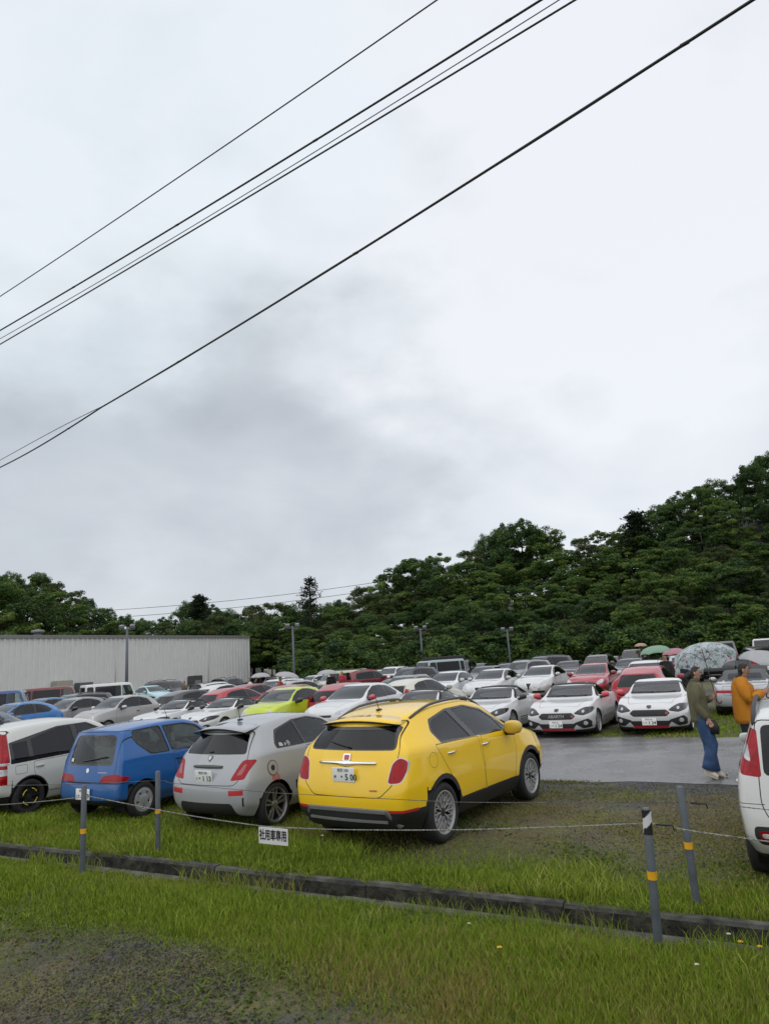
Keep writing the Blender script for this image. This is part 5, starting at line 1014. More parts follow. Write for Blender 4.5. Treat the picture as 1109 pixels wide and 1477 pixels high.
def flower(px, py, b, nm, lab, mat, r, grp):
    top = RB(px, py, b); base = Vector((top.x+.02, top.y+.01, 0)); t = empty(nm, base); tag(t, lab, 'flower', grp)
    bm = bmesh.new(); tube(bm, [(0, 0, -.02), (-.01, 0, top.z*.5), top-base], .0025, 5); obj('stem', bm, stem, t)
    bm = bmesh.new()
    for k in range(14):
        a = 2.4*k; q = math.sqrt(k/14)*r; box(bm, top-base+Vector((q*math.cos(a), q*math.sin(a), .004-.25*q)), (r*.5, r*.28, r*.35), rz=a)
    obj('flower_head', bm, mat, t)
for i, (px, py, b, lb) in enumerate(((902, 1369, 5.62, 'yellow dandelion in grass just left of the foot of the striped post'), (1067, 1358, 5.95, 'yellow dandelion standing over the ditch edge right of the striped post'), (1095, 1365, 5.95, 'small yellow dandelion furthest right over the ditch'), (720, 1366, 5.2, 'lone yellow dandelion in the grass strip below the ditch, middle of photo'))): flower(px, py, b, 'dandelion', lb, ylw, .017, 'dandelions along the ditch')
for i, (px, py, b, lb) in enumerate(((676, 1332, 5.7, 'white clover head in the near grass beside the ditch'), (1050, 1347, 6.0, 'white clover head leaning over the ditch right of the striped post'), (922, 1297, 6.85, 'white clover head in far grass between the two leaning posts'), (1004, 1391, 5.4, 'white clover head in near grass below the right end of ditch'), (465, 1205, 7.0, 'white clover head in tall grass under the yellow car'))): flower(px, py, b, 'clover_flower', lb, wht, .014, 'white clover flowers in the grass')
# ================================================================== posts, ropes, notice
pm = P('post_plastic', (.085, .10, .115), .5, noise=.25, nscale=6); band = P('reflector_band', (.72, .36, .01), .35, noise=.2); pw = P('post_white', (.6, .61, .63), .4); pb = P('post_black', (.012, .012, .014), .4)
def post(b, bot, top, rad, bands, lab, stripe=False):
    t_ = RB(*top, b); b_ = RB(*bot, b); ax = (t_-b_).normalized(); b_ = b_-ax*(b_.z/ax.z)
    t = empty('marker_post', b_); tag(t, lab, 'post', 'plastic rope posts along the ditch'); v = t_-b_; bm = bmesh.new(); tube(bm, [-ax*.12, v*.5, v-ax*.012, v], [rad, rad, rad, rad*.72], 16); obj('pole', bm, pm, t, sharp=50)
    for y0, y1 in bands:
        f = lambda y: (RB(top[0]+(bot[0]-top[0])*(y-top[1])/(bot[1]-top[1]), y, b)-b_)
        bm = bmesh.new(); tube(bm, [f(y1), f(y0)], rad*1.08, 16); obj('reflective_band', bm, band, t, sharp=50)
    if stripe:
        bm = bmesh.new(); n = 20; nh = 18; L0 = .175; rings = []
        a1 = ax.orthogonal().normalized(); a2 = ax.cross(a1)
        for i in range(nh+1):
            rings.append([bm.verts.new(v-ax*(.012+L0*(1-i/nh))+(a1*math.cos(6.2832*k/n)+a2*math.sin(6.2832*k/n))*rad*1.07) for k in range(n)])
        for i in range(nh):
            for k in range(n):
                fc = bm.faces.new((rings[i][k], rings[i][(k+1) % n], rings[i+1][(k+1) % n], rings[i+1][k])); ph = i/nh-((k-8) % n)/n*.9; fc.material_index = 1 if .18 < (ph % 1.0) < .62 else 0
        obj('striped_sleeve', bm, [pb, pw], t, smooth=True)
    return t
NB, FB = 5.82, 6.74
post(NB, (950, 1372), (931, 1165), .032, [(1256, 1268)], 'leaning grey post with black and white striped top on the near side of the ditch', True)
post(FB, (1006, 1314), (980, 1134), .032, [(1214, 1224)], 'leaning grey post with yellow band beside the white car, beyond the ditch')
post(NB, (119.5, 1247), (122, 1132), .031, [(1195, 1202)], 'upright grey post with yellow band in front of the blue car number plate')
post(FB, (228, 1234), (228, 1112), .031, [(1167, 1173)], 'upright grey post with yellow band between the blue car and the grey car')
def rope_thing(name, pts, b, r, mat, lab):
    P3 = [RB(x, y, b) for x, y in pts]; q = []
    for i in range(len(P3)-1):           # Catmull-Rom through the hung points
        p0, p1, p2, p3 = P3[max(i-1, 0)], P3[i], P3[i+1], P3[min(i+2, len(P3)-1)]; n = max(3, int((p2-p1).length/.012))
        for k in range(n):
            t = k/n; q.append(.5*((2*p1)+(-p0+p2)*t+(2*p0-5*p1+4*p2-p3)*t*t+(-p0+3*p1-3*p2+p3)*t**3))
    q.append(P3[-1]); bm = bmesh.new(); s = 0
    for ph in (0, math.pi):
        h = []; s = 0
        for i, p in enumerate(q):
            if i: s += (p-q[i-1]).length
            a = s/.036*math.pi+ph; tn = (q[min(i+1, len(q)-1)]-q[max(i-1, 0)]).normalized(); n1 = tn.cross(Vector((0, 0, 1))).normalized(); n2 = n1.cross(tn); h.append(p+(n1*math.cos(a)+n2*math.sin(a))*r*.6)
        tube(bm, h, r*.62, 5)
    return tag(obj(name, bm, mat), lab, 'rope', 'twisted ropes strung between the posts')
rpm = P('rope_fibre', (.25, .25, .225), .9, noise=.5, nscale=30); rpd = P('dark_rope_fibre', (.12, .12, .11), .9, noise=.5, nscale=30)
rope_thing('rope', [(-220, 1174), (0, 1161), (108, 1151), (122, 1148), (136, 1150), (222, 1167), (290, 1179), (374, 1191), (417, 1194), (510, 1197), (656, 1197), (800, 1193), (920, 1188), (934, 1187), (950, 1190), (1000, 1199), (1073, 1209), (1109, 1214), (1250, 1230)], NB, .0050, rpm, 'pale twisted rope on the near posts carrying the white notice')
rope_thing('rope', [(-220, 1134), (0, 1133), (120, 1131), (228, 1126), (252, 1130), (376, 1142), (440, 1146), (612, 1155), (663, 1157), (800, 1158), (960, 1157), (982, 1155), (1010, 1158), (1062, 1163), (1109, 1168), (1250, 1180)], FB, .0036, rpd, 'thinner dark rope on the far posts crossing the car bumpers')
for (px, py, b, lb) in ((959, 1190, NB, 'black rope hook just right of the striped post'), (1008, 1159, FB, 'black rope hook right of the leaning post beyond the ditch')):
    c = RB(px, py, b); bm = bmesh.new(); tube(bm, [c-UV*.07, c, c+UV*.05, c+UV*.06-Vector((0, 0, .035))], [.006, .009, .008, .006], 6); tag(obj('rope_hook', bm, pb), lb, 'hook', 'black hooks at the rope ends')
c0 = RB(375, 1191.5, NB); c1 = RB(416.5, 1195, NB); dv = (c1-c0); sw = dv.length; t = empty('notice', (c0+c1)/2-HV*.018); sx = dv.normalized(); sy = HV; sz = sx.cross(sy)*1.0
M = Matrix((sx, (sy-sx*sy.dot(sx)).normalized(), sx.cross((sy-sx*sy.dot(sx)).normalized()))).transposed().to_4x4(); M.translation = (c0+c1)/2-HV*.016; t.matrix_world = M
tag(t, 'white notice board with black Japanese characters hung from the near rope', 'notice board'); hgt = sw*.43; bm = bmesh.new(); box(bm, (0, 0, -hgt/2-.002), (sw, .006, hgt), bevel=.002); obj('board', bm, P('notice_white', (.66, .66, .66), .5, noise=.06), t, smooth=False)
me = text_bm('社用車専用', sw*.188, ext=.0012, bold=.0014); lt = link('notice_lettering', me, pb, t); lt.location = (0, -.005, -hgt*.50); lt.scale = (1, 1, 1.55)
# ================================================================== overhead cables
cb = P('cable_black', (.012, .012, .014), .5); cg = P('cable_grey', (.05, .05, .06), .5)
def cable(pts, z0, z1, r, sag, lab, twist=None):
    p, q = pts; A_ = Vector((0, 0, CH)); d = pray(*p); A0 = A_+d*((z0-CH)/d.z); d = pray(*q); A1 = A_+d*((z1-CH)/d.z); ex = (A1-A0)*.45; a, b = A0-ex*.6, A1+ex
    bm = bmesh.new(); n = 160; qs = []
    for i in range(n+1):
        t = i/n; c = a.lerp(b, t); ts = (t-.157)/.581; c.z -= 4*sag*ts*(1-ts); qs.append(c)
    if twist and twist > .02:
        for i, c in enumerate(qs):
            if 8 < i < 54: c.z -= .085*math.sin(math.pi*(i-8)/46)
    tube(bm, qs, r, 6)
    if twist:                                   # lashed second strand that wanders off the main one
        bm2 = [c+Vector((.0, 0, (twist*.22*math.sin(i*.16)+(.17*math.sin(math.pi*(i-8)/46) if 8 < i < 54 and twist > .02 else 0)))) for i, c in enumerate(qs)]; tube(bm, bm2, r*.45, 5)
        for i in range(0, n, 23): tube(bm, [qs[i]-(qs[1]-qs[0]).normalized()*.03, qs[i]+(qs[1]-qs[0]).normalized()*.03], r*1.2, 6)
    return tag(obj('overhead_cable', bm, cb), lab, 'cable', 'overhead cables crossing the sky')
cable(((0, 428), (630, 0)), 8.6, 8.6, .008, .03, 'thin black cable, highest of those crossing the sky')
cable(((0, 477), (780, 0)), 8.0, 8.0, .012, .04, 'thick twisted cable, second from the top of the sky cables', .012)
cable(((0, 489), (806, 0)), 7.9, 7.9, .0055, .06, 'thinnest hairline cable just under the twisted one')
cable(((0, 497), (829, 0)), 7.6, 7.6, .010, .02, 'plain black cable, lower of the middle pair')
cable(((0, 669), (1085, 0)), 6.4, 6.4, .013, .12, 'thick lashed cable, lowest one across the sky', .05)
a0, a1 = AT(140, 892, 150), AT(560, 848, 150); bm = bmesh.new()
for dz in (0, 1.6): tube(bm, [a0.lerp(a1, i/20)+Vector((0, 0, dz-2.2*4*(i/20)*(1-i/20)*.35)) for i in range(21)], .05, 5)
tag(obj('power_line', bm, cg), 'faint distant power line above the treetops behind the shed', 'power line')
# ================================================================== long shed
wallm = P('shed_sheet', (.70, .70, .685), .55, noise=.03, nscale=1.2); trimm = P('shed_trim', (.24, .245, .245), .5); pipem = P('downpipe', (.50, .50, .49), .5); roofm = P('shed_roof', (.20, .21, .21), .6)
SH = 6.5; T0 = AT(0, 916, 62); 
def top_at(px, py):                                # point of the eaves line
    d = pray(px, py); t = (SH-CH)/d.z; return Vector((d.x*t, d.y*t, 0))
E1 = top_at(358, 917); E0 = top_at(0, 916); dv = (E1-E0).normalized(); E00 = E0-dv*40; LN = (E1-E00).length; nb = Vector((-dv.y, dv.x, 0)); 
t = empty('shed', E00, math.atan2(dv.y, dv.x)); tag(t, 'long pale corrugated metal shed with flat eaves behind the cars', 'shed')
bm = bmesh.new(); x = 0; pr = []
while x < LN: pr += [(x, 0), (x+.34, 0), (x+.38, -.12), (x+.54, -.12), (x+.58, 0)]; x += .58
lo = [bm.verts.new((a, b, 0)) for a, b in pr]; hi = [bm.verts.new((a, b, SH-.25)) for a, b in pr]
for k in range(len(pr)-1): bm.faces.new((lo[k], lo[k+1], hi[k+1], hi[k]))
obj('front_wall', bm, wallm, t, smooth=False); bm = bmesh.new(); box(bm, (LN, 12, SH/2-.1), (.12, 24, SH-.3)); obj('end_wall', bm, wallm, t, smooth=False)
bm = bmesh.new(); box(bm, (LN/2, -.10, SH-.13), (LN+.3, .28, .26)); box(bm, (LN/2, -.18, SH-.05), (LN+.4, .16, .10)); obj('gutter', bm, trimm, t, smooth=False)
bm = bmesh.new(); q = [(0, .03, SH-.02), (LN+.2, .03, SH-.02), (LN+.2, 24, SH+1.2), (0, 24, SH+1.2)]; bm.faces.new([bm.verts.new(p) for p in q]); bmesh.ops.solidify(bm, geom=bm.faces[:], thickness=.08); obj('roof', bm, roofm, t, smooth=False)
for px in (166, 299):
    d = pray(px, 940); e = Vector((d.x, d.y, 0)); s = (E00.x*e.y-E00.y*e.x)/(dv.y*e.x-dv.x*e.y); bm = bmesh.new(); tube(bm, [(s, -.12, 0), (s, -.12, SH-.25)], .07, 8); obj('downpipe', bm, pipem, t)
d = pray(86, 914); e = Vector((d.x, d.y, 0)); s = (E00.x*e.y-E00.y*e.x)/(dv.y*e.x-dv.x*e.y); bm = bmesh.new(); lathe(bm, [(.35, 0), (.35, .35), (.62, .38), (.55, .58), (.02, .68)], 16, 'Z', (s, 3.0, SH+.1)); obj('roof_vent', bm, roofm, t)
def shed_box(px, py, wd, hh, lab, col):
    d = pray(px, py); e = Vector((d.x, d.y, 0)); s = (E00.x*e.y-E00.y*e.x)/(dv.y*e.x-dv.x*e.y); c = E00+dv*s-nb*.6; t2 = empty('equipment_cabinet', c, math.atan2(dv.y, dv.x)); tag(t2, lab, 'cabinet'); bm = bmesh.new(); box(bm, (0, 0, hh/2), (wd, .8, hh), bevel=.03); obj('housing', bm, P('cab'+str(col), col, .6), t2, smooth=False)
    bm = bmesh.new(); box(bm, (0, -.415, hh*.55), (wd*.6, .03, hh*.35)); obj('vent_panel', bm, trimm, t2, smooth=False)
shed_box(84, 990, 1.7, 2.3, 'beige equipment cabinet against the shed wall left of the white van', (.36, .35, .30)); shed_box(115, 992, 1.5, 2.0, 'dark grey equipment cabinet against the shed wall beside the white van', (.12, .125, .13)); shed_box(276, 985, 1.6, 1.9, 'dark doorway cabinet at the shed wall behind the white umbrella', (.07, .07, .075))
# ================================================================== lamp poles
polem = P('lamp_pole_grey', (.11, .12, .15), .5); lampm = P('floodlight_grey', (.20, .20, .21), .5)
for px, y1, y0, Y, lb in ((184, 905, 996, 52, 'tall grey floodlight pole in front of the long shed'), (422, 903, 986, 58, 'grey floodlight pole behind the white cars, right of the shed'), (606, 906, 962, 66, 'slim floodlight pole before the dark wood, middle of the back'), (731, 908, 962, 66, 'slim leaning floodlight pole before the wood, rightmost of the poles')):
    tp = AT(px, y1, Y); t = empty('floodlight_pole', (tp.x, tp.y, 0)); tag(t, lb, 'lamp pole', 'floodlight poles in the car park'); h = tp.z; bm = bmesh.new(); tube(bm, [(0, 0, 0), (0, 0, h*.5), (0, 0, h)], [.13, .11, .085] if px < 300 else [.10, .085, .07], 10); obj('pole', bm, polem, t)
    bm = bmesh.new(); tube(bm, [(-.55, 0, h-.15), (.55, 0, h-.15)], .05, 6); obj('crossbar', bm, polem, t)
    for sx in (-.4, .4):
        bm = bmesh.new(); box(bm, (sx, -.05, h+.06), (.34, .24, .26), bevel=.04, rot=Matrix.Rotation(R(25), 3, 'X')); obj('floodlight', bm, lampm, t)
# ================================================================== hillside and wood
LEAF = tint_mat('leaves', .55, .34); BARK = P('bark', (.045, .036, .028), .9, noise=.4, nscale=6, bump=.5, bscale=14)
def crown_mesh(name, seed, nc, nl, rx, rz, zc, leaf, cols, flat=.5, crad=(.45, .85), shell=.35, top=1.0):
    r = np.random.default_rng(seed); nl_ = 11; th = r.uniform(0, 6.283, nl_); u = np.linspace(-.8, .95, nl_)+r.normal(0, .06, nl_); s = np.sqrt(np.clip(1-u*u, .05, 1))
    LC = np.stack([rx*.68*s*np.cos(th), rx*.68*s*np.sin(th), zc+rz*.78*u], 1); LR = rx*r.uniform(.34, .58, nl_); li = r.integers(0, nl_, nc)      # boughs, each a lobe of leaf clumps
    q = r.normal(0, 1, (nc, 3)); q[:, 2] = q[:, 2]*.8+.35; q /= np.linalg.norm(q, axis=1)[:, None]; C = LC[li]+q*(LR[li]*r.uniform(.55, 1.05, nc))[:, None]*np.array([1, 1, .8])
    cr = r.uniform(*crad, nc); n = nc*nl; ci = np.repeat(np.arange(nc), nl); v = r.normal(0, 1, (n, 3)); v /= np.linalg.norm(v, axis=1)[:, None]; v *= (r.uniform(0, 1, n)**.45)[:, None]; v[:, 2] *= flat
    v[:, 2] -= .25*flat*(v[:, 0]**2+v[:, 1]**2)              # layers droop at their rims
    Pp = C[ci]+v*cr[ci][:, None]
    nm = v*.9+np.array([0, 0, .75])+r.normal(0, .55, (n, 3)); nm /= np.linalg.norm(nm, axis=1)[:, None]; t = np.cross(nm, r.normal(0, 1, (n, 3))); t /= np.linalg.norm(t, axis=1)[:, None]; bt = np.cross(nm, t); sz = (leaf*r.uniform(.55, 1.35, n))[:, None]
    V = np.stack([Pp-t*sz*.5, Pp+bt*sz*.28+nm*sz*.08, Pp+t*sz*.5-nm*sz*.06, Pp-bt*sz*.28], 1).astype(np.float32)
    me = bpy.data.meshes.new(name); me.vertices.add(n*4); me.vertices.foreach_set('co', V.ravel()); me.loops.add(n*4); me.loops.foreach_set('vertex_index', np.arange(n*4, dtype=np.int32)); me.polygons.add(n); me.polygons.foreach_set('loop_start', (np.arange(n)*4).astype(np.int32)); me.update(calc_edges=True)
    me.polygons.foreach_set('use_smooth', np.zeros(n, bool)); at = me.color_attributes.new('tint', 'FLOAT_COLOR', 'POINT'); cs = np.array(cols); k = np.clip(r.integers(0, len(cs), nl_)[li]+r.integers(-1, 2, nc), 0, len(cs)-1); c = cs[k][ci]*r.uniform(.75, 1.3, (n, 1)); Cc = np.ones((n, 4, 4), np.float32); Cc[:, :, :3] = c[:, None, :]; at.data.foreach_set('color', Cc.ravel()); me.materials.append(LEAF); return me
def trunk_mesh(name, seed, h, rx, r0):
    rr = random.Random(seed); bm = bmesh.new(); pts = [(0, 0, -.6), (0, 0, 0)]+[(rr.uniform(-.2, .2), rr.uniform(-.2, .2), h*k/5) for k in range(1, 6)]; tube(bm, pts, [r0*1.3, r0*1.1]+[r0*(1-.16*k) for k in range(1, 6)], 8)
    for k in range(9):
        z = h*rr.uniform(.3, .8); a = rr.uniform(0, 6.28); l = rx*rr.uniform(.55, .95); tube(bm, [(0, 0, z), (l*.5*math.cos(a), l*.5*math.sin(a), z+l*.35), (l*math.cos(a), l*math.sin(a), z+l*.5)], [r0*.45, r0*.3, r0*.1], 6)
    me = bm_mesh(bm, name); me.materials.append(BARK); return me
DG = [(.046, .090, .028), (.058, .108, .032), (.074, .128, .036), (.052, .096, .038), (.090, .145, .040)]
MG = [(.070, .130, .030), (.115, .180, .040), (.150, .210, .050), (.090, .150, .034), (.055, .095, .028)]
OL = [(.070, .100, .032), (.090, .120, .040), (.058, .085, .030), (.110, .135, .046)]
KIND = []
for i, (nc, nl, rx, rz, zc, leaf, cols, fl) in enumerate(((150, 120, 3.7, 4.7, 7.2, .26, DG, .6), (160, 120, 4.2, 4.3, 7.0, .27, MG, .5), (140, 120, 3.3, 5.0, 7.3, .25, DG, .75), (160, 120, 4.1, 4.6, 7.1, .26, MG, .55), (140, 120, 3.8, 4.5, 7.2, .26, OL, .65), (80, 120, 3.2, 3.6, 8.3, .25, DG, .65))):
    KIND.append((crown_mesh('crown', 100+i, nc, nl, rx, rz, zc, leaf, cols, fl, shell=.3 if i < 5 else .5), trunk_mesh('trunk', 50+i, 9.5, rx, .20)))
def conifer(seed, sparse):
    r = np.random.default_rng(seed); bm = bmesh.new(); tube(bm, [(0, 0, -.5), (0, 0, 6), (0, 0, 12)], [.20, .12, .02], 7)
    pts = []
    for k in range(26 if not sparse else 20):
        z = 2.5+9.3*k/(26 if not sparse else 20); l = (12.4-z)*.27*r.uniform(.7, 1.15)+.15
        for q in range(5 if not sparse else 4):
            a = r.uniform(0, 6.28); e = Vector((l*math.cos(a), l*math.sin(a), z-.12*l if not sparse else z+.12*l)); tube(bm, [(0, 0, z), e*.5+Vector((0, 0, z*.5+.05)), e], [.03, .02, .008], 4); pts += [(Vector((0, 0, z)).lerp(e, t), l) for t in r.uniform(.25, 1, 9 if not sparse else 4)]
    tm = bm_mesh(bm, 'trunk'); tm.materials.append(BARK); n = len(pts)*7; Pp = np.repeat(np.array([tuple(p) for p, _ in pts]), 7, 0)+r.normal(0, .16, (n, 3))
    nm = r.normal(0, 1, (n, 3))+np.array([0, 0, .8]); nm /= np.linalg.norm(nm, axis=1)[:, None]; t = np.cross(nm, r.normal(0, 1, (n, 3))); t /= np.linalg.norm(t, axis=1)[:, None]; bt = np.cross(nm, t); sz = (r.uniform(.18, .4, n))[:, None]
    V = np.stack([Pp-t*sz*.5, Pp+bt*sz*.2, Pp+t*sz*.5, Pp-bt*sz*.2], 1).astype(np.float32); me = bpy.data.meshes.new('crown'); me.vertices.add(n*4); me.vertices.foreach_set('co', V.ravel()); me.loops.add(n*4); me.loops.foreach_set('vertex_index', np.arange(n*4, dtype=np.int32)); me.polygons.add(n); me.polygons.foreach_set('loop_start', (np.arange(n)*4).astype(np.int32)); me.update(calc_edges=True)
    at = me.color_attributes.new('tint', 'FLOAT_COLOR', 'POINT'); c = np.array([(.020, .036, .016), (.028, .045, .02)])[r.integers(0, 2, n)]; Cc = np.ones((n, 4, 4), np.float32); Cc[:, :, :3] = c[:, None, :]; at.data.foreach_set('color', Cc.ravel()); me.materials.append(LEAF); return me, tm
CONI = [conifer(5, False), conifer(6, True)]
SKY = [(-160, 830), (-60, 815), (0, 822), (40, 818), (70, 824), (90, 845), (112, 850), (130, 864), (150, 874), (178, 889), (215, 893), (242, 890), (262, 870), (280, 862), (300, 864), (314, 884), (340, 878), (372, 874), (405, 872), (430, 870), (470, 866), (500, 860), (530, 843), (556, 842), (578, 812), (600, 802), (622, 798), (640, 800), (656, 820), (680, 805), (694, 775), (720, 757), (748, 752), (774, 757), (784, 782), (806, 792), (832, 782), (856, 768), (884, 770), (908, 752), (930, 758), (948, 724), (980, 707), (1012, 697), (1040, 688), (1070, 688), (1085, 664), (1112, 652), (1160, 640), (1230, 620), (1320, 610)]
def sky_y(x):
    for (x0, y0), (x1, y1) in zip(SKY, SKY[1:]):
        if x0 <= x <= x1: return y0+(y1-y0)*(x-x0)/(x1-x0)
    return SKY[0][1] if x < SKY[0][0] else SKY[-1][1]
HOR = lambda x: 953.6+(554.5-x)*math.tan(CR)
def edge_d(x): return 96 if x < 380 else 70
def back_d(x): return 128 if x < 380 else 105
def base_z(x, Y):                                   # the wooded slope
    zt = (HOR(x)-sky_smooth(x))*back_d(x)/CF+CH; zb = max(0, zt-11.5); t = max(0, min(1.6, (Y-edge_d(x))/(back_d(x)-edge_d(x)))); return zb*t
def sky_smooth(x): return sum(sky_y(x+k) for k in (-90, -60, -30, 0, 30, 60, 90))/7
hill = P('forest_floor', (.018, .022, .010), .95, noise=.5, nscale=2)
bm = bmesh.new(); xs = list(range(-330, 1360, 30)); rows = []
for x in xs:
    d = pray(x, 950); e = Vector((d.x/d.y, 1, 0)); rows.append([bm.verts.new(e*Y+Vector((0, 0, base_z(max(-160, min(1320, x)), Y)+(.012 if i else -.05)))) for i, Y in enumerate((edge_d(x)-4, edge_d(x)+2, edge_d(x)+12, back_d(x)-8, back_d(x)+2, back_d(x)+40))])
for p, q in zip(rows, rows[1:]):
    for k in range(5): bm.faces.new((p[k], q[k], q[k+1], p[k+1]))
tag(obj('wooded_hill', bm, hill), kind='structure')
GT = 'trees of the wood behind the car park'
def tree(px, ytop, Y, kind, lab, ws=1.0, nm='broadleaf_tree', rnd=random):
    tp = AT(px, ytop, Y); zb = base_z(max(-160, min(1320, px)), Y); h = max(3.0, tp.z-zb); crown, trunk = kind; top = max(v.co.z for v in [crown.vertices[i] for i in range(0, len(crown.vertices), 9)])
    t = empty(nm, (tp.x, tp.y, zb), rnd.uniform(0, 6.28)); s = h/top; t.scale = (s*ws if s*ws > .55 else .55*ws, s*ws if s*ws > .55 else .55*ws, s); tag(t, lab, 'tree', GT)
    o = bpy.data.objects.new('crown', crown); COL.objects.link(o); o.parent = t; o = bpy.data.objects.new('trunk', trunk); COL.objects.link(o); o.parent = t; return t
COMMON = 'leafy broadleaf tree packed among others in the dense wood behind the car park'
SPECIAL = {20: 'tall full dark tree on the skyline at the far left above the shed', 600: 'dark round-topped tree standing above the wood left of the highest clump', 748: 'broad dark tree with flat-topped crown on the skyline above the wood', 1085: 'tall dark tree rising highest on the skyline at the right edge'}
rt = random.Random(3); used = []
x = -150
while x < 1290:                                     # skyline rank
    k = rt.choice(KIND[:5]); lab = COMMON
    for sx_, lb in SPECIAL.items():
        if abs(x-sx_) < 13 and lb not in used: lab = lb; used.append(lb); k = KIND[5] if sx_ in (600, 748) else KIND[2]; x = sx_
    tree(x, sky_y(x)-2+rt.uniform(-3, 6), back_d(x)+rt.uniform(-3, 3), k, lab, rt.uniform(.85, 1.25), rnd=rt); x += rt.uniform(20, 36)
for (x, y) in ((-20, 826), (60, 826), (585, 806), (625, 800), (700, 768), (730, 754), (765, 754), (1075, 672), (1100, 655), (955, 720), (1000, 702), (275, 864), (297, 864)): tree(x, y, back_d(x)+rt.uniform(2, 5), KIND[rt.choice((0, 2, 5))], COMMON, .7, rnd=rt)
for fr, dd, sp in ((.80, .72, 46), (.60, .45, 48), (.42, .22, 50), (.27, .04, 52)):   # ranks stepping down to the edge of the wood
    x = 440 if dd < .6 else 400
    while x < 1270:
        Y = edge_d(max(x, 381))+(back_d(max(x, 381))-edge_d(max(x, 381)))*dd; tree(x, HOR(x)-(HOR(x)-sky_smooth(x))*(fr+rt.uniform(-.05, .07)), Y+rt.uniform(-2, 2), rt.choice(KIND[:4]+KIND[1:4]+[KIND[4]]), COMMON, rt.uniform(1.25, 1.75), rnd=rt); x += sp*rt.uniform(.75, 1.2)
x = -140
while x < 440: tree(x, sky_smooth(x)+12+rt.uniform(-6, 12), 104+rt.uniform(-3, 5), rt.choice(KIND[:5]), COMMON, 1.15, rnd=rt); x += rt.uniform(26, 40)
for (x, y, Y) in ((352, 893, 100), (378, 900, 99), (400, 905, 97), (366, 915, 97), (424, 910, 94), (392, 925, 96)): tree(x, y, Y, rt.choice(KIND[:4]), COMMON, 1.5, rnd=rt)
tree(446, 834, 92, CONI[1], 'thin sparse conifer poking above the skyline right of the shed', 1.5, 'conifer', rt); tree(914, 738, 97, CONI[0], 'dark pointed conifer breaking the skyline on the right slope', 2.0, 'conifer', rt); tree(288, 858, 112, CONI[0], 'dark bushy conifer on the skyline above the right part of the shed', 1.7, 'conifer', rt)
BUSH = crown_mesh('crown', 300, 60, 90, 2.2, 1.7, 1.6, .30, DG+MG[:2], .6, (.5, .95)); x = 418
while x < 1280:                                     # shrubs closing the foot of the wood
    Y = 69+rt.uniform(-1.5, 1.5); d = pray(x, 945); t = empty('shrub', (d.x/d.y*Y, Y, 0), rt.uniform(0, 6)); s = rt.uniform(.8, 1.35); t.scale = (s*1.1, s*1.1, s); tag(t, 'dark leafy shrub at the foot of the wood behind the parked cars', 'shrub', 'shrubs at the foot of the wood'); o = bpy.data.objects.new('foliage', BUSH); COL.objects.link(o); o.parent = t; x += rt.uniform(26, 40)
# ================================================================== the parked cars
def at_wheel(px, py, xr, yw, hd):
    g = G(px, py); a = R(hd); h = Vector((math.cos(a), math.sin(a), 0)); n = Vector((-h.y, h.x, 0)); return g-h*xr-n*yw
WHITE, SILVER, GREY, DARK, RED, BLACK = (.64, .645, .64), (.40, .41, .43), (.17, .175, .19), (.045, .047, .052), (.36, .012, .028), (.012, .012, .014)
GA = 'cars parked with their backs to the ditch'; GB = 'cars parked across the wet road'; GC_ = 'cars in the rows behind'; GD = 'cars far back by the wood and shed'
# front row, backs to the ditch
place('crossover', at_wheel(640, 1215, -1.285, -.83, 55.5), R(55.5), 'bright yellow crossover with black wheel arches and roof rails', (.90, .575, .012), GA, name='crossover_car')
ab = place('hot_hatch', at_wheel(395, 1192, -1.15, -.73, 58), R(58), 'pale grey hot hatch with roof spoiler and red tail lamps, left of the yellow car', (.37, .385, .405), GA, name='hatchback_car', over={('rim', 'alloy'): CM['silver']})
place('city_hatch', at_wheel(203, 1179, -1.1, -.66, 60), R(60), 'small boxy blue three-door hatchback with low red tail lamps', (.000, .095, .335), GA, name='hatchback_car')
place('tall_hatch', at_wheel(40, 1175, -1.15, -.73, 60.5), R(60.5), 'white tall hatchback with black and yellow wheels at the left edge', (.62, .625, .59), GA, name='hatchback_car')
hdp = 60.5; a_ = R(hdp); hp = Vector((math.cos(a_), math.sin(a_), 0)); np_ = Vector((-hp.y, hp.x, 0))
pt = G(1103, 1262); place('new_tall_hatch', pt-hp*(-1.15-.12)-np_*.70, a_, 'white tall hatchback cut off by the right edge, high red tail lamp', (.64, .65, .635), GA, name='hatchback_car')
# decals of the pale grey hatch and yellow ring marks of the black wheels
for c in list(bpy.data.objects):
    if c.parent and c.parent.get('label', '').startswith('white tall hatchback with black and yellow') and c.name.startswith('wheel'):
        for k in range(4):
            bm = bmesh.new(); q = [Vector((.135*math.cos(a), .098, .135*math.sin(a))) for a in [k*1.5708+.25+.85*i/8 for i in range(9)]]; tube(bm, q, .010, 5); obj('ring_mark', bm, CM['yellow'], c)
HB = KITS['hot_hatch'].body
def sticker(nm, view, poly, key, off=.003): o = obj(nm, patch(HB, view, poly, -1, off), CM[key], ab); return o
for pl in (rp([(-1.0, 1.06), (-.91, 1.06), (-.91, 1.09), (-.94, 1.11), (-.99, 1.105)], .015), rp([(-.885, 1.06), (-.85, 1.06), (-.84, 1.09), (-.865, 1.10)], .01)): sticker('window_sticker', 'S', pl, 'hub', .002)
sticker('window_sticker', 'S', circ((-.79, 1.085), .036, 16), 'hub', .002); sticker('window_sticker', 'S', circ((-.79, 1.085), .028, 14), 'dgrey', .0035); sticker('window_sticker', 'S', circ((-.79, 1.085), .016, 12), 'hub', .005)
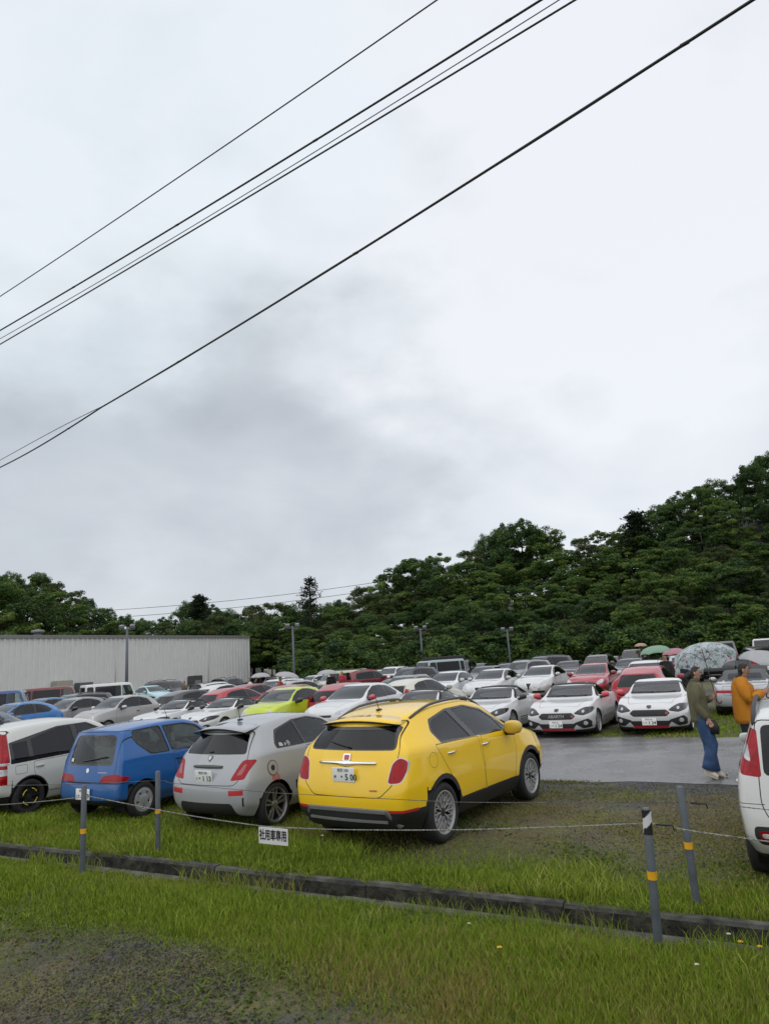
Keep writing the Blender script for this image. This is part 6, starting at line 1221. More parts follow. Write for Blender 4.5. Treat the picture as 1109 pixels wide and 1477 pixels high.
sticker('body_decal', 'S', circ((-1.22, .80), .105, 20), 'dgrey'); sticker('body_decal', 'S', circ((-1.22, .80), .092, 20), 'hub', .005); sticker('body_decal', 'S', circ((-1.22, .80), .040, 14), 'black', .007)
for k, (x, z) in enumerate(((-1.25, .69), (-1.21, .67), (-1.16, .69), (-1.12, .66))): sticker('body_decal', 'S', [(x, z-.05), (x+.022, z-.05), (x+.03, z+.03), (x+.008, z+.03)], 'redpaint')
for k in range(5): sticker('side_mark', 'S', [(-.72+.075*k, .44), (-.68+.075*k, .44), (-.69+.075*k, .56), (-.73+.075*k, .56)], 'gap')
sticker('side_mark', 'S', [(-.36, .45), (.35, .45), (.35, .57), (-.37, .57)], 'purple')
# across the road, facing us
def facing(px, py, z, xf, hd=241.5):
    g = G(px, py, z); a = R(hd); return Vector((g.x-math.cos(a)*xf, g.y-math.sin(a)*xf, 0))
l1 = facing(801.5, 1045.5, .33, 2.06); place('roadster', l1, R(242), 'white roadster with red mirrors, black soft top and lettered grille', WHITE, GB, name='roadster_car')
l2 = facing(936, 1041, .33, 2.06); place('plain_roadster', l2, R(242), 'white roadster with red mirrors and plain grille, behind the woman with the umbrella', WHITE, GB, name='roadster_car', over={('soft_top', 'canvas'): CM['white'], ('body', 'canvas'): CM['white']})
rowv = (l1-l2).normalized(); LB = l1.dot(HV)
def onrow(px, b, off=0.0):
    d = pray(px, 1000); t = b/(d.x*HV.x+d.y*HV.y); return Vector((d.x*t, d.y*t, 0))
place('plain_roadster', onrow(716, 20.1), R(241.5), 'white roadster with black soft top and black mirrors, half hidden by the yellow car', WHITE, GB, over={('mirror', 'redpaint'): CM['gloss']}, skip=('licence_plate',), name='roadster_car')
place('plain_roadster', onrow(612, 20.1), R(241.5), 'roadster with brown-black soft top peeping over the yellow roof', (.60, .59, .55), GB, over={('mirror', 'redpaint'): CM['gloss']}, name='roadster_car')
place('small_hatch', onrow(514, 20.3), R(240), 'white three-door hatchback with red mirrors right of the lime green one', WHITE, GB, over={('mirror', 'paint'): CM['redpaint']}, name='hatchback_car')
place('hot_hatch', onrow(414, 20.5), R(241), 'lime green small hatchback with black mirrors', (.50, .60, .015), GB, over={('mirror', 'paint'): CM['gloss'], ('spoiler', 'paint'): CM['gloss']}, name='hatchback_car')
place('plain_roadster', onrow(330, 20.3), R(241), 'white roadster with black soft top, directly behind the pale grey hatch', WHITE, GB, over={('mirror', 'redpaint'): CM['gloss']}, name='roadster_car')
place('plain_roadster', onrow(262, 20.3), R(241), 'white roadster with black soft top, directly behind the blue hatchback', WHITE, GB, over={('mirror', 'redpaint'): CM['gloss']}, name='roadster_car')
place('hot_hatch', onrow(172, 20.3), R(241), 'silver small hatchback with pale mirror behind the blue car, in front of the white van', (.36, .355, .35), GB, over={('mirror', 'paint'): CM['silver'], 'glassdark': CM['glassmid']}, name='hatchback_car')
place('hot_hatch', onrow(104, 20.6), R(241), 'mid grey small hatchback with black mirror left of the silver one', (.25, .25, .27), GB, over={('mirror', 'paint'): CM['gloss']}, name='hatchback_car')
place('small_hatch', onrow(56, 21.5), R(241), 'dark blue hatchback with pale windscreen, left of the mid grey hatchback', (.02, .10, .22), GB, name='hatchback_car')
place('small_alfa', onrow(-6, 14.4), R(18), 'dark teal car cut by the left edge just beyond the white hatchback', (.035, .06, .075), GB, name='hatchback_car')
place('tail_roadster', onrow(1078, 24.2), R(63), 'silver roadster seen from behind with wide red lamps, between the two umbrella holders', (.40, .415, .43), GB, over={('soft_top', 'canvas'): CM['greycanvas'], ('body', 'canvas'): CM['greycanvas'], ('mirror', 'redpaint'): CM['silver']}, name='roadster_car')
# rows behind
def far(kind, px, Y, hd, label, col, name='hatchback_car', group=GC_, **k):
    d = pray(px, 985); p = Vector((d.x/d.y*Y, Y, 0)); return place(kind, p, R(hd), label, col, group, name=name, **k)
F, B_ = 241.5, 61.5
far('small_hatch', 934, 23.2, B_, 'red three-door hatchback seen from behind, over the white roadsters', RED)
far('small_alfa', 858, 32, F, 'red hatchback facing us with shield grille, left of the red three-door', RED)
far('wagon', 936, 29.5, F, 'white estate whose pale windscreen shows behind the red three-door hatchback', WHITE, 'estate_car')
far('hatch', 782, 34.6, F, 'white five-door hatchback with dark shield grille, in the middle of its row', WHITE)
far('hatch', 712, 34.0, F, 'white hatchback with shield grille, left of the other shield-grille hatchback', WHITE)
far('small_alfa', 647, 35, F, 'plain white hatchback, leftmost of the three facing us in the middle row', (.70, .71, .73))
far('small_alfa', 606, 27.5, 52, 'cream white coupe-like hatchback seen from behind, above the yellow roof', (.60, .585, .50))
far('saloon', 588, 34.5, F, 'grey-green saloon behind the cream hatchback', (.15, .18, .18), 'saloon_car')
far('suv', 532, 47, 40, 'dark red sport utility car with raised tailgate, behind the cream off-roader', (.20, .012, .02), 'suv_car')
far('off_roader', 487, 46, 205, 'cream square off-roader with dark rear side glass', (.56, .53, .36), 'off_roader_car')
far('small_hatch', 507, 26.5, B_, 'red hatchback with dark rear window behind the white three-door with red mirrors', RED)
far('small_alfa', 430, 30, B_, 'red hatchback with grey roof rear behind the lime car', (.33, .02, .03))
far('hatch', 345, 31.5, 57, 'bright red five-door hatchback seen from behind, left of the lime car', (.38, .014, .03))
far('hatch', 283, 33, 57, 'black hatchback seen from behind with red lamps, left of the red five-door', (.022, .022, .026))
far('hatch', 326, 42, 57, 'white hatchback seen from behind above the red five-door', WHITE)
far('wagon', 312, 50, 60, 'white estate in front of the shed end', WHITE, 'estate_car', GD)
far('suv', 334, 57, 70, 'black roofed utility car at the end of the shed', DARK, 'suv_car', GD)
far('big_suv', 245, 55, 330, 'black utility car beside the pale blue hatchback at the shed', BLACK, 'suv_car', GD)
far('small_hatch', 221, 53, 318, 'pale sky blue hatchback facing right in front of the shed', (.40, .66, .72), group=GD)
far('boxy_van', 163, 46, 38, 'white boxy van with black privacy glass in front of the shed', WHITE, 'van_car', GD)
far('wagon', 108, 40, F, 'dark grey estate left of the white boxy van', (.06, .06, .065), 'estate_car', GD)
far('boxy_van', 82, 46, 20, 'dark red boxy van with tan roof near the shed', (.17, .02, .03), 'van_car', GD)
far('boxy_van', 8, 40, 15, 'blue boxy van with long dark windows at the far left', (.02, .06, .22), 'van_car', GD)
far('small_hatch', 16, 28.5, F, 'bright blue hatchback low at the left edge', (.01, .16, .46))
far('wagon', 400, 44, F, 'white estate under the white umbrellas right of the shed', WHITE, 'estate_car', GD)
far('hatch', 372, 37, 57, 'dark red hatchback beside the couple in white and black', (.22, .015, .025), group=GD)
far('saloon', 432, 40, 45, 'silver saloon left of the cream off-roader', SILVER, 'saloon_car', GD)
far('saloon', 455, 56, 225, 'pale silver saloon far back under the dark wood, left of the off-roader', (.5, .51, .53), 'saloon_car', GD)
far('tall_van', 632, 56, 215, 'pale teal van under the wood behind the floodlight pole', (.33, .40, .40), 'van_car', GD)
far('suv', 592, 45, 230, 'dark navy utility car left of the pale teal van', (.03, .035, .05), 'suv_car', GD)
far('wagon', 545, 58, 60, 'white estate far back behind the dark red utility car', WHITE, 'estate_car', GD)
far('suv', 566, 56, F, 'white utility car far back beside the navy one', WHITE, 'suv_car', GD)
far('big_suv', 668, 58, 250, 'black big utility car under the wood right of the pale teal van', BLACK, 'suv_car', GD)
far('saloon', 702, 46, F, 'dark saloon behind the white hatchbacks', DARK, 'saloon_car', GD)
far('wagon', 736, 47, F, 'black estate left of the white-roofed utility car', (.03, .03, .033), 'estate_car', GD)
far('big_suv', 788, 50, 215, 'dark utility car with white roof under the wood', (.06, .06, .065), 'suv_car', GD)
far('suv', 757, 43, 225, 'silver grey utility car with pale bonnet behind the middle white hatchback', (.24, .245, .25), 'suv_car', GD)
far('saloon', 824, 45, F, 'black saloon facing us left of the red shield-grille hatchback', BLACK, 'saloon_car', GD)
far('suv', 866, 45, F, 'grey-brown utility car behind the red shield-grille hatchback', (.09, .085, .08), 'suv_car', GD)
far('saloon', 884, 52, F, 'dark grey saloon between the brown and the navy cars', (.07, .072, .075), 'saloon_car', GD)
far('saloon', 914, 40, F, 'navy black saloon facing us behind the white estate', (.02, .025, .04), 'saloon_car', GD)
far('big_suv', 918, 57, F, 'tan and black utility car under the wood by the peach umbrella', (.10, .09, .07), 'suv_car', GD)
far('saloon', 985, 40, 75, 'silver saloon seen beyond the green umbrella', SILVER, 'saloon_car', GD)
far('tall_van', 1048, 56, 70, 'silver grey van above the floral umbrella', (.24, .245, .25), 'van_car', GD)
far('suv', 1030, 42, 75, 'grey estate-like utility car under the silver van', (.13, .135, .14), 'suv_car', GD)
far('tall_van', 1112, 58, 240, 'white van at the right edge under the wood', WHITE, 'van_car', GD)
far('suv', 1100, 36, 75, 'dark grey utility car right of the clear umbrella', (.08, .082, .085), 'suv_car', GD)
far('hatch', 690, 60, F, 'dark green hatchback under the wood between the lamp poles', (.02, .04, .035), group=GD)
far('suv', 520, 60, 70, 'grey utility car far back by the wood edge', (.2, .2, .21), 'suv_car', GD)
far('hatch', 480, 62, F, 'white hatchback far back by the wood edge above the off-roader', WHITE, group=GD)
far('wagon', 415, 57, 60, 'white estate furthest back under the wood right of the shed', (.6, .61, .62), 'estate_car', GD)
# traffic cones and a box trailer at the back
conm = P('cone_orange', (.55, .06, .03), .6)
for px, Y, lb in ((640, 60, 'orange traffic cone left of the pair by the dark trailer'), (652, 60.5, 'orange traffic cone right of the pair by the dark trailer')):
    d = pray(px, 960); t = empty('traffic_cone', (d.x/d.y*Y, Y, 0)); tag(t, lb, 'traffic cone', 'traffic cones by the wood'); bm = bmesh.new(); box(bm, (0, 0, .03), (.42, .42, .05)); lathe(bm, [(.19, .05), (.04, 1.25), (.001, 1.25)], 12, 'Z'); obj('cone', bm, conm, t); bm = bmesh.new(); lathe(bm, [(.148, .5), (.112, .75)], 12, 'Z'); obj('white_band', bm, CM['white'], t)
d = pray(640, 955); t = empty('box_trailer', (d.x/d.y*63, 63, 0), R(30)); tag(t, 'dark box trailer under the wood behind the pale teal van', 'trailer'); bm = bmesh.new(); box(bm, (0, 0, 1.35), (3.4, 1.8, 1.7), bevel=.04); obj('box_body', bm, P('trailer', (.03, .03, .033), .6), t, smooth=False)
for sy in (-.9, .9): bm = bmesh.new(); lathe(bm, [(.02, -.1), (.33, -.1), (.35, 0), (.33, .1), (.02, .1)], 20, 'Y', (0, sy, .35)); obj('wheel', bm, CM['rubber'], t)
bm = bmesh.new(); tube(bm, [(1.7, 0, .5), (2.8, 0, .5)], .05, 6); obj('tow_bar', bm, CM['dgrey'], t)
# ================================================================== people and umbrellas
SKIN = P('skin', (.46, .27, .19), .55, noise=.12, nscale=14); HAIR = P('dark_hair', (.014, .011, .010), .5, noise=.4, nscale=40); EYE = P('eye_dark', (.02, .015, .012), .3); LIP = P('lips', (.34, .12, .10), .5)
def cloth(n, c, noise=.22, sc=7): return P(n, c, .9, noise=noise, nscale=sc, bump=.35, bscale=26)
def skinned(name, nodes, edges, mat, parent, sub=2):
    """one continuous surface grown over connected joints: nodes = {key: (pos, radius)}"""
    keys = list(nodes); me = bpy.data.meshes.new(name); me.from_pydata([nodes[k][0] for k in keys], [(keys.index(a), keys.index(b)) for a, b in edges], []); o = bpy.data.objects.new(name, me); COL.objects.link(o)
    md = o.modifiers.new('k', 'SKIN'); md.use_smooth_shade = True
    for i, k in enumerate(keys): r = nodes[k][1]; me.skin_vertices[0].data[i].radius = (r, r) if not isinstance(r, tuple) else r; me.skin_vertices[0].data[i].use_root = (i == 0)
    s = o.modifiers.new('s', 'SUBSURF'); s.levels = sub; s.render_levels = sub
    dg = bpy.context.evaluated_depsgraph_get(); m2 = bpy.data.meshes.new_from_object(o.evaluated_get(dg)); bpy.data.objects.remove(o); m2.name = name; m2.polygons.foreach_set('use_smooth', [True]*len(m2.polygons)); m2.materials.clear(); return link(name, m2, mat, parent)
def limb(bm, pts, rads, n=14, flat=1.0):
    pts = [Vector(p) for p in pts]; out = []
    for i, p in enumerate(pts):
        t = (pts[min(i+1, len(pts)-1)]-pts[max(i-1, 0)]).normalized(); a = Vector((1, 0, 0)); a = (a-t*a.dot(t)); a = a.normalized() if a.length > .1 else Vector((0, 0, 1)); b = t.cross(a); r = rads[i]; r = (r, r) if not isinstance(r, tuple) else r
        out.append([p+a*r[0]*math.cos(q)+b*r[1]*math.sin(q) for q in [2*math.pi*k/n for k in range(n)]])
    loft(bm, out)
def hand_nodes(nd, ed, root, tip_dir, side, curl, pre, palm=.038):
    """palm, four unequal curled fingers and a thumb from the side of the palm"""
    d = Vector(tip_dir).normalized(); s = Vector(side); s = (s-d*s.dot(d)).normalized(); cd = d.cross(s)*curl; w = Vector(nd[root][0])
    pk = pre+'palm'; nd[pk] = (tuple(w+d*palm), (.022, .034)); ed.append((root, pk)); kk = pre+'knuckle'; nd[kk] = (tuple(w+d*(palm*1.75)), (.016, .036)); ed.append((pk, kk))
    for i, (o, l) in enumerate(((-.026, .048), (-.009, .058), (.009, .054), (.026, .042))):
        a = w+d*(palm*1.9)+s*o; m = a+d*l*.5+cd*l*.2; e = m+d*l*.25+cd*l*.45
        for q, (pos, r) in enumerate(((a, .0095), (m, .0085), (e, .007))): nd[f'{pre}f{i}{q}'] = (tuple(pos), r)
        ed += [(kk, f'{pre}f{i}0'), (f'{pre}f{i}0', f'{pre}f{i}1'), (f'{pre}f{i}1', f'{pre}f{i}2')]
    a = w+d*palm*.7-s*.036; e = a+d*.035-s*.016+cd*.02; nd[pre+'t0'] = (tuple(a), .011); nd[pre+'t1'] = (tuple(e), .009); ed += [(pk, pre+'t0'), (pre+'t0', pre+'t1')]
def person(loc, hd, label, group, J, col, scale=1.0, detail=True, hair='short', outfit='jacket'):
    t = empty('person', loc, hd); tag(t, label, 'person', group); t.scale = (scale,)*3
    nd = {}; ed = []
    def N_(k, p, r, par=None):
        nd[k] = (tuple(p), r)
        if par: ed.append((par, k))
    N_('pelvis', J['pelvis'], (.105, .14)); N_('waist', J['waist'], (.09, .12), 'pelvis'); N_('chest', J['chest'], (.10, .14), 'waist'); N_('collar', J['collar'], (.048, .066), 'chest'); N_('neck', J['neck'], .045, 'collar'); N_('skull', J['skull'], (.066, .062), 'neck'); N_('brow', J['brow'], (.088, .075), 'skull'); N_('crown', J['crown'], (.062, .058), 'brow')
    for s in 'LR':
        N_('sh'+s, J['sh'+s], .042, 'collar'); N_('el'+s, J['el'+s], .037, 'sh'+s); N_('wr'+s, J['wr'+s], .024, 'el'+s); N_('hip'+s, J['hip'+s], .085, 'pelvis'); N_('kn'+s, J['kn'+s], .055, 'hip'+s); N_('an'+s, J['an'+s], .035, 'kn'+s); N_('toe'+s, J['toe'+s], .03, 'an'+s)
        if detail: hand_nodes(nd, ed, 'wr'+s, J['hd'+s][0], J['hd'+s][1], J['hd'+s][2], s)
        else: N_('ha'+s, Vector(J['wr'+s])+Vector(J['hd'+s][0]).normalized()*.10, .03, 'wr'+s)
    body = skinned('body', nd, ed, SKIN, t, 2 if detail else 1)
    bw = Vector(J['brow']); f = Vector(J.get('face', (1, 0, 0))).normalized(); up = (Vector(J['crown'])-Vector(J['skull'])).normalized(); f = (f-up*f.dot(up)).normalized(); sd = up.cross(f)
    for v in body.data.vertices:          # chin, nose, brow and a face plane
        p = v.co-bw
        if abs(p.dot(sd)) < .10 and -.16 < p.dot(up) < .12 and p.dot(f) > -.02:
            h, q, x = p.dot(up), abs(p.dot(sd)), p.dot(f)
            k = math.exp(-((h+.035)/.026)**2-(q/.014)**2)*.026+math.exp(-((h+.105)/.022)**2-(q/.026)**2)*.018+math.exp(-((h+.070)/.014)**2-(q/.024)**2)*.007-math.exp(-((h-.0)/.018)**2-((q-.032)/.016)**2)*.006
            if x > .02: v.co += f*k
    fs = .079
    if detail:
        for s in (1, -1):
            bm = bmesh.new(); sphere(bm, bw+f*(fs-.010)+sd*.030*s-up*.002, .010, sc=(1, 1, .7)); obj('eye', bm, EYE, t)
            bm = bmesh.new(); tube(bm, [bw+f*(fs-.006)+sd*.016*s+up*.020, bw+f*(fs-.006)+sd*.032*s+up*.026, bw+f*(fs-.018)+sd*.050*s+up*.020], .004, 5); obj('eyebrow', bm, HAIR, t)
            bm = bmesh.new(); sphere(bm, bw+sd*.078*s-f*.008-up*.022, .03, sc=(.55, .35, 1)); obj('ear', bm, SKIN, t)
        bm = bmesh.new(); tube(bm, [bw+f*(fs-.012)+sd*.022-up*.078, bw+f*(fs+.002)-up*.075, bw+f*(fs-.012)-sd*.022-up*.078], [.003, .006, .003], 6); obj('mouth', bm, LIP, t)
    bm = bmesh.new()                      # hair grown over the scalp down to a hairline
    def hairy(p):
        h, x = p.dot(up), p.dot(f)
        return h > -.125 and ((h > .052 and x > .03) or (x <= .03 and h > .052-(.03-x)*2.6) or (x < -.03 and h > -.115))
    vm = {}
    def hv(vi):
        if vi not in vm:
            v = body.data.vertices[vi]; p = v.co-bw; n_ = v.normal; k = .013+.004*math.sin(v.co.x*90+v.co.z*70)*math.sin(v.co.y*80); vm[vi] = bm.verts.new(v.co+n_*k)
        return vm[vi]
    body.data.update()
    for pl in body.data.polygons:
        if (pl.center-bw).length < .17 and hairy(pl.center-bw):
            try: bm.faces.new([hv(i) for i in pl.vertices])
            except ValueError: pass
    if len(bm.faces):
        bmesh.ops.smooth_vert(bm, verts=[v for v in bm.verts if v.is_boundary], factor=.5, use_axis_x=True, use_axis_y=True, use_axis_z=True)
        bmesh.ops.subdivide_edges(bm, edges=bm.edges[:], cuts=1, use_grid_fill=True)
        bmesh.ops.solidify(bm, geom=bm.faces[:], thickness=.012)
    if hair == 'bun': sphere(bm, bw-f*.115-up*.085, .052, sc=(1, 1.0, 1.1)); sphere(bm, bw-f*.07-up*.05, .06)
    bmesh.ops.recalc_face_normals(bm, faces=bm.faces); obj('hair', bm, J.get('hairmat', HAIR), t)
    C_ = lambda k: Vector(J[k]); bm = bmesh.new()     # upper garment
    hem = C_('pelvis')+Vector((0, 0, J.get('hem', -.02))); g = J.get('girth', 1.0)
    rings = [ell(hem+Vector((0, 0, -.06)), .135*g, .185*g, 20), ell(hem+Vector((0, 0, .0)), .145*g, .19*g, 20), ell(C_('waist'), .138*g, .180*g, 20), ell(C_('chest')+Vector((0, 0, -.04)), .142*g, .19*g, 20), ell(C_('chest')+Vector((-.005, 0, .07)), .130*g, .20*g, 20), ell(C_('collar')+Vector((-.012, 0, -.02)), .098, .15*g, 20), ell(C_('collar')+Vector((-.002, 0, .035)), .076, .092, 20), ell(C_('neck')+Vector((-.004, 0, -.008)), .064, .064, 20)]
    for ri, r in enumerate(rings):
        for k, p in enumerate(r): p += Vector((1, 0, 0))*.006*math.sin(k*2.1+ri*1.7)+Vector((0, 0, 1))*(.006*math.sin(k*1.3) if ri < 2 else 0)
    loft(bm, rings)
    for s in 'LR':
        a, b, c = C_('sh'+s), C_('el'+s), C_('wr'+s); e = b.lerp(c, J.get('sleeve', .92)); cc = C_('collar'); i0 = cc.lerp(a, .45)+Vector((0, 0, -.02))
        limb(bm, [i0, a.lerp(i0, .15), a.lerp(b, .35), a.lerp(b, .75), b, b.lerp(e, .4), b.lerp(e, .85), e], [.085, .088*g, .080*g, .068*g, .064*g, .060*g, .056*g, .048*g])
    bmesh.ops.recalc_face_normals(bm, faces=bm.faces); obj('jacket' if outfit == 'jacket' else 'shirt', bm, cloth(*col['top']), t)
    if outfit == 'jacket':
        bm = bmesh.new(); c0 = C_('neck'); limb(bm, [c0+Vector((-.004, 0, -.035)), c0+Vector((-.002, 0, .0)), c0+Vector((-.012, 0, .028))], [.075, .074, .068], 16); obj('collar', bm, cloth(*col['top']), t)
    bm = bmesh.new(); wl = J.get('leg', 1.0)          # trousers
    limb(bm, [C_('pelvis')+Vector((0, 0, .06)), C_('pelvis')+Vector((0, 0, -.02)), C_('pelvis')+Vector((0, 0, -.10))], [(.122, .165), (.135, .178), (.128, .172)], 18)
    for s in 'LR':
        h, k, a = C_('hip'+s), C_('kn'+s), C_('an'+s); e = a+(k-a)*.06+Vector((0, 0, .0))
        limb(bm, [h+Vector((0, 0, .05)), h.lerp(k, .2), h.lerp(k, .6), k, k.lerp(e, .35), k.lerp(e, .75), e], [.095, .108*min(wl, 1.1), .092*wl, .082*wl, .084*wl, .088*wl, .090*wl])
    bmesh.ops.recalc_face_normals(bm, faces=bm.faces); obj('trousers', bm, cloth(*col['legs']), t)
    for s in 'LR':
        a, q = C_('an'+s), C_('toe'+s); d = (q-a); d = Vector((d.x, d.y, 0)).normalized(); sl = (q-a); bm = bmesh.new()
        heel = a-d*.05+Vector((0, 0, -.05)); toe = q+d*.05; c = [heel+Vector((0, 0, .035)), a+Vector((0, 0, -.015)), a.lerp(q, .5)+Vector((0, 0, .0)), q+Vector((0, 0, -.005)), toe]
        limb(bm, c, [(.04, .035), (.05, .042), (.042, .046), (.032, .047), (.014, .028)], 12); obj('shoe', bm, P('shoe'+str(col['shoe']), col['shoe'], .6, noise=.1), t)
        bm = bmesh.new(); up_ = Vector((0, 0, 1)); limb(bm, [heel+Vector((0, 0, .0)), a.lerp(q, .3)-up_*.055, q-up_*.035, toe-up_*.012], [(.016, .036), (.016, .044), (.015, .047), (.012, .028)], 10); obj('shoe_sole', bm, P('sole', (.55, .53, .48), .7), t)
    return t
BASE = dict(pelvis=(0, 0, .93), waist=(0, 0, 1.06), chest=(.01, 0, 1.22), collar=(0, 0, 1.37), neck=(.008, 0, 1.44), skull=(.022, 0, 1.51), brow=(.038, 0, 1.56), crown=(.042, 0, 1.635), shL=(0, .165, 1.345), shR=(0, -.165, 1.345), elL=(-.03, .21, 1.08), elR=(-.03, -.21, 1.08), wrL=(.05, .20, .85), wrR=(.05, -.20, .85), hipL=(0, .085, .90), hipR=(0, -.085, .90), knL=(.03, .09, .49), knR=(.03, -.09, .49), anL=(-.01, .09, .09), anR=(-.01, -.09, .09), toeL=(.11, .10, .045), toeR=(.11, -.10, .045), hdL=((.15, -.05, -1), (1, 0, 0), -.8), hdR=((.15, .05, -1), (1, 0, 0), .8))
def umbrella(base, tip, rad, depth, mats, label, group='umbrellas held up in the rain', panels=8, grip=None, handle=True, mcol=None):
    """base: foot of the shaft (held end), tip: ferrule"""
    ax = (tip-base); ln = ax.length; t = empty('umbrella', base); t.rotation_mode = 'QUATERNION'; t.rotation_quaternion = Vector((0, 0, 1)).rotation_difference(ax); tag(t, label, 'umbrella', group)
    bm = bmesh.new(); nk = panels; sub = 5; nr = 7; top = ln-.05; rings = []
    for i in range(nr+1):
        u = i/nr; row = []
        for k in range(nk*sub):
            f = (k % sub)/sub; a = 2*math.pi*k/(nk*sub); rib = abs(math.sin(math.pi*f)); r = rad*math.sin(u*R(82))/math.sin(R(82)); sag = 1-.055*rib*u; z = top-depth*(1-math.cos(u*R(82)))/(1-math.cos(R(82)))
            r *= sag*(1-.03*rib*u); z += .035*rib*u*u*depth/.3; row.append(bm.verts.new((r*math.cos(a), r*math.sin(a), z)) if i else None)
        rings.append(row)
    ap = bm.verts.new((0, 0, top)); n = nk*sub
    for k in range(n): bm.faces.new((ap, rings[1][k], rings[1][(k+1) % n]))
    for r0, r1 in zip(rings[1:], rings[2:]):
        for k in range(n): bm.faces.new((r0[k], r1[k], r1[(k+1) % n], r0[(k+1) % n]))
    obj('canopy', bm, mats, t)
    steel = mcol or P('umbrella_steel', (.10, .08, .08), .4, .5); bm = bmesh.new(); tube(bm, [(0, 0, .02), (0, 0, ln)], .006, 8); tube(bm, [(0, 0, ln-.06), (0, 0, ln+.04)], [.009, .003], 8); obj('shaft', bm, steel, t)
    bm = bmesh.new()
    for k in range(nk):
        a = 2*math.pi*k/nk; q = []
        for i in range(nr+1):
            u = i/nr; r = rad*math.sin(u*R(82))/math.sin(R(82)); q.append((r*math.cos(a), r*math.sin(a), top-.006-depth*(1-math.cos(u*R(82)))/(1-math.cos(R(82)))))
        tube(bm, q, .003, 4); m = nr//2; tube(bm, [(0, 0, top-depth*1.0), q[m]], .003, 4)
    obj('ribs', bm, steel, t)
    if handle:
        bm = bmesh.new(); tube(bm, [(0, 0, .10), (0, 0, 0), (0, 0, -.04), (.012, 0, -.068), (.04, 0, -.08), (.066, 0, -.066), (.072, 0, -.04)], .011, 8); obj('handle', bm, P('umbrella_handle', (.10, .03, .035), .4), t)
    return t
def thin(name, col, tr, rough=.3, pattern=None):
    m, nt, b = new_mat(name); N = nt.nodes; L = nt.links; b.inputs['Base Color'].default_value = (*col, 1); b.inputs['Roughness'].default_value = rough; tr_ = N.new('ShaderNodeBsdfTransparent'); tl = N.new('ShaderNodeBsdfTranslucent'); tl.inputs[0].default_value = (*col, 1); m1 = N.new('ShaderNodeMixShader'); m1.inputs[0].default_value = .45; m2 = N.new('ShaderNodeMixShader'); m2.inputs[0].default_value = tr
    if pattern:
        tc = N.new('ShaderNodeTexCoord'); src = None
        for i, (sc, thr, c) in enumerate(pattern):
            v = N.new('ShaderNodeTexVoronoi'); v.inputs['Scale'].default_value = sc; mp = N.new('ShaderNodeMapping'); mp.inputs['Location'].default_value = (i*1.7, i*.9, i*.4); L.new(tc.outputs['Object'], mp.inputs[0]); nn = N.new('ShaderNodeTexNoise'); nn.inputs['Scale'].default_value = sc*2.2; L.new(mp.outputs[0], nn.inputs['Vector']); ad = N.new('ShaderNodeVectorMath'); ad.operation = 'MULTIPLY_ADD'; L.new(nn.outputs['Color'], ad.inputs[0]); ad.inputs[1].default_value = (.12, .12, .12); L.new(mp.outputs[0], ad.inputs[2]); L.new(ad.outputs[0], v.inputs['Vector'])
            lt = N.new('ShaderNodeMapRange'); lt.inputs[1].default_value = thr; lt.inputs[2].default_value = thr*.8; L.new(v.outputs['Distance'], lt.inputs[0]); mx = N.new('ShaderNodeMix'); mx.data_type = 'RGBA'; L.new(lt.outputs[0], mx.inputs['Factor']); mx.inputs['B'].default_value = (*c, 1)
            if src is None: mx.inputs['A'].default_value = (*col, 1)
            else: L.new(src, mx.inputs['A'])
            src = mx.outputs['Result']
        L.new(src, b.inputs['Base Color']); L.new(src, tl.inputs[0])
    L.new(b.outputs[0], m1.inputs[1]); L.new(tl.outputs[0], m1.inputs[2]); L.new(m1.outputs[0], m2.inputs[1]); L.new(tr_.outputs[0], m2.inputs[2]); L.new(m2.outputs[0], N['Material Output'].inputs[0]); return m
# ---- woman walking along the road
wl = G(1024, 1124); hdw = R(-24); J = dict(BASE); J.update(hdR=((.35, .1, -1), (1, .2, .1), .9), hdL=((.55, -.25, .45), (0, .35, 1), .9), shL=(.01, .15, 1.34), shR=(-.01, -.155, 1.335), elL=(.02, .21, 1.10), wrL=(.19, .13, 1.155), elR=(-.035, -.20, 1.08), wrR=(.10, -.19, .875), knR=(.10, -.085, .51), anR=(-.01, -.085, .13), toeR=(.10, -.09, .055), knL=(.05, .08, .49), anL=(.07, .08, .085), toeL=(.19, .085, .045), waist=(-.01, 0, 1.06), chest=(-.015, 0, 1.22), collar=(-.02, 0, 1.37), neck=(-.006, 0, 1.44), skull=(.012, 0, 1.51), brow=(.03, 0, 1.56), crown=(.036, 0, 1.635), hem=-.05, girth=.96, leg=1.0, face=(1, -.12, -.05))
SW = 1.07
wo_ = person(wl, hdw, 'woman in olive jacket and wide blue jeans walking with a floral umbrella', 'people walking between the cars', J, dict(top=('olive_jacket', (.115, .11, .062), .25, 9), legs=('blue_jeans', (.035, .075, .17), .35, 8), shoe=(.62, .55, .46)), SW, True, 'bun')
RZ = Matrix.Rotation(hdw, 4, 'Z'); hl = Matrix.Translation(wl) @ RZ @ Vector((.245*SW, .115*SW, 1.20*SW))
ct = RB(1017, 955, wl.dot(HV)+.34)
umbrella(hl-(ct-hl).normalized()*.06, hl+(ct-hl).normalized()*.90, .52, .26, thin('floral_vinyl', (.72, .80, .86), .14, .2, [(9.5, .44, (.18, .38, .26)), (10.5, .42, (.62, .64, .68)), (12, .36, (.38, .55, .48)), (8.5, .26, (.38, .15, .16)), (11, .20, (.12, .07, .08)), (16, .34, (.60, .66, .70))]), 'floral umbrella with green leaves and red flowers held by the woman in olive')
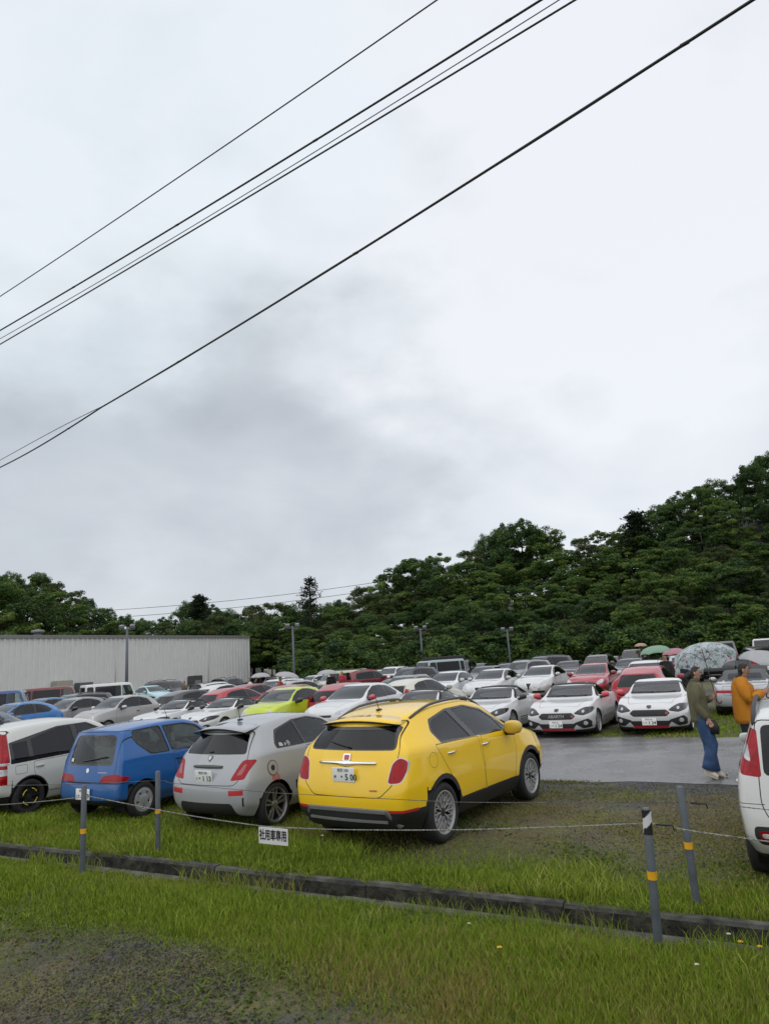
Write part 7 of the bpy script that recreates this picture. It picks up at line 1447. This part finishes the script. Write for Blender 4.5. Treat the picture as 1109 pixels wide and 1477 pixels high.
bm = bmesh.new(); limb(bm, [(.14, -.12, .86), (.15, -.125, .76), (.14, -.125, .66)], [(.05, .03), (.085, .05), (.08, .045)], 12); o = obj('shoulder_bag', bm, P('black_bag', (.014, .014, .015), .6)); o.matrix_world = Matrix.Translation(wl) @ RZ @ Matrix.Scale(SW, 4); tag(o, 'black bag hanging from the hand of the woman in olive', 'bag')
# ---- man with the clear umbrella
ml = G(1091, 1123); hdm = R(-26); J = dict(BASE); J.update(collar=(.0, 0, 1.365), neck=(.025, 0, 1.415), skull=(.05, 0, 1.475), brow=(.07, 0, 1.525), crown=(.078, 0, 1.60), elR=(.06, -.22, 1.10), wrR=(.27, -.10, 1.19), hdR=((.7, .3, .3), (0, -.2, 1), -.9), elL=(.05, .22, 1.10), wrL=(.26, .12, 1.18), hdL=((.7, -.2, .3), (0, .2, 1), .9), hem=-.10, girth=1.12, face=(1, 0, -.08), knL=(.05, .09, .49), knR=(.0, -.09, .49), toeR=(.09, -.1, .045))
man = person(ml, hdm, 'man in an orange sweatshirt and dark trousers under a clear umbrella', 'people walking between the cars', J, dict(top=('orange_sweatshirt', (.52, .20, .012), .14, 6), legs=('dark_trousers', (.022, .024, .032), .2, 7), shoe=(.05, .05, .05)), 1.10, True, 'short', 'shirt')
RZ = Matrix.Rotation(hdm, 4, 'Z'); hl = Matrix.Translation(ml) @ RZ @ Vector((.33*1.1, .02*1.1, 1.23*1.1)); ct = RB(1117, 936, ml.dot(HV)+.05)
umbrella(hl-(ct-hl).normalized()*.06, ct, .52, .24, thin('clear_vinyl', (.86, .88, .92), .55, .06), 'clear vinyl umbrella over the man in orange', mcol=P('pale_steel', (.5, .5, .52), .4, .6))
# ---- small figures between the rows
def small(px, Y, hd, label, top, legs, umb=None, sc=1.06, hairm=None, girth=1.05):
    d = pray(px, 985); p = Vector((d.x/d.y*Y, Y, 0)); J = dict(BASE); J['girth'] = girth
    if umb: J.update(elR=(.05, -.21, 1.10), wrR=(.22, -.12, 1.22), hdR=((.6, .2, .6), (0, 0, 1), .8))
    if hairm: J['hairmat'] = hairm
    t = person(p, R(hd), label, 'people further back in the car park', J, dict(top=top, legs=legs, shoe=(.05, .05, .05)), sc, False, 'short', 'shirt')
    if umb:
        h = Matrix.Translation(p) @ Matrix.Rotation(R(hd), 4, 'Z') @ Vector((.28*sc, -.08*sc, 1.20*sc)); up = Vector((umb.get('lean', 0), 0, 1)).normalized(); umbrella(h, h+up*umb.get('len', .75), umb.get('rad', .52), .26, umb['mat'], umb['label'])
    return t
wv = thin('white_vinyl', (.68, .68, .70), .12, .25); dk = ('dark_trousers', (.022, .024, .032), .2, 7)
small(266, 45, 230, 'man in patterned brown shirt and dark cap standing in front of the shed', ('brown_camo', (.13, .09, .06), .7, 14), dk)
small(361, 38, 200, 'person in white shirt beside the dark red hatchback', ('white_shirt', (.62, .62, .62), .1, 7), dk)
small(368, 39, 20, 'person in black under a white umbrella beside the one in white', ('black_coat', (.016, .014, .018), .2, 7), dk, dict(mat=wv, label='white umbrella over the couple beside the dark red hatchback', rad=.55))
small(404, 34, 350, 'person in rust orange jacket under a white umbrella behind the lime car', ('rust_jacket', (.40, .10, .04), .15, 7), dk, dict(mat=wv, label='white umbrella tilted over the person in rust orange', rad=.60, lean=.18))
small(478, 39, 250, 'person in black coat under a white umbrella by the cream off-roader', ('black_coat', (.016, .014, .018), .2, 7), dk, dict(mat=wv, label='flat white umbrella in front of the cream off-roader', rad=.58, len=.68))
small(494, 40, 230, 'person in red top by the cream off-roader', ('red_top', (.36, .03, .04), .15, 7), dk)
small(964, 25.5, 215, 'man in dark jacket under the green umbrella behind the red three-door hatchback', ('dark_jacket', (.025, .025, .03), .2, 7), dk, dict(mat=thin('green_vinyl', (.36, .58, .42), .15, .25), label='pale green umbrella over the man in the dark jacket', rad=.56, len=.86, lean=-.1))
small(990, 28, 200, 'person half hidden behind the floral umbrella', ('navy_coat', (.02, .025, .05), .2, 7), dk, dict(mat=thin('pink_vinyl', (.70, .34, .40), .15, .3), label='pink umbrella peeping from behind the floral one', rad=.50, len=.70))
small(937, 56, 180, 'distant person under the peach umbrella at the foot of the wood', ('black_coat', (.016, .014, .018), .2, 7), dk, dict(mat=thin('peach_vinyl', (.72, .48, .34), .1, .4), label='small peach umbrella at the foot of the wood', rad=.5, len=1.0))
